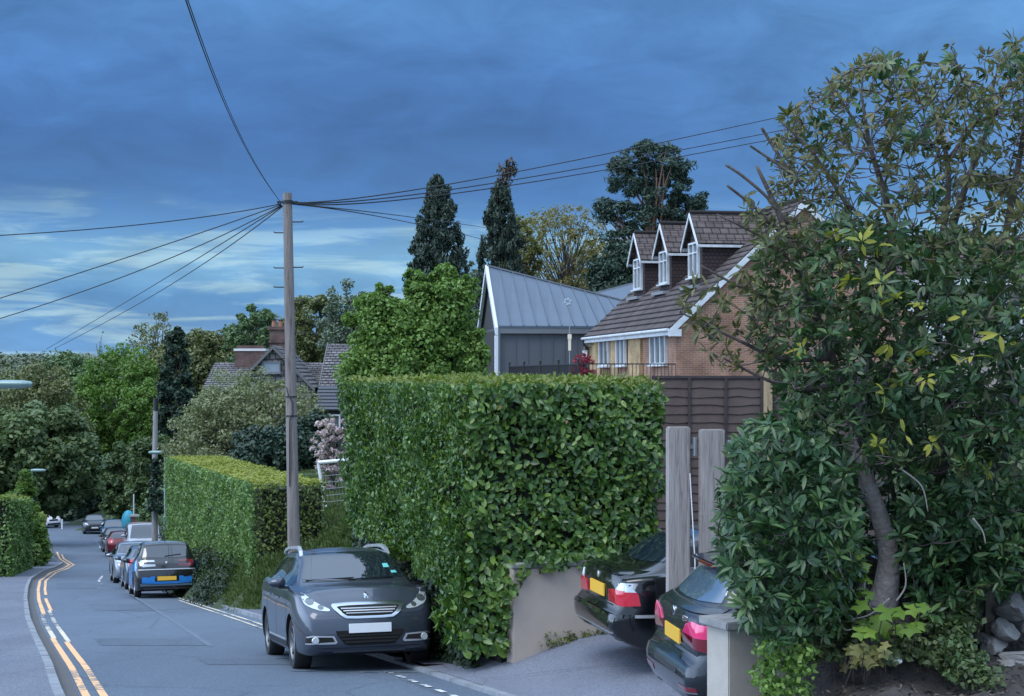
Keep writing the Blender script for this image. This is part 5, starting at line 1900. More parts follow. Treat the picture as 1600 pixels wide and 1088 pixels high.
def telegraph_pole():
    b_, t_ = at(460, 905, PY), at(449, 302, PY)
    E = empty('telegraph_pole', b_)
    tag(E, 'tall weathered timber telegraph pole with step pegs and many cables', 'telegraph pole')
    P_ = lambda px, py: at(px, py, PY) - b_
    r0, r1 = .124, .088
    pts = [P_(461, 960)] + [P_(460 - 11 * i / 10, 905 - 603 * i / 10) for i in range(11)]
    rad = [r0 * 1.02] + [r0 + (r1 - r0) * i / 10 for i in range(11)]
    MB().tube(pts, rad, 18).build('pole', M_POLE, E, smooth=True, angle=50)
    for px, py, sd in ((455, 347, 1), (447, 364, -1), (455, 418, 1), (447, 419, -1), (447, 449, -1), (456, 470, 1), (448, 500, -1), (458, 520, 1), (449, 560, -1)):
        c = P_(px, py)
        pg = MB().tube([c, c + Vector((sd * .22, -.02, 0)), c + Vector((sd * .235, -.02, .02))], .012, 6)
        pg.build('step_peg', M_IRON, E)
    br = MB()
    c = P_(449.5, 316)
    br.lathe([(.097, c.z - .03), (.105, c.z - .03), (.105, c.z + .03), (.097, c.z + .03)], 'z', 20, (c.x, c.y, 0), closed=True)
    br.bar(c + Vector((-.20, -.03, 0)), c + Vector((.20, -.03, 0)), .035, .03)
    for dx in (-.17, -.13, .13, .17):
        br.tube([c + Vector((dx, -.03, -.01)), c + Vector((dx * 1.1, -.03, -.05))], .015, 6)
    br.build('ring_bracket', M_IRON, E, smooth=True, angle=40)
    # clips and the cable that runs down the face
    for py in (620, 650):
        cl = MB()
        c = P_(455, py)
        cl.lathe([(.113, c.z - .012), (.12, c.z - .012), (.12, c.z + .012), (.113, c.z + .012)], 'z', 18, (c.x, c.y, 0), closed=True)
        cl.build('cable_clip', M_IRON, E)
    q = MB()
    q.tube([P_(449, 605) + Vector((0, -.122, 0)), P_(452, 618) + Vector((0, -.124, 0)), P_(459, 628) + Vector((0, -.125, 0)), P_(459, 645) + Vector((0, -.125, 0)), P_(454, 655) + Vector((0, -.127, 0)), P_(454, 760) + Vector((0, -.131, 0))], .010, 6)
    q.build('down_cable', M_IRON, E)


telegraph_pole()
M_CABLE = mat('cable_black', (.015, .015, .017), .6)


def wire(p0, p1, p2, label, r=.010):
    """cable through three picture points given with their distances"""
    A, M_, B_ = (at(*q) for q in (p0, p1, p2))
    t = (M_.y - A.y) / (B_.y - A.y) if abs(B_.y - A.y) > 1 else .5
    t = min(max(t, .25), .75)
    C_ = (M_ - A * (1 - t) ** 2 - B_ * t * t) / (2 * t * (1 - t))
    pts = []
    for i in range(25):
        s = i / 24
        pts.append(A * (1 - s) ** 2 + C_ * 2 * s * (1 - s) + B_ * s * s)
    o = pts[0].copy()
    ob = MB().tube([p - o for p in pts], r, 6).build('overhead_cable', M_CABLE, smooth=True)
    ob.location = o
    tag(ob, label, 'cable', 'overhead cables from the telegraph pole')


wire((439, 317, 31), (352, 165, 14), (248, -130, 6), 'doubled cable rising steeply over the road to the top of the photo, outer strand', .0042)
wire((440, 318, 31), (356, 168, 14), (251, -130, 6), 'doubled cable rising steeply over the road to the top of the photo, inner strand', .0034)
wire((438, 319, 31), (230, 350, 29), (-60, 371, 27), 'highest cable running level across the dark clouds on the road side of the pole', .010)
wire((439, 320, 31), (215, 397, 32), (-60, 485, 33), 'cable sloping down across the pale sky, second below the level one', .010)
wire((440, 321, 31), (215, 424, 33), (-60, 516, 35), 'cable sloping down across the pale sky, third below the level one', .010)
wire((440, 322, 31), (250, 440, 52), (72, 546, 80), 'thin cable falling to the bare far treetops, upper of its pair', .013)
wire((441, 323, 31), (262, 448, 52), (85, 545, 80), 'thin cable falling to the bare far treetops, lower of its pair', .013)
wire((457, 317, 31), (810, 268, 46), (1330, 158, 62), 'upper of three cables rising over the conifers towards the rhododendron top', .015)
wire((457, 317, 31), (810, 280, 46), (1330, 182, 62), 'middle of three cables rising over the conifers towards the rhododendron top', .015)
wire((458, 318, 31), (810, 288, 46), (1330, 194, 62), 'lowest of three cables rising over the conifers towards the rhododendron top', .015)
wire((458, 319, 31), (600, 334, 50), (760, 356, 80), 'cable dipping behind the first conifer, upper of its group', .014)
wire((458, 319, 31), (600, 340, 50), (770, 378, 80), 'cable dipping behind the first conifer, lower of its group', .014)


def second_pole():
    Y = 78.0
    b_ = at(242, 800, Y)
    E = empty('telegraph_pole', b_)
    tag(E, 'distant pale telegraph pole with ivy round its foot', 'telegraph pole')
    h = (800 - 626) / F * Y
    MB().tube([(0, 0, -1.5), (0, 0, h * .5), (.04, 0, h)], [.16, .135, .11], 12).build('pole', M_POLE2, E, smooth=True, angle=50)
    MB().tube([(.04, 0, h - .5), (.04, 0, h + .1)], .125, 10).build('cap_band', M_IRON, E)


second_pole()
M_LAMP = mat('lamp_green_grey', (.22, .32, .30), .5, .1)
M_LAMPGLASS = mat('lamp_bowl', (.20, .30, .29), .2, 0, .6)


def street_lamp(px_base, py_base, px0, px1, py, Y, label, below=1.0):
    """column at px_base; lantern reaching from px0 to px1 at height py"""
    b_ = at(px_base, py_base, Y)
    E = empty('street_lamp', b_)
    tag(E, label, 'street lamp', 'street lamps along the road')
    top = at(px_base, py, Y) - b_
    MB().tube([(0, 0, -below), (0, 0, 1.1), (0, 0, 1.12), (0, 0, top.z)], [.075, .075, .05, .04], 10).build('column', M_LAMP, E, smooth=True, angle=40)
    a, c = at(px0, py, Y) - b_, at(px1, py, Y) - b_
    sd = 1 if c.x > 0.2 else -1
    MB().tube([(0, 0, top.z - .05), (a.x if sd > 0 else c.x, 0, top.z)], .03, 8).build('arm', M_LAMP, E)
    L = c.x - a.x
    secs = []
    N = 12
    b = MB()
    for t, hw, hh in ((0, .04, .03), (.08, .09, .06), (.3, .12, .075), (.75, .12, .07), (.95, .07, .05), (1, .02, .02)):
        x = a.x + L * t if sd > 0 else c.x - L * t
        secs += [(x, math.cos(k * 2 * math.pi / N) * hw, top.z + math.sin(k * 2 * math.pi / N) * (hh if math.sin(k * 2 * math.pi / N) > 0 else hh * 1.2)) for k in range(N)]
    fs = [(i * N + k, i * N + (k + 1) % N, (i + 1) * N + (k + 1) % N, (i + 1) * N + k) for i in range(5) for k in range(N)]
    b.add(secs, fs)
    b.build('lantern', M_LAMPGLASS, E, smooth=True)
    MB().box(min(a.x, c.x) + .1 * abs(L), max(a.x, c.x) - .08 * abs(L), -.128, .128, top.z - .008, top.z + .012).build('lantern_rim', M_LAMP, E)


street_lamp(-22, 985, -14, 51, 600, 30, 'street lamp whose pale green lantern reaches in over the pavement at the picture edge')
street_lamp(50, 835, 48, 72, 735, 80, 'slim street lamp rising behind the bushes on the pavement side')
street_lamp(258, 848, 232, 258, 707, 67, 'slim green street lamp standing against the end of the clipped hedge')
MB_ = MB().box(-.04, .04, -.04, .04, -.3, 1.25)
o = MB_.build('marker_post', mat('white_post', (.68, .7, .7), .5), bevel=.005)
o.location = at(35, 850, 71) + Vector((0, 0, 0))
tag(o, 'short white marker post in the hedge gap beside the pavement', 'post')
o = MB().box(-.05, .05, -.05, .05, -.3, 1.1).build('marker_post', mat('white_post', (.68, .7, .7)), bevel=.005)
o.location = at(97, 832, 134)
tag(o, 'white post beside the white car where the road bends', 'post')
o = MB().tube([(0, 0, -.5), (0, 0, 1.9)], .045, 8).build('sign_post', mat('pale_pole', (.5, .53, .56)))
o.location = at(209, 818, 104)
tag(o, 'thin pale pole beside the teal tarpaulin beyond the camper', 'post')


def gate_pillar():
    E = empty('brick_pillar', at(214, 832, 101))
    tag(E, 'low brick gate pillar beyond the pale camper van', 'pillar')
    MB().box(-.35, .35, -.3, .3, -.6, 1.0).build('pillar_body', M_OLDBRICK, E, uv=True)
    MB().box(-.42, .42, -.37, .37, 1.002, 1.1).build('cap', M_COPE, E)


gate_pillar()
# teal tarpaulin over something on the verge
b = MB()
N, secs = 14, []
for t, r_ in ((0, .55), (.35, .6), (.7, .5), (.92, .28), (1, .02)):
    for k in range(N):
        a = 2 * math.pi * k / N
        secs.append((math.cos(a) * r_ * (1 + .10 * math.sin(5 * a)), math.sin(a) * r_ * (1 + .08 * math.cos(3 * a)), t * 1.35 - .25))
b.add(secs, [(i * N + k, i * N + (k + 1) % N, (i + 1) * N + (k + 1) % N, (i + 1) * N + k) for i in range(4) for k in range(N)])
o = b.build('teal_tarpaulin', mat('teal_sheet', (.03, .30, .42), .5), smooth=True)
o.location = at(200, 818, 106)
o.scale = (.75, .75, .8)
tag(o, 'teal tarpaulin covering a heap beside the blue people carrier', 'tarpaulin')


def goal():
    Y = 43.0
    o = at(510, 812, Y)
    E = empty('football_goal', o)
    tag(E, 'white garden football goal with a leaning post on the lawn', 'football goal')
    P_ = lambda px, py, dy=0: at(px, py, Y) + Vector((0, dy, 0)) - o
    m = mat('goal_white', (.72, .75, .76), .4)
    MB().tube([P_(511, 815), P_(505, 770)], .055, 8).tube([P_(505, 772), P_(497, 724)], .04, 8).build('post', m, E)
    MB().tube([P_(497, 723), P_(575, 716)], .05, 8).build('crossbar', m, E)
    MB().tube([P_(575, 716), P_(578, 800)], .05, 8).build('post', m, E)
    nt = MB()
    for k in range(15):
        a = P_(498 + 5 * k, 724 - .5 * k)
        nt.tube([a, a + Vector((.1, .7, -.5)), a + Vector((.15, 1.0, -1.3))], .006, 4, caps=False)
    for k in range(8):
        f = k / 7
        nt.tube([P_(498, 724) + Vector((.1 * f, f * 1.0, -1.3 * f)), P_(574, 716) + Vector((.1 * f, f * 1.0, -1.3 * f))], .006, 4, caps=False)
    nt.build('net', mat('net_grey', (.4, .42, .42), .8), E)


goal()

# ------------------------------------------------------------------ foliage
G = 1.0
L_LAUREL = leafmat('laurel', (.018, .050, .008), (.046, .108, .016), (.145, .215, .032), rough=.36, spec=.55, trans=.18, patch=1.2)
L_LAUREL_TOP = leafmat('laurel_new', (.09, .13, .025), (.16, .20, .04), (.24, .27, .06), rough=.42, trans=.3)
L_DEAD = leafmat('dead_leaf', (.10, .055, .03), (.16, .09, .05), (.26, .15, .10), trans=.1)
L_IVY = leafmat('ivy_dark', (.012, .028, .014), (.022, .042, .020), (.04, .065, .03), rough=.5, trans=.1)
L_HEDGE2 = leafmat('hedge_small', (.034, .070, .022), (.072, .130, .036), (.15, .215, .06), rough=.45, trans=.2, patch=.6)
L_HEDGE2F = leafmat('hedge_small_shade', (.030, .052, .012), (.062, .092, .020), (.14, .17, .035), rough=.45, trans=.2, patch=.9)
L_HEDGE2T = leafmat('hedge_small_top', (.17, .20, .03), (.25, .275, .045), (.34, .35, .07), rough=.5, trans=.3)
L_RHODO = leafmat('rhododendron', (.016, .044, .018), (.036, .084, .030), (.092, .145, .042), rough=.38, spec=.5, trans=.18, patch=.9)
L_RHODO_UP = leafmat('rhododendron_upper', (.06, .07, .030), (.10, .105, .042), (.19, .165, .06), rough=.45, trans=.3, patch=.9)
L_RHODO_MID = leafmat('rhododendron_mid', (.030, .052, .022), (.058, .088, .034), (.12, .14, .055), rough=.45, spec=.4, trans=.2, patch=.9)
L_YELLOW = leafmat('yellowing', (.18, .20, .03), (.30, .30, .04), (.42, .36, .05), trans=.3)
L_SEED = leafmat('seedling', (.08, .15, .02), (.14, .24, .03), (.22, .32, .05), trans=.35)
L_MAPLE = leafmat('maple', (.042, .080, .018), (.075, .128, .028), (.13, .19, .050), trans=.3, patch=.25)
L_CYP = leafmat('cypress', (.020, .036, .030), (.036, .058, .044), (.070, .088, .060), trans=.08, patch=.3)
L_CYPB = leafmat('cypress_brown', (.05, .04, .03), (.07, .055, .04), (.10, .08, .05), trans=.1)
L_PINE = leafmat('pine', (.016, .034, .026), (.030, .055, .040), (.055, .085, .055), trans=.1, patch=.3)
L_OAK = leafmat('oak_spring', (.10, .095, .040), (.155, .135, .055), (.21, .175, .075), trans=.35, patch=.2)
L_OAKG = leafmat('oak_green', (.085, .09, .030), (.125, .125, .038), (.17, .16, .055), trans=.35, patch=.2)
L_HAW = leafmat('hawthorn', (.085, .105, .050), (.135, .150, .078), (.20, .205, .115), trans=.25, patch=.3)
L_DARK = leafmat('dark_evergreen', (.010, .026, .018), (.020, .042, .026), (.038, .062, .036), trans=.08, patch=.3)
L_MID = leafmat('mid_green', (.036, .068, .028), (.060, .100, .040), (.10, .145, .056), trans=.2, patch=.25)
L_MIDD = leafmat('valley_green', (.034, .060, .024), (.060, .090, .034), (.10, .135, .05), trans=.2, patch=.25)
L_BRIGHT = leafmat('bright_green', (.065, .13, .022), (.095, .175, .032), (.15, .23, .05), trans=.3, patch=.2)
L_OLIVE = leafmat('olive', (.055, .068, .026), (.088, .100, .038), (.13, .14, .054), trans=.2, patch=.2)
L_BLUEG = leafmat('blue_green', (.055, .085, .060), (.085, .115, .080), (.13, .155, .11), trans=.2, patch=.25)
L_FAR = leafmat('far_wood', (.045, .065, .040), (.070, .088, .052), (.10, .11, .06), trans=.1, patch=.05)
L_PINKF = leafmat('magnolia', (.42, .30, .36), (.58, .45, .50), (.72, .62, .66), trans=.3)
L_ACER = leafmat('acer', (.22, .02, .05), (.32, .04, .08), (.42, .08, .12), trans=.3)
L_GRASS = leafmat('grass', (.045, .075, .018), (.075, .115, .028), (.12, .16, .05), trans=.25, patch=.8)
L_LIME = leafmat('lime_hedge', (.10, .135, .03), (.16, .19, .045), (.22, .25, .07), trans=.3, patch=.5)
M_BARK = mat('bark', (.075, .062, .055), .95, noise=(6, .5), bump=(20, .8, .02))
M_BARK_L = mat('pale_bark', (.40, .36, .35), .9, noise=(7, .75, (.16, .14, .125)), bump=(26, .9, .03))
M_TWIG = mat('twig', (.085, .065, .062), .9)
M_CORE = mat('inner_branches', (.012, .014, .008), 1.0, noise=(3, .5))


def face_sheet(a, b, c, d, dens, depth):
    """random points on the quad a,b,c,d with a jitter along its outward normal; returns P and normal"""
    a, b, c, d = (np.array(v, dtype=float) for v in (a, b, c, d))
    area = np.linalg.norm(np.cross(b - a, d - a))
    n = int(area * dens)
    u, v = RNG.uniform(0, 1, n)[:, None], RNG.uniform(0, 1, n)[:, None]
    P = a * (1 - u) * (1 - v) + b * u * (1 - v) + c * u * v + d * (1 - u) * v
    nn = np.cross(b - a, d - a)
    nn /= np.linalg.norm(nn)
    return P + nn * RNG.uniform(-depth, depth * .5, n)[:, None], nn


def bumps(P, amp, sc):
    return amp * (np.sin(P[:, 0] * sc + P[:, 2] * sc * .7) * np.sin(P[:, 1] * sc * .9 - P[:, 2] * sc * 1.1) + .5 * np.sin(P[:, 0] * sc * 2.3 + P[:, 1] * sc * 1.9 + P[:, 2] * sc * 2.7))


# ---- the tall laurel hedge
def laurel_hedge():
    A, B, C_, D_ = (-.52, 18.40), (-2.62, 25.6), (.25, 26.3), (1.80, 19.25)
    zt = 1.50
    E = empty('laurel_hedge', (-.5, 18.4, -1.7))
    o = np.array((-.5, 18.4, -1.7))
    tag(E, 'tall square clipped laurel hedge with big glossy leaves above the cream wall', 'hedge')
    i = .17
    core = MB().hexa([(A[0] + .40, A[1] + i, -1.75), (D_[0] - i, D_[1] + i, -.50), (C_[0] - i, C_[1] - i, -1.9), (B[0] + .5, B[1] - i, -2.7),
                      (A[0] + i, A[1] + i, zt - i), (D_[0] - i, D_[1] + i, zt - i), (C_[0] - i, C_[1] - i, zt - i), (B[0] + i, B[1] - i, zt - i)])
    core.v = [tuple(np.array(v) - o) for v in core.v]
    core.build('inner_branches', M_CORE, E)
    PP, NN, LL = [], [], []

    def add(q, dens, depth, l, amp=.085):
        P, n = face_sheet(*q, dens, depth)
        P = P + n * bumps(P, amp, 2.6)[:, None]
        PP.append(P)
        NN.append(np.repeat(n[None, :], len(P), 0))
        LL.append(np.full(len(P), l))
    zb = -1.62
    # street face: upper part, then the recessed lower ivy
    add(((B[0], B[1], -.75), (B[0], B[1], zt), (A[0], A[1], zt), (A[0], A[1], -.95)), 1350, .13, .086)
    # drive face
    add(((A[0], A[1], -.62), (D_[0], D_[1], -.62), (D_[0], D_[1], zt), (A[0], A[1], zt)), 1050, .15, .108, .085)
    # right end
    add(((D_[0], D_[1], -.7), (C_[0], C_[1], -.7), (C_[0], C_[1], zt), (D_[0], D_[1], zt)), 260, .12, .14)
    # far end
    add(((C_[0], C_[1], -1.8), (B[0], B[1], -2.4), (B[0], B[1], zt), (C_[0], C_[1], zt)), 220, .12, .13)
    # the near corner runs on down to the drive
    add(((A[0] - .02, A[1], zb), (A[0] + .46, A[1] + .02, zb), (A[0] + .50, A[1], -.5), (A[0], A[1] - .02, -.5)), 620, .10, .135)
    add(((A[0] - .30, A[1] + 1.1, -1.3), (A[0] - .32, A[1] + 1.1, -.5), (A[0], A[1], -.5), (A[0], A[1], zb)), 560, .10, .125)
    for q in (((-.20, 18.16, -1.02), (.03, 18.19, -.96), (.27, 18.27, -.54), (-.20, 18.16, -.48)), ((-.14, 18.30, -1.6), (-.03, 18.32, -1.6), (-.02, 18.32, -.9), (-.14, 18.30, -.9)), ((.2, 18.40, -.66), (.95, 18.72, -.62), (.95, 18.70, -.42), (.2, 18.40, -.42))):
        add(q, 620, .07, .115)
    P, N, L = np.concatenate(PP) - o, np.concatenate(NN), np.concatenate(LL)
    # thin places where the dark inside shows, and a scatter of dead leaves
    keep = np.ones(len(P), bool)
    for h in (np.array((RNG.uniform(-.3, 1.7), 18.9, RNG.uniform(-.5, .6))) - o for _ in range(2)):
        d = P - h
        keep &= ~((np.abs(d[:, 0]) < RNG.uniform(.05, .14)) & (np.abs(d[:, 1]) < .7) & (np.abs(d[:, 2]) < RNG.uniform(.04, .10)) & (RNG.uniform(size=len(P)) < .92))
    P, N, L = P[keep], N[keep], L[keep]
    dl = RNG.permutation(len(P))[:46]
    scatter('dead_foliage', P[dl] + N[dl] * .05, None, .085, .04, L_DEAD, E, big=True, out=N[dl], spread=.7)
    # a few sprays that stand away from the clipped face
    out = N * 1.05
    n = len(P)
    Nn = nrm(out + np.array([[0, -.05, .45]]) + RNG.normal(size=(n, 3)) * .50)
    D = RNG.normal(size=(n, 3)) * .8 + np.array([[0, 0, -.10]]) + N * .35
    D = D - Nn * np.sum(D * Nn, 1, keepdims=True)
    Ls = L * RNG.uniform(.6, 1.2, n)
    V, lo = leaf_arrays(P - nrm(D) * (Ls * .4)[:, None], D, Nn, Ls, Ls * RNG.uniform(.42, .58, n), True, .18)
    np_mesh('foliage', V, 4, lo, L_LAUREL, E, smooth=True)
    # top flush of new leaves
    P, nn = face_sheet((A[0], A[1], zt), (D_[0], D_[1], zt), (C_[0], C_[1], zt), (B[0], B[1], zt), 300, .05)
    P[:, 2] += np.abs(RNG.normal(0, .03, len(P)))
    N = nrm(RNG.normal(size=P.shape) * .6 + np.array([[0, -.2, .8]]))
    D = RNG.normal(size=P.shape) * .6 + np.array([[0, 0, .6]])
    D = D - N * np.sum(D * N, 1, keepdims=True)
    Ls = RNG.uniform(.07, .12, len(P))
    V, lo = leaf_arrays(P - o, D, N, Ls, Ls * .42, True, .12)
    np_mesh('new_shoots', V, 4, lo, L_LAUREL_TOP, E, smooth=True)
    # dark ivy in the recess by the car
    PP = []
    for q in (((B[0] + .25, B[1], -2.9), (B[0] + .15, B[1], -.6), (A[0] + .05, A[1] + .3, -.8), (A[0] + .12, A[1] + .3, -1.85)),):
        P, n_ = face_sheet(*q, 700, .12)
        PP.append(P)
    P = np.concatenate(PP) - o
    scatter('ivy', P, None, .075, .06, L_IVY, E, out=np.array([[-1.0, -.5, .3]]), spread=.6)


laurel_hedge()


# ---- the second hedge with its yellow-green top
def clipped_hedge():
    A, B = (-6.05, 37.6), (-12.95, 60.0)
    D_, C_ = (-4.40, 38.0), (-10.9, 60.4)
    za, zb = -.93, -1.42
    ga, gb = -3.15, -5.3
    E = empty('clipped_hedge', (A[0], A[1], ga))
    o = np.array((A[0], A[1], ga))
    tag(E, 'long clipped hedge with flat yellow green top behind the telegraph pole', 'hedge')
    i = .15
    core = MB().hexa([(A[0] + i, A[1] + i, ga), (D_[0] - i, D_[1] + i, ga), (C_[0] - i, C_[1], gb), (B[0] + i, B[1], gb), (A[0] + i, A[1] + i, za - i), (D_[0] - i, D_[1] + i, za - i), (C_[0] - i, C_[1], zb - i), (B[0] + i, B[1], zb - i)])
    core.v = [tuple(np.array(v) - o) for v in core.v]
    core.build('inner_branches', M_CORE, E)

    def lay(name, q, dens, l, m, up=.3, amp=.06, spread=.6):
        P, n = face_sheet(*q, dens, .10)
        P = P + n * bumps(P, amp, 2.0)[:, None]
        scatter(name, P - o, None, l, l * .5, m, E, out=n[None, :] * .8, upb=up, spread=spread, droop=.1)
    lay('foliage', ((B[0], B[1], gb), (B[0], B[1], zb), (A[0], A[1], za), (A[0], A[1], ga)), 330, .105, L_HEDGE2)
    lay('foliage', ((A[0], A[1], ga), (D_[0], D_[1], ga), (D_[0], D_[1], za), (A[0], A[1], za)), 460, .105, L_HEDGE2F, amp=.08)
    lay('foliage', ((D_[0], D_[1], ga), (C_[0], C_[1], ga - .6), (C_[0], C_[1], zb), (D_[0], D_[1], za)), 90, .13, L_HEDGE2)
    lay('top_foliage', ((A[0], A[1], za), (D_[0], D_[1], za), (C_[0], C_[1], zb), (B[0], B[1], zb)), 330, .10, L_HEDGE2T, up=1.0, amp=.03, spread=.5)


clipped_hedge()


# ---- general crowns
def clump_leaves(C, rad, per, l, w, m, parent, name='crown', flat=.8, upb=.5, spread=.6, droop=.15, hang=0.0, shell=.55, o=None):
    """C centres (n,3), rad (n,), leaves around each"""
    n = len(C)
    k = RNG.poisson(per, n)
    idx = np.repeat(np.arange(n), k)
    u = rdirs(len(idx))
    r = RNG.uniform(shell ** 3, 1.0, len(idx)) ** (1 / 3)
    off = u * (r * rad[idx])[:, None]
    off[:, 2] *= flat
    P = C[idx] + off
    if o is not None:
        P = P - o
    up = np.array([[0, 0, -hang]]) if hang else None
    return scatter(name, P, up, l, w, m, parent, out=u * .7, upb=upb, spread=spread, droop=droop, jitter=.4)


def branches(E, o, base, C, r0, top, frac=.5, m=None, name='trunk', nmax=26, wob=.10, lean=0.0):
    """trunk from base to top (absolute) with limbs reaching into clump centres"""
    m = m or M_BARK
    base, top = np.array(base, float), np.array(top, float)
    H = np.linalg.norm(top - base)
    n = 9
    ts = np.linspace(0, 1, n)
    wv = np.cumsum(RNG.normal(0, wob * H / n, (n, 2)), 0)
    wv[0] = 0
    T = base + (top - base) * ts[:, None]
    T[:, :2] += wv * ts[:, None]
    b = MB()
    b.tube([tuple(t - o) for t in T], [r0 * (1.25 if i == 0 else 1) * (1 - .85 * t) + .01 for i, t in enumerate(ts)], 9)
    trunk = b.build(name, m, E, smooth=True)
    lb = MB()
    sel = RNG.permutation(len(C))[:nmax]
    for i in sel:
        c = C[i]
        hz = np.clip((c[2] - base[2]) / max(.1, top[2] - base[2]) - .18 - .25 * RNG.uniform(), .15, .95)
        j = hz * (n - 1)
        p0 = T[int(j)] * (1 - j % 1) + T[min(n - 1, int(j) + 1)] * (j % 1)
        mid = (p0 + c) / 2 + RNG.normal(0, .06 * H, 3) * np.array([.6, .6, .5]) + np.array([0, 0, .03 * H])
        q = [(p0 * (1 - s) ** 2 + mid * 2 * s * (1 - s) + c * s * s) - o for s in np.linspace(0, 1, 7)]
        rr = r0 * (1 - .8 * hz) * .5
        lb.tube([tuple(v) for v in q], list(np.linspace(rr, rr * .18 + .006, 7)), 5, caps=False)
    if lb.v:
        lb.build('limb', m, trunk, smooth=True)
    return T


def envelope(kind, n, c, hw, h, dw):
    """clump centres inside a crown whose base is at c, half width hw, height h, depth half width dw"""
    if kind == 'round':
        u = rdirs(n)
        r = RNG.uniform(.25, 1, n) ** (1 / 2.4) * .92
        P = u * r[:, None] * np.array([hw, dw, h / 2])
        P[:, 2] += h / 2
    elif kind == 'dome':
        u = rdirs(n)
        u[:, 2] = np.abs(u[:, 2])
        r = RNG.uniform(.2, 1, n) ** (1 / 2.4) * .93
        P = u * r[:, None] * np.array([hw, dw, h])
    elif kind in ('cone', 'column'):
        t = RNG.uniform(0, 1, n) ** (1.35 if kind == 'cone' else 1.1)
        a = RNG.uniform(0, 2 * math.pi, n)
        pr = (1 - t) ** .8 if kind == 'cone' else np.sqrt(np.maximum(0, 1 - t ** 2.6)) * (.72 + .28 * (1 - t))
        rr = pr * RNG.uniform(.55, 1.0, n)
        P = np.stack([np.cos(a) * rr * hw, np.sin(a) * rr * dw, t * h], 1)
    elif kind == 'spire':
        t = RNG.uniform(0, 1, n) ** 1.15
        a = RNG.uniform(0, 2 * math.pi, n)
        rr = (1 - t) ** .52 * RNG.uniform(.15, 1.0, n) ** .6 * RNG.choice([.85, .95, 1.0, 1.1], n)
        P = np.stack([np.cos(a) * rr * hw, np.sin(a) * rr * dw, t * h], 1)
    else:                                                # fan: wide head, narrow foot
        t = RNG.uniform(0, 1, n)
        a = RNG.uniform(0, 2 * math.pi, n)
        pr = np.sin(np.clip(.25 + t * .75, 0, 1) * math.pi * .62)
        rr = pr * np.sqrt(RNG.uniform(0.1, 1, n))
        P = np.stack([np.cos(a) * rr * hw, np.sin(a) * rr * dw, t * h], 1)
    return P + np.array(c)


def tree(name, label, px, top, bot, hw, Y, kind, m, clumps, per, l, cr=.22, group=None, cat='tree', bark=None, r0=None, w=None, flat=.8, upb=.5, hang=0.0, ground_z=None, nlimb=20, dw=None, dx=0.0, shell=.5, extra=None, trunk=True, droop=.15, spread=.6):
    """crown drawn between picture rows top and bot, half width hw (photo pixels at distance Y)"""
    s = Y / F
    c = at(px, bot, Y)
    h, wd = (bot - top) * s, hw * s
    gzv = ground(c.x, Y) if ground_z is None else ground_z
    gzv = min(gzv, c.z - .05)
    E = empty(name, (c.x, Y, gzv))
    o = np.array((c.x, Y, gzv))
    tag(E, label, cat, group)
    C = envelope(kind, clumps, (c.x + dx, Y, c.z), wd, h, dw or wd * .9)
    rad = wd * cr * RNG.uniform(.6, 1.3, clumps)
    if kind in ('cone', 'column', 'spire'):
        rad = rad * (1.15 - .6 * (C[:, 2] - c.z) / h)
    # keep the outline inside the crown's height
    C[:, 2] = np.minimum(C[:, 2], c.z + h - rad * flat * .6)
    clump_leaves(C, rad, per, l, w or l * .6, m, E, o=o, flat=flat, upb=upb, hang=hang, shell=shell, droop=droop, spread=spread)
    if extra:
        extra(E, o, C, rad)
    if trunk:
        branches(E, o, (c.x, Y, gzv - .4), C, r0 or max(.06, wd * .07), (c.x + dx, Y, c.z + h * (.93 if kind in ('cone', 'column', 'spire') else .72)), m=bark, nmax=nlimb, wob=.015 if kind == 'spire' else .10)
    return E


TG = 'trees beyond the hedges'
def blob_tree(name, label, blobs, Y, m, l, w, per, group, px, bot, r0, nlimb=30, cr=(.3, .6), flat=.8, bark=None):
    """crown made of the listed soft masses (photo column, row, half width, half height, clumps)"""
    s = Y / F
    c = at(px, bot, Y)
    gzv = min(ground(c.x, Y), c.z - .05)
    E = empty(name, (c.x, Y, gzv))
    o = np.array((c.x, Y, gzv))
    tag(E, label, 'tree', group)
    C, rad = [], []
    for bx, by, rx, ry, k in blobs:
        u = rdirs(k) * (RNG.uniform(.15, 1, k) ** .4)[:, None]
        C.append(np.array(at(bx, by, Y)) + u * np.array([rx * s, rx * s * .9, ry * s]))
        rad.append(RNG.uniform(cr[0], cr[1], k) * min(1, rx * s * 1.2))
    C, rad = np.concatenate(C), np.concatenate(rad)
    clump_leaves(C, rad, per, l, w, m, E, o=o, flat=flat, upb=.5, shell=.35)
    branches(E, o, (c.x, Y, gzv - .4), C, r0, (c.x, Y, min(C[:, 2].max() - .5, at(0, min(q[1] for q in blobs) + 40, Y).z)), nmax=nlimb, m=bark)


blob_tree('maple_tree', 'fresh green maple rising behind the tall laurel hedge', [(690, 482, 50, 46, 60), (612, 512, 58, 42, 60), (650, 560, 92, 55, 90), (692, 432, 20, 17, 16), (722, 458, 20, 20, 16), (590, 478, 28, 16, 18), (575, 580, 40, 55, 40),
          (735, 560, 26, 60, 36), (655, 455, 20, 24, 16), (680, 610, 80, 50, 50), (632, 478, 24, 18, 16), (672, 448, 14, 20, 10), (546, 500, 12, 10, 8), (600, 462, 14, 22, 9), (640, 440, 9, 22, 8), (700, 418, 7, 16, 6), (735, 440, 10, 18, 8)], 46, L_MAPLE, .125, .08, 150, TG, 655, 690, .16, 40, (.26, .5))
tree('cypress_tree', 'dense dark column of cypress with a rounded top, beside the paler maple crown', 684, 277, 560, 66, 88, 'spire', L_CYP, 900, 34, .32, .105, TG, w=.10, hang=1.2, upb=.1, flat=1.5)
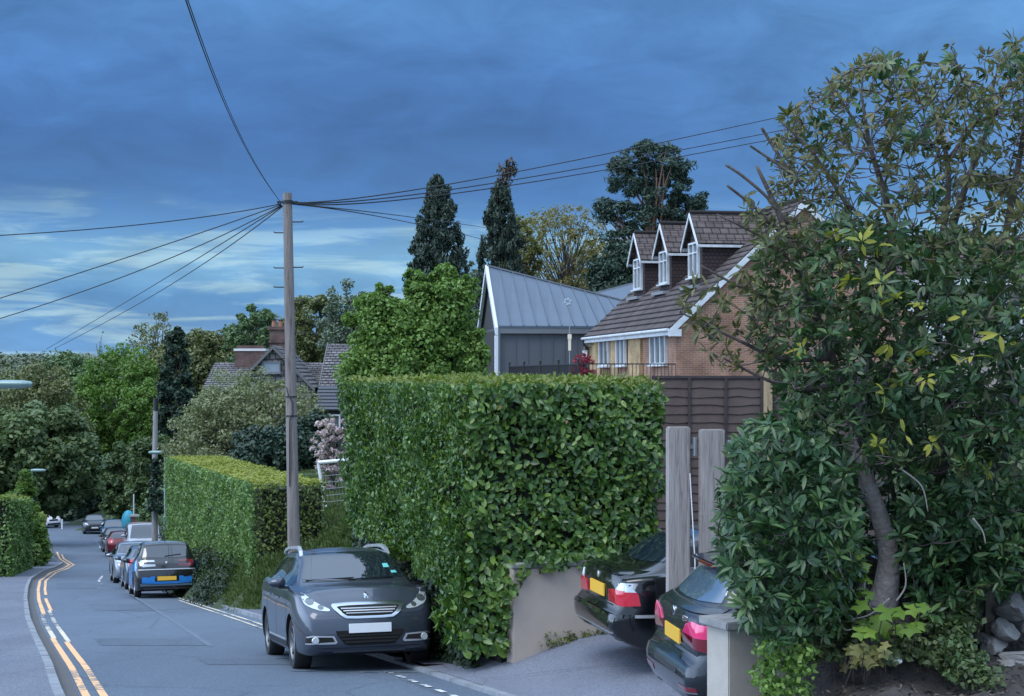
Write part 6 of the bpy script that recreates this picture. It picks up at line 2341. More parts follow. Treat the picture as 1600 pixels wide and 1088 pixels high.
tree('cypress_tree', 'tall cypress with a nodding bare tip and hanging sprays behind the metal gable', 782, 284, 590, 62, 94, 'spire', L_CYP, 640, 30, .38, .105, TG, w=.11, hang=1.6, upb=.1, flat=1.7)


def nodding_tip():
    Y = 94
    E = bpy.data.objects['cypress_tree.001']
    o = E.location
    pts = [at(782, 300, Y) - o, at(789, 278, Y) - o, at(793, 262, Y) - o, at(798, 253, Y) - o, at(802, 258, Y) - o]
    MB().tube(pts, [.10, .08, .06, .05, .03], 6).build('tip', M_BARK, E, smooth=True)
    C = np.array([at(px, py, Y) for px, py in ((784, 270), (788, 264), (793, 262), (798, 258), (801, 262), (797, 268), (788, 276), (793, 280), (784, 284))]) - np.array(o)
    clump_leaves(C, np.full(len(C), .32), 26, .4, .12, L_CYPB, E, 'tip_foliage', flat=1.5, hang=1.6)


nodding_tip()
tree('oak_tree', 'open spring oak with thin yellow green leaves over the zinc roof', 878, 306, 520, 92, 108, 'round', L_OAK, 620, 11, .22, .085, TG, nlimb=120, r0=.26, shell=.1)
tree('oak_tree', 'ochre leaved smaller oak in front of the nodding cypress', 808, 335, 450, 44, 101, 'round', L_OAKG, 170, 34, .22, .14, TG, nlimb=50, r0=.3, shell=.2)
tree('oak_tree', 'thin bronze tinted oak between the pine and the open oak', 935, 372, 470, 60, 112, 'round', L_OAKG, 190, 16, .24, .12, TG, nlimb=70, r0=.3, shell=.2)
tree('pine_tree', 'low dark pine filling the gap beside the first dormer', 972, 375, 500, 62, 97, 'round', L_PINE, 120, 95, .34, .2, TG, w=.14, nlimb=14)


def scots_pine():
    Y = 104
    c = at(1022, 350, Y)
    gzv = ground(c.x, Y)
    E = empty('pine_tree', (c.x, Y, gzv))
    o = np.array((c.x, Y, gzv))
    tag(E, 'tall broad topped pine standing above the dormers', 'tree', TG)
    C, rad = [], []
    for px, py, rx, ry, k in ((1020, 236, 44, 14, 26), (985, 262, 36, 16, 24), (1040, 258, 44, 18, 30), (1062, 275, 30, 12, 16), (985, 290, 40, 16, 28), (1030, 300, 46, 18, 30), (1075, 312, 34, 12, 18), (960, 322, 30, 14, 18),
                              (1005, 335, 52, 18, 34), (1070, 338, 36, 14, 20), (945, 338, 14, 8, 8), (1085, 325, 16, 8, 8), (1030, 360, 60, 18, 34), (985, 372, 40, 18, 20)):
        q = at(px, py, Y)
        u = rdirs(k) * (RNG.uniform(.1, 1, k) ** .4)[:, None]
        C.append(np.array(q) + u * np.array([rx * Y / F, rx * Y / F * 1.0, ry * Y / F]))
        rad.append(RNG.uniform(.35, .75, k))
    C, rad = np.concatenate(C), np.concatenate(rad)
    clump_leaves(C, rad * .85, 66, .30, .10, L_PINE, E, o=o, flat=.6, upb=.4, shell=.3)
    branches(E, o, (c.x, Y, gzv - .4), C, .42, (c.x - .1, Y, at(0, 240, Y).z), nmax=46, m=mat('pine_bark', (.16, .095, .07), .95, noise=(4, .4)))


scots_pine()
# left-hand and central wood
tree('hawthorn_tree', 'wide grey green hawthorn spreading above the flat topped hedge', 392, 566, 735, 146, 68, 'dome', L_HAW, 360, 95, .15, .12, TG, nlimb=60, r0=.3, dw=3.2, shell=.1, w=.08)
tree('dark_shrub', 'dark evergreen shrub under the hawthorn branches', 440, 655, 760, 82, 62, 'round', L_DARK, 80, 90, .2, .25, None, cat='shrub', nlimb=6)
tree('dark_shrub', 'dark evergreen shrub between the hawthorn and the magnolia', 492, 640, 752, 36, 66, 'round', L_DARK, 50, 90, .2, .3, None, cat='shrub', nlimb=6)
tree('holly_tree', 'near black conical holly above the hawthorn', 276, 512, 690, 34, 118, 'column', L_DARK, 130, 80, .34, .28, TG, hang=.3)
tree('willow_tree', 'bright green tree with feathery crown left of the dark holly'.replace('left of', 'beside'), 192, 528, 745, 74, 152, 'round', L_BRIGHT, 220, 110, .32, .2, TG, nlimb=16)
tree('willow_tree', 'yellow green tree low in front of the holly', 222, 585, 715, 42, 146, 'round', L_BRIGHT, 90, 110, .30, .24, TG, nlimb=10)
tree('bare_tree', 'fine twigged brown oak showing over the bright green crown', 246, 482, 600, 60, 185, 'dome', L_OLIVE, 140, 22, .32, .14, TG, nlimb=90, r0=.35, shell=.1)
tree('bare_tree', 'leafless tree tips against the pale sky at the far wood', 62, 528, 640, 46, 190, 'dome', L_OLIVE, 60, 6, .3, .1, TG, nlimb=60, r0=.3, shell=.1)
tree('bare_tree', 'small leafless twigs beside the brown oak', 160, 512, 600, 14, 185, 'dome', L_BLUEG, 20, 3, .3, .1, TG, nlimb=20, r0=.16, shell=.1)
tree('broadleaf_tree', 'large olive green tree over the street lamp at the road side', 52, 552, 800, 92, 140, 'round', L_OLIVE, 190, 130, .30, .2, TG, nlimb=24)
tree('broadleaf_tree', 'dark green tree filling the valley behind the slim street lamp', 62, 622, 815, 98, 106, 'round', L_MIDD, 190, 150, .40, .2, TG, nlimb=12)
tree('broadleaf_tree', 'very dark tree overhanging the far bend of the road', 118, 640, 822, 50, 150, 'round', L_DARK, 150, 130, .40, .22, TG, nlimb=10)
tree('broadleaf_tree', 'dark green tree behind the dark car at the end of the row', 168, 652, 835, 46, 155, 'round', L_DARK, 130, 130, .40, .22, TG, nlimb=10)
tree('broadleaf_tree', 'mid green bushy tree beside the ivy clad pole', 196, 680, 830, 44, 124, 'round', L_MIDD, 120, 120, .34, .22, TG, nlimb=10)
tree('broadleaf_tree', 'dull green tree standing behind the distant pole', 238, 672, 815, 42, 116, 'round', L_MIDD, 110, 120, .32, .22, TG, nlimb=10)
tree('broadleaf_tree', 'shadowy tree low between the two far lamps', 138, 566, 760, 70, 170, 'round', L_MID, 140, 140, .45, .22, TG, nlimb=10)
tree('broadleaf_tree', 'leafy green tree between the two chimneys', 398, 474, 610, 48, 150, 'round', L_MID, 120, 90, .34, .22, TG, nlimb=26, shell=.3)
tree('broadleaf_tree', 'brownish budding tree behind the telegraph pole', 487, 444, 610, 52, 145, 'round', L_OLIVE, 130, 110, .34, .2, TG, nlimb=20)
tree('broadleaf_tree', 'bluish green open tree beside the brownish budding tree', 542, 430, 610, 48, 138, 'round', L_BLUEG, 130, 44, .32, .2, TG, nlimb=50, shell=.2)
tree('broadleaf_tree', 'olive tree crown above the plain chimney', 322, 508, 640, 58, 175, 'round', L_OLIVE, 120, 120, .42, .22, TG, nlimb=10)
tree('broadleaf_tree', 'dull green crown behind the roof of the old house', 455, 530, 640, 66, 160, 'round', L_MID, 120, 120, .40, .22, TG, nlimb=10)
tree('broadleaf_tree', 'thin leaved tree between the two cypresses', 735, 395, 600, 42, 128, 'round', L_BLUEG, 110, 36, .34, .2, TG, nlimb=40, shell=.2)
tree('broadleaf_tree', 'dark tree at the foot of the two cypresses', 740, 480, 640, 60, 110, 'round', L_MID, 110, 120, .34, .22, TG, nlimb=8)
for px, top, hw, Y, m_, lab in ((284, 520, 58, 182, L_OLIVE, 'olive wood edge between the holly and the plain chimney'), (368, 506, 50, 188, L_MID, 'green wood edge just beyond the plain chimney'), (432, 496, 62, 190, L_OLIVE, 'brownish green wood edge behind the potted chimney'),
                                 (112, 545, 62, 195, L_MID, 'soft green wood edge between the lamp lantern and the bright tree'), (560, 470, 52, 165, L_MID, 'green wood edge beside the fresh maple')):
    tree('broadleaf_tree', lab, px, top, 660, hw, Y, 'round', m_, 130, 100, .42, .22, TG, nlimb=10)
tree('magnolia_tree', 'pink flowering magnolia beside the white goal', 520, 655, 765, 32, 50, 'fan', L_PINKF, 90, 26, .10, .16, None, nlimb=40, r0=.07, shell=.2, w=.07)
tree('acer_shrub', 'small crimson acer on the terrace by the railing', 911, 551, 592, 20, 66.5, 'dome', L_ACER, 44, 70, .09, .26, None, cat='shrub', nlimb=10, r0=.05, ground_z=.62)
tree('garden_bush', 'pale green bush with a pointed top beside the pavement', 40, 735, 872, 40, 74, 'cone', L_BRIGHT, 130, 120, .16, .26, None, cat='bush', nlimb=6)
tree('garden_bush', 'rounded pale green bush at the picture edge above the hedge', 12, 752, 860, 26, 74, 'round', L_BRIGHT, 60, 110, .16, .3, None, cat='bush', nlimb=6)
tree('garden_bush', 'dark low bush in front of the far brick building', 82, 798, 832, 22, 150, 'round', L_DARK, 40, 80, .3, .3, None, cat='bush', nlimb=4)
tree('garden_bush', 'grey green bush beside the low brick gate pillar', 232, 786, 835, 18, 97, 'round', L_MID, 44, 80, .2, .3, None, cat='bush', nlimb=4)
tree('pole_ivy', 'dark ivy wrapped round the foot of the distant pole', 243, 712, 800, 15, 77.6, 'column', L_DARK, 44, 60, .16, .4, None, cat='ivy', trunk=False)


def box_hedge(name, label, px0, px1, pt, Y0, Y1, m, mt, l=.12, dens=240, hw=1.2, off=0):
    """hedge along the left pavement between Y0 and Y1: face at the pavement edge"""
    x0, x1 = (px1 - CX) / F * Y0, (px1 - CX) / F * Y0 + (float(lk(Y1)) - float(lk(Y0)))
    g0, g1 = ground(x0 - .5, Y0), ground(x1 - .5, Y1)
    zt = EYE - (pt - HZ) / F * Y0
    zt1 = zt + (g1 - g0)
    E = empty(name, (x0, Y0, g0))
    o = np.array((x0, Y0, g0))
    tag(E, label, 'hedge')
    i = .12
    wd = (px1 - px0) / F * Y0
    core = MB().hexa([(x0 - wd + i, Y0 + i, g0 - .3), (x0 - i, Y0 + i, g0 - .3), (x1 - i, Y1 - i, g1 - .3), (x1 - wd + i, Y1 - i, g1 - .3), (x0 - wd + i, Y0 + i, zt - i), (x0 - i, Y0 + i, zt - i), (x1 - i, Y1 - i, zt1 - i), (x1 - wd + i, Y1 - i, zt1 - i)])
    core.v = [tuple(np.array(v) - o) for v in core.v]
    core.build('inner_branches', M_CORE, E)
    for q, mm, nm in ((((x0 - wd, Y0, g0), (x0, Y0, g0), (x0, Y0, zt), (x0 - wd, Y0, zt)), m, 'foliage'),
                      (((x0, Y0, g0), (x1, Y1, g1), (x1, Y1, zt1), (x0, Y0, zt)), m, 'foliage'),
                      (((x0 - wd, Y0, zt), (x0, Y0, zt), (x1, Y1, zt1), (x1 - wd, Y1, zt1)), mt, 'top_foliage')):
        P, n = face_sheet(*q, dens, .12)
        P = P + n * bumps(P, .09, 2.2)[:, None]
        scatter(nm, P - o, None, l, l * .55, mm, E, out=n[None, :] * .7, upb=.4, spread=.65)


box_hedge('pavement_hedge', 'tall rough green hedge at the pavement edge nearest the camera side'.replace('nearest the camera side', 'with glossy mixed leaves'), -90, 17, 778, 61.5, 71, L_HEDGE2, L_LIME, .15, 260)
box_hedge('pavement_hedge', 'yellow green clipped hedge behind the white marker post', 14, 71, 806, 79, 92, L_LIME, L_LIME, .13, 240)
box_hedge('pavement_hedge', 'low rounded clipped hedge in front of the white marker post', 30, 61, 851, 73, 77, L_HEDGE2, L_HEDGE2, .10, 340)


# ---- far wooded hill
def far_wood():
    n = 6500
    X = RNG.uniform(-260, 160, n)
    Y = RNG.uniform(230, 640, n)
    P = np.stack([X, Y, gz(X, Y)], 1)
    rad = RNG.uniform(2.6, 5.0, n)
    P[:, 2] += rad * .9
    u = rdirs(n * 26)
    u[:, 2] = np.abs(u[:, 2])
    idx = np.repeat(np.arange(n), 26)
    Q = P[idx] + u * (rad[idx] * RNG.uniform(.8, 1.05, len(idx)))[:, None]
    o = scatter('far_woods', Q, None, 1.3, 1.1, L_FAR, out=u * .8, upb=.4, spread=.5)
    tag(o, kind='stuff')


far_wood()

# filler wood low in the valley and on the garden slopes
def under_wood():
    PP, R_ = [], []
    for _ in range(700):
        Y = RNG.uniform(88, 215)
        s = RNG.uniform(1.5, 30)
        X = float(rk(Y)) + s
        PP.append((X, Y, ground(X, Y) + RNG.uniform(.4, 2.6)))
    for _ in range(320):
        Y = RNG.uniform(84, 215)
        X = float(lk(Y)) - RNG.uniform(3.5, 34)
        PP.append((X, Y, ground(X, Y) + RNG.uniform(.3, 1.6)))
    C = np.array(PP)
    o = clump_leaves(C, RNG.uniform(.8, 2.2, len(C)), 110, .30, .2, L_MID, None, 'undergrowth', shell=.6)
    tag(o, kind='stuff')


under_wood()


# ---- grass bank, lawn and weeds
def grass(name, pts, h, n_per=1, m=None, w=.012, lean=.5):
    P = np.array(pts)
    n = len(P)
    D = RNG.normal(size=(n, 3)) * lean + np.array([[0, 0, 1.0]])
    N = rdirs(n)
    N = N - nrm(D) * np.sum(N * nrm(D), 1, keepdims=True)
    L = h * RNG.uniform(.5, 1.3, n)
    V, lo = leaf_arrays(P, D, N, L, np.full(n, w), False, .25)
    o = np_mesh(name, V, 4, lo, m or L_GRASS)
    tag(o, kind='stuff')


pts = []
while len(pts) < 20000:
    Y = RNG.uniform(35.6, 48)
    X = float(rk(Y)) + RNG.uniform(.1, 3.6)
    if X > -.31 * (Y - 37.6) - 6.05 + .2 and Y > 37.6:
        continue
    pts.append((X, Y, ground(X, Y) - .01))
grass('verge_grass', pts, .24, w=.03)
pts = []
for _ in range(30000):
    Y = RNG.uniform(27, 62)
    X = (RNG.uniform(470, 560) - CX) / F * Y
    pts.append((X, Y, ground(X, Y) - .01))
grass('lawn_grass', pts, .10, w=.02)
# low dark shrubs on the bank under the clipped hedge
C = []
for _ in range(150):
    Y = RNG.uniform(39, 66)
    X = np.interp(Y, [37.6, 60], [-6.05, -12.95]) - RNG.uniform(.05, .9)
    C.append((X, Y, ground(X, Y) + RNG.uniform(.05, .45)))
o = clump_leaves(np.array(C), RNG.uniform(.25, .5, len(C)), 130, .09, .05, L_IVY, None, 'bank_undergrowth')
tag(o, kind='stuff')
C = np.array([(x, 18.42 + .42 * (x + .09) - .16, -1.40 - .1 * RNG.uniform()) for x in RNG.uniform(.35, 1.5, 26)])
o = clump_leaves(C, RNG.uniform(.05, .11, len(C)), 22, .05, .025, L_OLIVE, None, 'weeds')
tag(o, kind='stuff')


# ---- rhododendrons
def in_poly(x, y, poly):
    c = False
    j = len(poly) - 1
    for i in range(len(poly)):
        xi, yi = poly[i]
        xj, yj = poly[j]
        if (yi > y) != (yj > y) and x < (xj - xi) * (y - yi) / (yj - yi) + xi:
            c = not c
        j = i
    return c


def sample(poly, n, Y0, Y1):
    xs, ys = [p[0] for p in poly], [p[1] for p in poly]
    out = []
    while len(out) < n:
        x, y = RNG.uniform(min(xs), max(xs)), RNG.uniform(min(ys), max(ys))
        if in_poly(x, y, poly):
            out.append(np.array(at(x, y, RNG.uniform(Y0, Y1))))
    return np.array(out)


def whorls(C, m, E, o, name, per=9, l=.135, w=.036, up=.55, axis=None, tilt=.7, lj=.25):
    """rosettes of long leaves round shoot tips at C"""
    n = len(C)
    A = rdirs(n) * tilt + np.array([[0, -.35, up]])
    if axis is not None:
        A = A + axis
    A = nrm(A)
    T = nrm(np.cross(A, rdirs(n)))
    B = np.cross(A, T)
    k = RNG.integers(per - 3, per + 3, n)
    idx = np.repeat(np.arange(n), k)
    ph = RNG.uniform(0, 2 * math.pi, len(idx))
    lift = RNG.uniform(-.35, .45, len(idx)) + RNG.uniform(-.7, .45, n)[idx]
    R_ = T[idx] * np.cos(ph)[:, None] + B[idx] * np.sin(ph)[:, None]
    D = nrm(R_ + A[idx] * lift[:, None])
    N = nrm(A[idx] - D * np.sum(A[idx] * D, 1, keepdims=True) + RNG.normal(size=(len(idx), 3)) * .15)
    L = l * RNG.uniform(1 - lj, 1 + lj, len(idx)) * RNG.uniform(.62, 1.2, n)[idx]
    V, lo = leaf_arrays(C[idx] - o + D * .012, D, N, L, w * RNG.uniform(.75, 1.25, len(idx)), True, .22, .18)
    return np_mesh(name, V, 4, lo, m, E, smooth=True)


def twigs(E, o, nodes, C, name, m, r0=.02, r1=.004, sub=6, parent=None):
    """each shoot tip joined to the closest of the main stems' nodes by a bent twig"""
    b = MB()
    pool = np.zeros((len(nodes) + 2 * len(C), 3))
    pool[:len(nodes)] = nodes
    k = len(nodes)
    d0 = np.array([np.min(np.linalg.norm(nodes - c, axis=1)) for c in C])
    for c in C[np.argsort(d0)]:                          # short reaches first, then later shoots branch off the earlier ones
        q_ = pool[:k]
        d = np.linalg.norm(q_ - c, axis=1) + RNG.uniform(0, .10, k) + 1.2 * np.maximum(0, q_[:, 2] - c[2])
        p = q_[int(np.argmin(d))].copy()
        L = np.linalg.norm(c - p)
        mid = (p + c) / 2 + RNG.normal(0, .13 * L, 3) + np.array([0, 0, -.08 * L])
        q = [(p * (1 - s) ** 2 + mid * 2 * s * (1 - s) + c * s * s) - o for s in np.linspace(0, 1, sub)]
        rr = min(r0, .004 + .012 * L)
        b.tube([tuple(v) for v in q], list(np.linspace(rr, r1, sub)), 5, caps=False)
        pool[k], pool[k + 1] = q[sub // 2] + o, c
        k += 2
    return b.build(name, m, parent or E, smooth=True)


def stem(b, pts, radii, o, sides=10):
    P = catmull([tuple(p) for p in pts], 5)
    rr = np.interp(np.linspace(0, 1, len(P)), np.linspace(0, 1, len(radii)), radii)
    b.tube([tuple(np.array(p) - o) for p in P], list(rr), sides)
    return np.array(P)


def tall_rhododendron():
    base = np.array(at(1378, 945, 12.0))
    E = empty('rhododendron_tree', tuple(base))
    o = base
    tag(E, 'tall old rhododendron with grey leaning trunk, thin twiggy top and long leaves', 'tree')
    b = MB()
    nodes = []
    S = lambda *q: [np.array(at(*p)) for p in q]
    nodes.append(stem(b, S((1374, 960, 12.0), (1385, 915, 12.0), (1388, 860, 12.02), (1372, 800, 12.05), (1352, 740, 12.1), (1345, 660, 12.15), (1350, 560, 12.2), (1362, 470, 12.3)), [.15, .095, .075, .066, .06, .05, .04, .03], o, 14))
    trunk = b.build('trunk', M_BARK_L, E, smooth=True)
    b = MB()
    for q, r in ((((1352, 700, 12.1), (1300, 560, 12.0), (1255, 440, 11.9), (1215, 330, 11.9), (1182, 260, 11.9)), [.045, .035, .03, .022, .012]),
                 (((1350, 560, 12.2), (1390, 440, 12.2), (1388, 330, 12.3), (1360, 230, 12.3), (1345, 140, 12.3)), [.04, .034, .028, .018, .008]),
                 (((1345, 640, 12.15), (1420, 520, 12.5), (1470, 380, 12.6), (1480, 250, 12.7), (1440, 130, 12.7)), [.04, .036, .03, .02, .008]),
                 (((1470, 780, 12.6), (1476, 640, 12.6), (1490, 520, 12.7), (1480, 400, 12.7), (1520, 260, 12.6), (1580, 120, 12.6)), [.05, .045, .04, .034, .022, .008]),
                 (((1585, 790, 12.4), (1582, 640, 12.5), (1560, 520, 12.6), (1570, 380, 12.6), (1600, 200, 12.5), (1600, 90, 12.5)), [.055, .05, .04, .032, .02, .008]),
                 (((1540, 780, 12.3), (1570, 700, 12.3), (1610, 650, 12.2)), [.035, .03, .02]),
                 (((1310, 600, 12.0), (1250, 610, 11.8), (1190, 590, 11.6), (1130, 560, 11.6)), [.022, .018, .012, .006]),
                 (((1300, 560, 12.0), (1220, 560, 11.7), (1150, 530, 11.6), (1062, 488, 11.6)), [.022, .018, .012, .006]),
                 (((1280, 500, 11.9), (1220, 470, 11.8), (1160, 450, 11.7), (1095, 415, 11.7)), [.02, .016, .012, .006]),
                 (((1255, 440, 11.9), (1220, 390, 11.8), (1170, 360, 11.8), (1120, 335, 11.8)), [.014, .012, .009, .006]),
                 (((1262, 420, 11.9), (1228, 372, 11.9), (1180, 325, 11.9), (1136, 290, 11.9)), [.016, .014, .012, .010]),
                 (((1232, 350, 11.9), (1200, 310, 11.9), (1160, 275, 11.9), (1134, 258, 11.9)), [.013, .013, .012, .010]),
                 (((1245, 290, 11.9), (1215, 240, 12.0), (1190, 200, 12.0)), [.015, .014, .012]),
                 (((1235, 270, 11.9), (1205, 250, 12.0), (1172, 228, 12.0)), [.012, .011, .009]),
                 (((1330, 330, 12.2), (1270, 240, 12.2), (1220, 190, 12.2)), [.02, .014, .008]),
                 (((1480, 560, 12.7), (1400, 610, 12.3), (1370, 680, 12.1)), [.02, .014, .01]),
                 (((1560, 640, 12.5), (1470, 700, 12.2), (1400, 730, 12.0)), [.02, .014, .01]),
                 (((1480, 250, 12.7), (1540, 170, 12.7), (1560, 100, 12.7)), [.016, .012, .006]),
                 (((1360, 230, 12.3), (1310, 150, 12.3), (1290, 120, 12.3)), [.014, .01, .006])):
        nodes.append(stem(b, S(*q), r, o, 8))
    b.build('limb', M_BARK, E, smooth=True)
    nd = np.concatenate(nodes)
    # thin crown against the sky
    top = [(1345, 82), (1300, 130), (1240, 150), (1212, 215), (1200, 300), (1210, 370), (1330, 400), (1600, 420), (1640, 60), (1590, 62), (1540, 72), (1480, 70), (1420, 100), (1380, 84)]
    C1 = sample(top, 760, 11.5, 13.2)
    keep = RNG.uniform(size=len(C1)) < .88
    C1 = C1[keep]
    whorls(C1, L_RHODO_UP, E, o, 'upper_foliage', 7, .090, .025, .35, tilt=1.1)
    C1b = sample([(1290, 130), (1345, 86), (1480, 74), (1620, 64), (1640, 300), (1480, 330), (1300, 300), (1230, 210)], 80, 11.6, 13.0)
    whorls(C1b, L_RHODO, E, o, 'upper_foliage', 7, .115, .034, .35, tilt=.9)
    tw = twigs(E, o, nd, np.concatenate([C1, C1b]), 'twig_sprays', M_TWIG, .012, .003)
    # fine leafless twigs
    C5 = sample(top, 420, 11.6, 13.2)
    twigs(E, o, nd, C5, 'bare_sprays', M_TWIG, .007, .0018, parent=tw)
    # full middle
    mid = [(1262, 372), (1262, 440), (1222, 520), (1232, 640), (1290, 720), (1400, 740), (1620, 760), (1640, 380), (1450, 360), (1300, 340)]
    C2 = sample(mid, 1500, 11.2, 13.0)
    whorls(C2[:900], L_RHODO, E, o, 'foliage', 9, .105, .030, tilt=1.0)
    whorls(C2[900:], L_RHODO_MID, E, o, 'foliage', 7, .092, .026, .25, tilt=1.2)
    CE = sample([(1195, 370), (1262, 372), (1262, 440), (1222, 520), (1240, 640), (1210, 600), (1170, 520), (1180, 430)], 150, 11.4, 12.3)
    whorls(CE, L_RHODO_MID, E, o, 'side_foliage', 7, .092, .026, .3, tilt=1.0)
    twigs(E, o, nd, CE, 'twig_sprays', M_TWIG, .010, .003)
    twigs(E, o, nd, C2[::3], 'twig_sprays', M_TWIG, .012, .003)
    # thin growth towards the gable
    C3 = np.concatenate([sample([(1060, 480), (1100, 420), (1190, 420), (1215, 560), (1150, 590), (1090, 540)], 70, 11.4, 11.9), sample([(1160, 300), (1190, 330), (1230, 330), (1230, 420), (1180, 400)], 45, 11.6, 12.1)])
    whorls(C3, L_RHODO_UP, E, o, 'side_foliage', 7, .085, .024, .4)
    twigs(E, o, nd, C3, 'twig_sprays', M_TWIG, .010, .003)
    # odd yellow leaves and pink bud
    C4 = sample(mid, 34, 11.0, 11.6)
    whorls(C4, L_YELLOW, E, o, 'yellow_foliage', 5, .11, .032)
    c = np.array(at(1476, 216, 11.6)) - o
    scatter('flower', np.repeat(c[None, :], 9, 0) + RNG.normal(0, .018, (9, 3)), None, .04, .03, L_PINKF, E)


tall_rhododendron()


def low_rhododendron(label, poly, n, Y0, Y1, base_px, l, seed_nodes, m=None):
    base = np.array(at(*base_px))
    E = empty('rhododendron_bush', tuple(base))
    tag(E, label, 'bush')
    C = sample(poly, n, Y0, Y1)
    whorls(C, m or L_RHODO, E, base, 'foliage', 9, l, l * .28)
    b = MB()
    nd = []
    for q in seed_nodes:
        nd.append(stem(b, [np.array(at(*p)) for p in q], [.03, .022, .012], base, 7))
    b.build('stem', M_BARK, E, smooth=True)
    twigs(E, base, np.concatenate(nd), C[::3], 'twig_sprays', M_TWIG, .012, .003)


low_rhododendron('dense dark rhododendron bush spilling towards the timber gate posts', [(1190, 652), (1150, 690), (1128, 760), (1118, 850), (1140, 900), (1165, 960), (1190, 1010), (1290, 1005), (1330, 960), (1345, 860), (1330, 740), (1290, 690), (1240, 640)], 1000, 10.9, 12.5, (1270, 1000, 11.9), .105,
                 [((1270, 1000, 11.9), (1240, 860, 11.9), (1180, 740, 11.8)), ((1280, 1000, 12.0), (1280, 850, 12.1), (1270, 700, 12.1)), ((1260, 1000, 11.8), (1200, 920, 11.6), (1150, 860, 11.5))])
low_rhododendron('low dark rhododendron bush between the grey trunk and the boulders', [(1400, 790), (1500, 740), (1640, 760), (1640, 900), (1545, 930), (1500, 1000), (1440, 960), (1410, 880)], 640, 11.5, 12.6, (1480, 985, 12.1), .105,
                 [((1480, 985, 12.1), (1470, 880, 12.2), (1450, 800, 12.2)), ((1500, 985, 12.2), (1540, 880, 12.3), (1580, 800, 12.3))])
low_rhododendron('dim rhododendron thicket deep behind the grey trunk', [(1230, 600), (1640, 600), (1860, 620), (1860, 960), (1640, 930), (1230, 930)], 900, 12.6, 13.1, (1420, 950, 12.7), .125,
                 [((1420, 950, 12.7), (1400, 800, 12.8), (1380, 680, 12.8)), ((1560, 950, 12.7), (1560, 800, 12.8), (1580, 680, 12.8)), ((1300, 950, 12.7), (1290, 800, 12.8), (1280, 680, 12.8))])


# ---- seedlings and weeds on the bank
def lobed(name, label, spots, m, size, cat='seedling', group=None):
    c0 = np.array(spots[0])
    E = empty(name, tuple(c0))
    tag(E, label, cat, group)
    b = MB()
    st = MB()
    for c in spots:
        c = np.array(c)
        s = size * RNG.uniform(.7, 1.25)
        a0 = RNG.uniform(-1, 1)
        t = Vector((RNG.uniform(-.5, .5), -.55, RNG.uniform(.4, .9))).normalized()
        x = t.cross(Vector((0, 0, 1))).normalized()
        y = x.cross(t)
        rim = []
        N = 15
        for k in range(N):
            an = math.pi * (.12 + 1.76 * k / (N - 1)) - math.pi / 2 + math.pi * 1.0
            rr = s * (1.0 if k % 3 == 1 else (.62 if k % 3 else .70)) * (1.0 - .25 * abs(k - 7) / 7)
            p = Vector(c - c0) + (x * math.sin(an + a0 * .3) + y * -math.cos(an + a0 * .3)) * rr - t * rr * .12
            rim.append(tuple(p))
        vs = [tuple(c - c0)] + rim
        b.add(vs, [(0, k, k + 1) for k in range(1, N)])
        st.tube([tuple(c - c0), tuple(c - c0 + np.array([RNG.uniform(-.05, .05), .10, -.16]))], .004, 4, caps=False)
    b.build('foliage', m, E)
    st.build('stalk_sprays', M_TWIG, E)


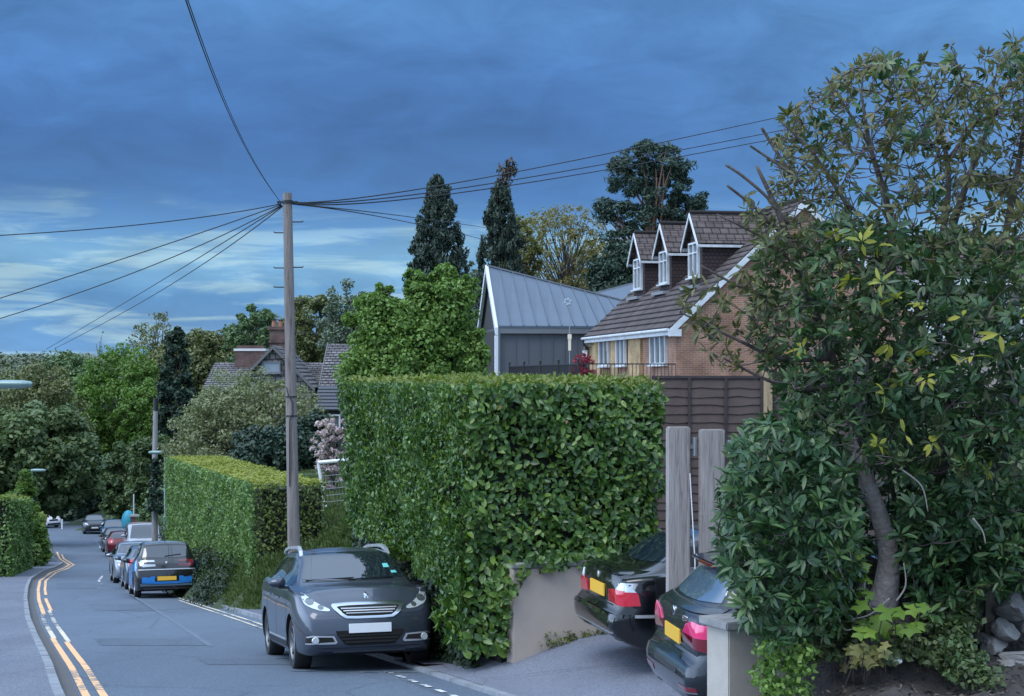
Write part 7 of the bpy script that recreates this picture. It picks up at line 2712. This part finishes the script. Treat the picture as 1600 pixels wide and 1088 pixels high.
rs = lambda q, n, y0, y1: [np.array(at(RNG.uniform(q[0], q[1]), RNG.uniform(q[2], q[3]), RNG.uniform(y0, y1))) for _ in range(n)]
lobed('sycamore_seedling', 'bright green sycamore seedlings at the foot of the grey trunk', rs((1340, 1442, 945, 990), 20, 11.0, 11.4), L_SEED, .085)
lobed('sycamore_seedling', 'dull green sycamore seedlings lower on the bare soil', rs((1310, 1390, 1005, 1044), 20, 10.9, 11.3), L_OAKG, .065)
lobed('sycamore_seedling', 'small lime green sycamore leaves beside the trunk base', rs((1300, 1375, 870, 930), 12, 11.3, 11.6), L_SEED, .06)
C = np.array(rs((1185, 1265, 1010, 1088), 70, 10.9, 11.4))
E = empty('bramble', tuple(C[0]))
tag(E, 'light green bramble leaves beside the rendered pier', 'bramble')
clump_leaves(C, RNG.uniform(.04, .1, len(C)), 20, .045, .03, L_MAPLE, E, 'foliage', o=C[0])
C = np.array(rs((1475, 1540, 990, 1060), 40, 11.1, 11.6))
E = empty('weed_patch', tuple(C[0]))
tag(E, 'grey green weeds on the soil below the boulders', 'weeds')
clump_leaves(C, RNG.uniform(.03, .09, len(C)), 18, .05, .025, L_MID, E, 'foliage', o=C[0])
# bare roots and dead sticks at the trunk foot
E = empty('dead_sticks', tuple(at(1340, 985, 11.4)))
o = np.array(at(1340, 985, 11.4))
tag(E, 'tangle of pale dead sticks and roots round the grey trunk', 'sticks')
b = MB()
for q in (((1285, 960), (1284, 1000), (1276, 1035)), ((1310, 965), (1322, 985), (1350, 975)), ((1300, 820), (1325, 850), (1330, 890)), ((1305, 870), (1318, 905), (1335, 925)), ((1400, 940), (1415, 915), (1412, 880)), ((1390, 935), (1360, 960), (1330, 968)),
          ((1520, 810), (1535, 830), (1540, 850)), ((1410, 735), (1440, 760), (1450, 800))):
    b = MB()
    stem(b, [np.array(at(px, py, 11.35)) for px, py in q], [.008, .006, .003], o, 6)
    b.build('stick', mat('dead_wood', (.26, .24, .22), .9), E, smooth=True)

# ivy and low leaves creeping over the bank
C = []
for q, n in (((1235, 1345, 945, 1035), 60), ((1440, 1515, 940, 1035), 46), ((1330, 1450, 985, 1030), 24), ((1500, 1560, 1045, 1070), 8)):
    for _ in range(n):
        px, py = RNG.uniform(q[0], q[1]), RNG.uniform(q[2], q[3])
        Y = 11.2 + (1040 - py) / 110 * .7
        p = at(px, py, Y)
        C.append((p.x, p.y, max(p.z, bank_z(p.x, p.y) + .02)))
C = np.array(C)
o = clump_leaves(C, RNG.uniform(.05, .12, len(C)), 24, .055, .038, L_RHODO_MID, None, 'ground_ivy_undergrowth', shell=.3)
tag(o, kind='stuff')
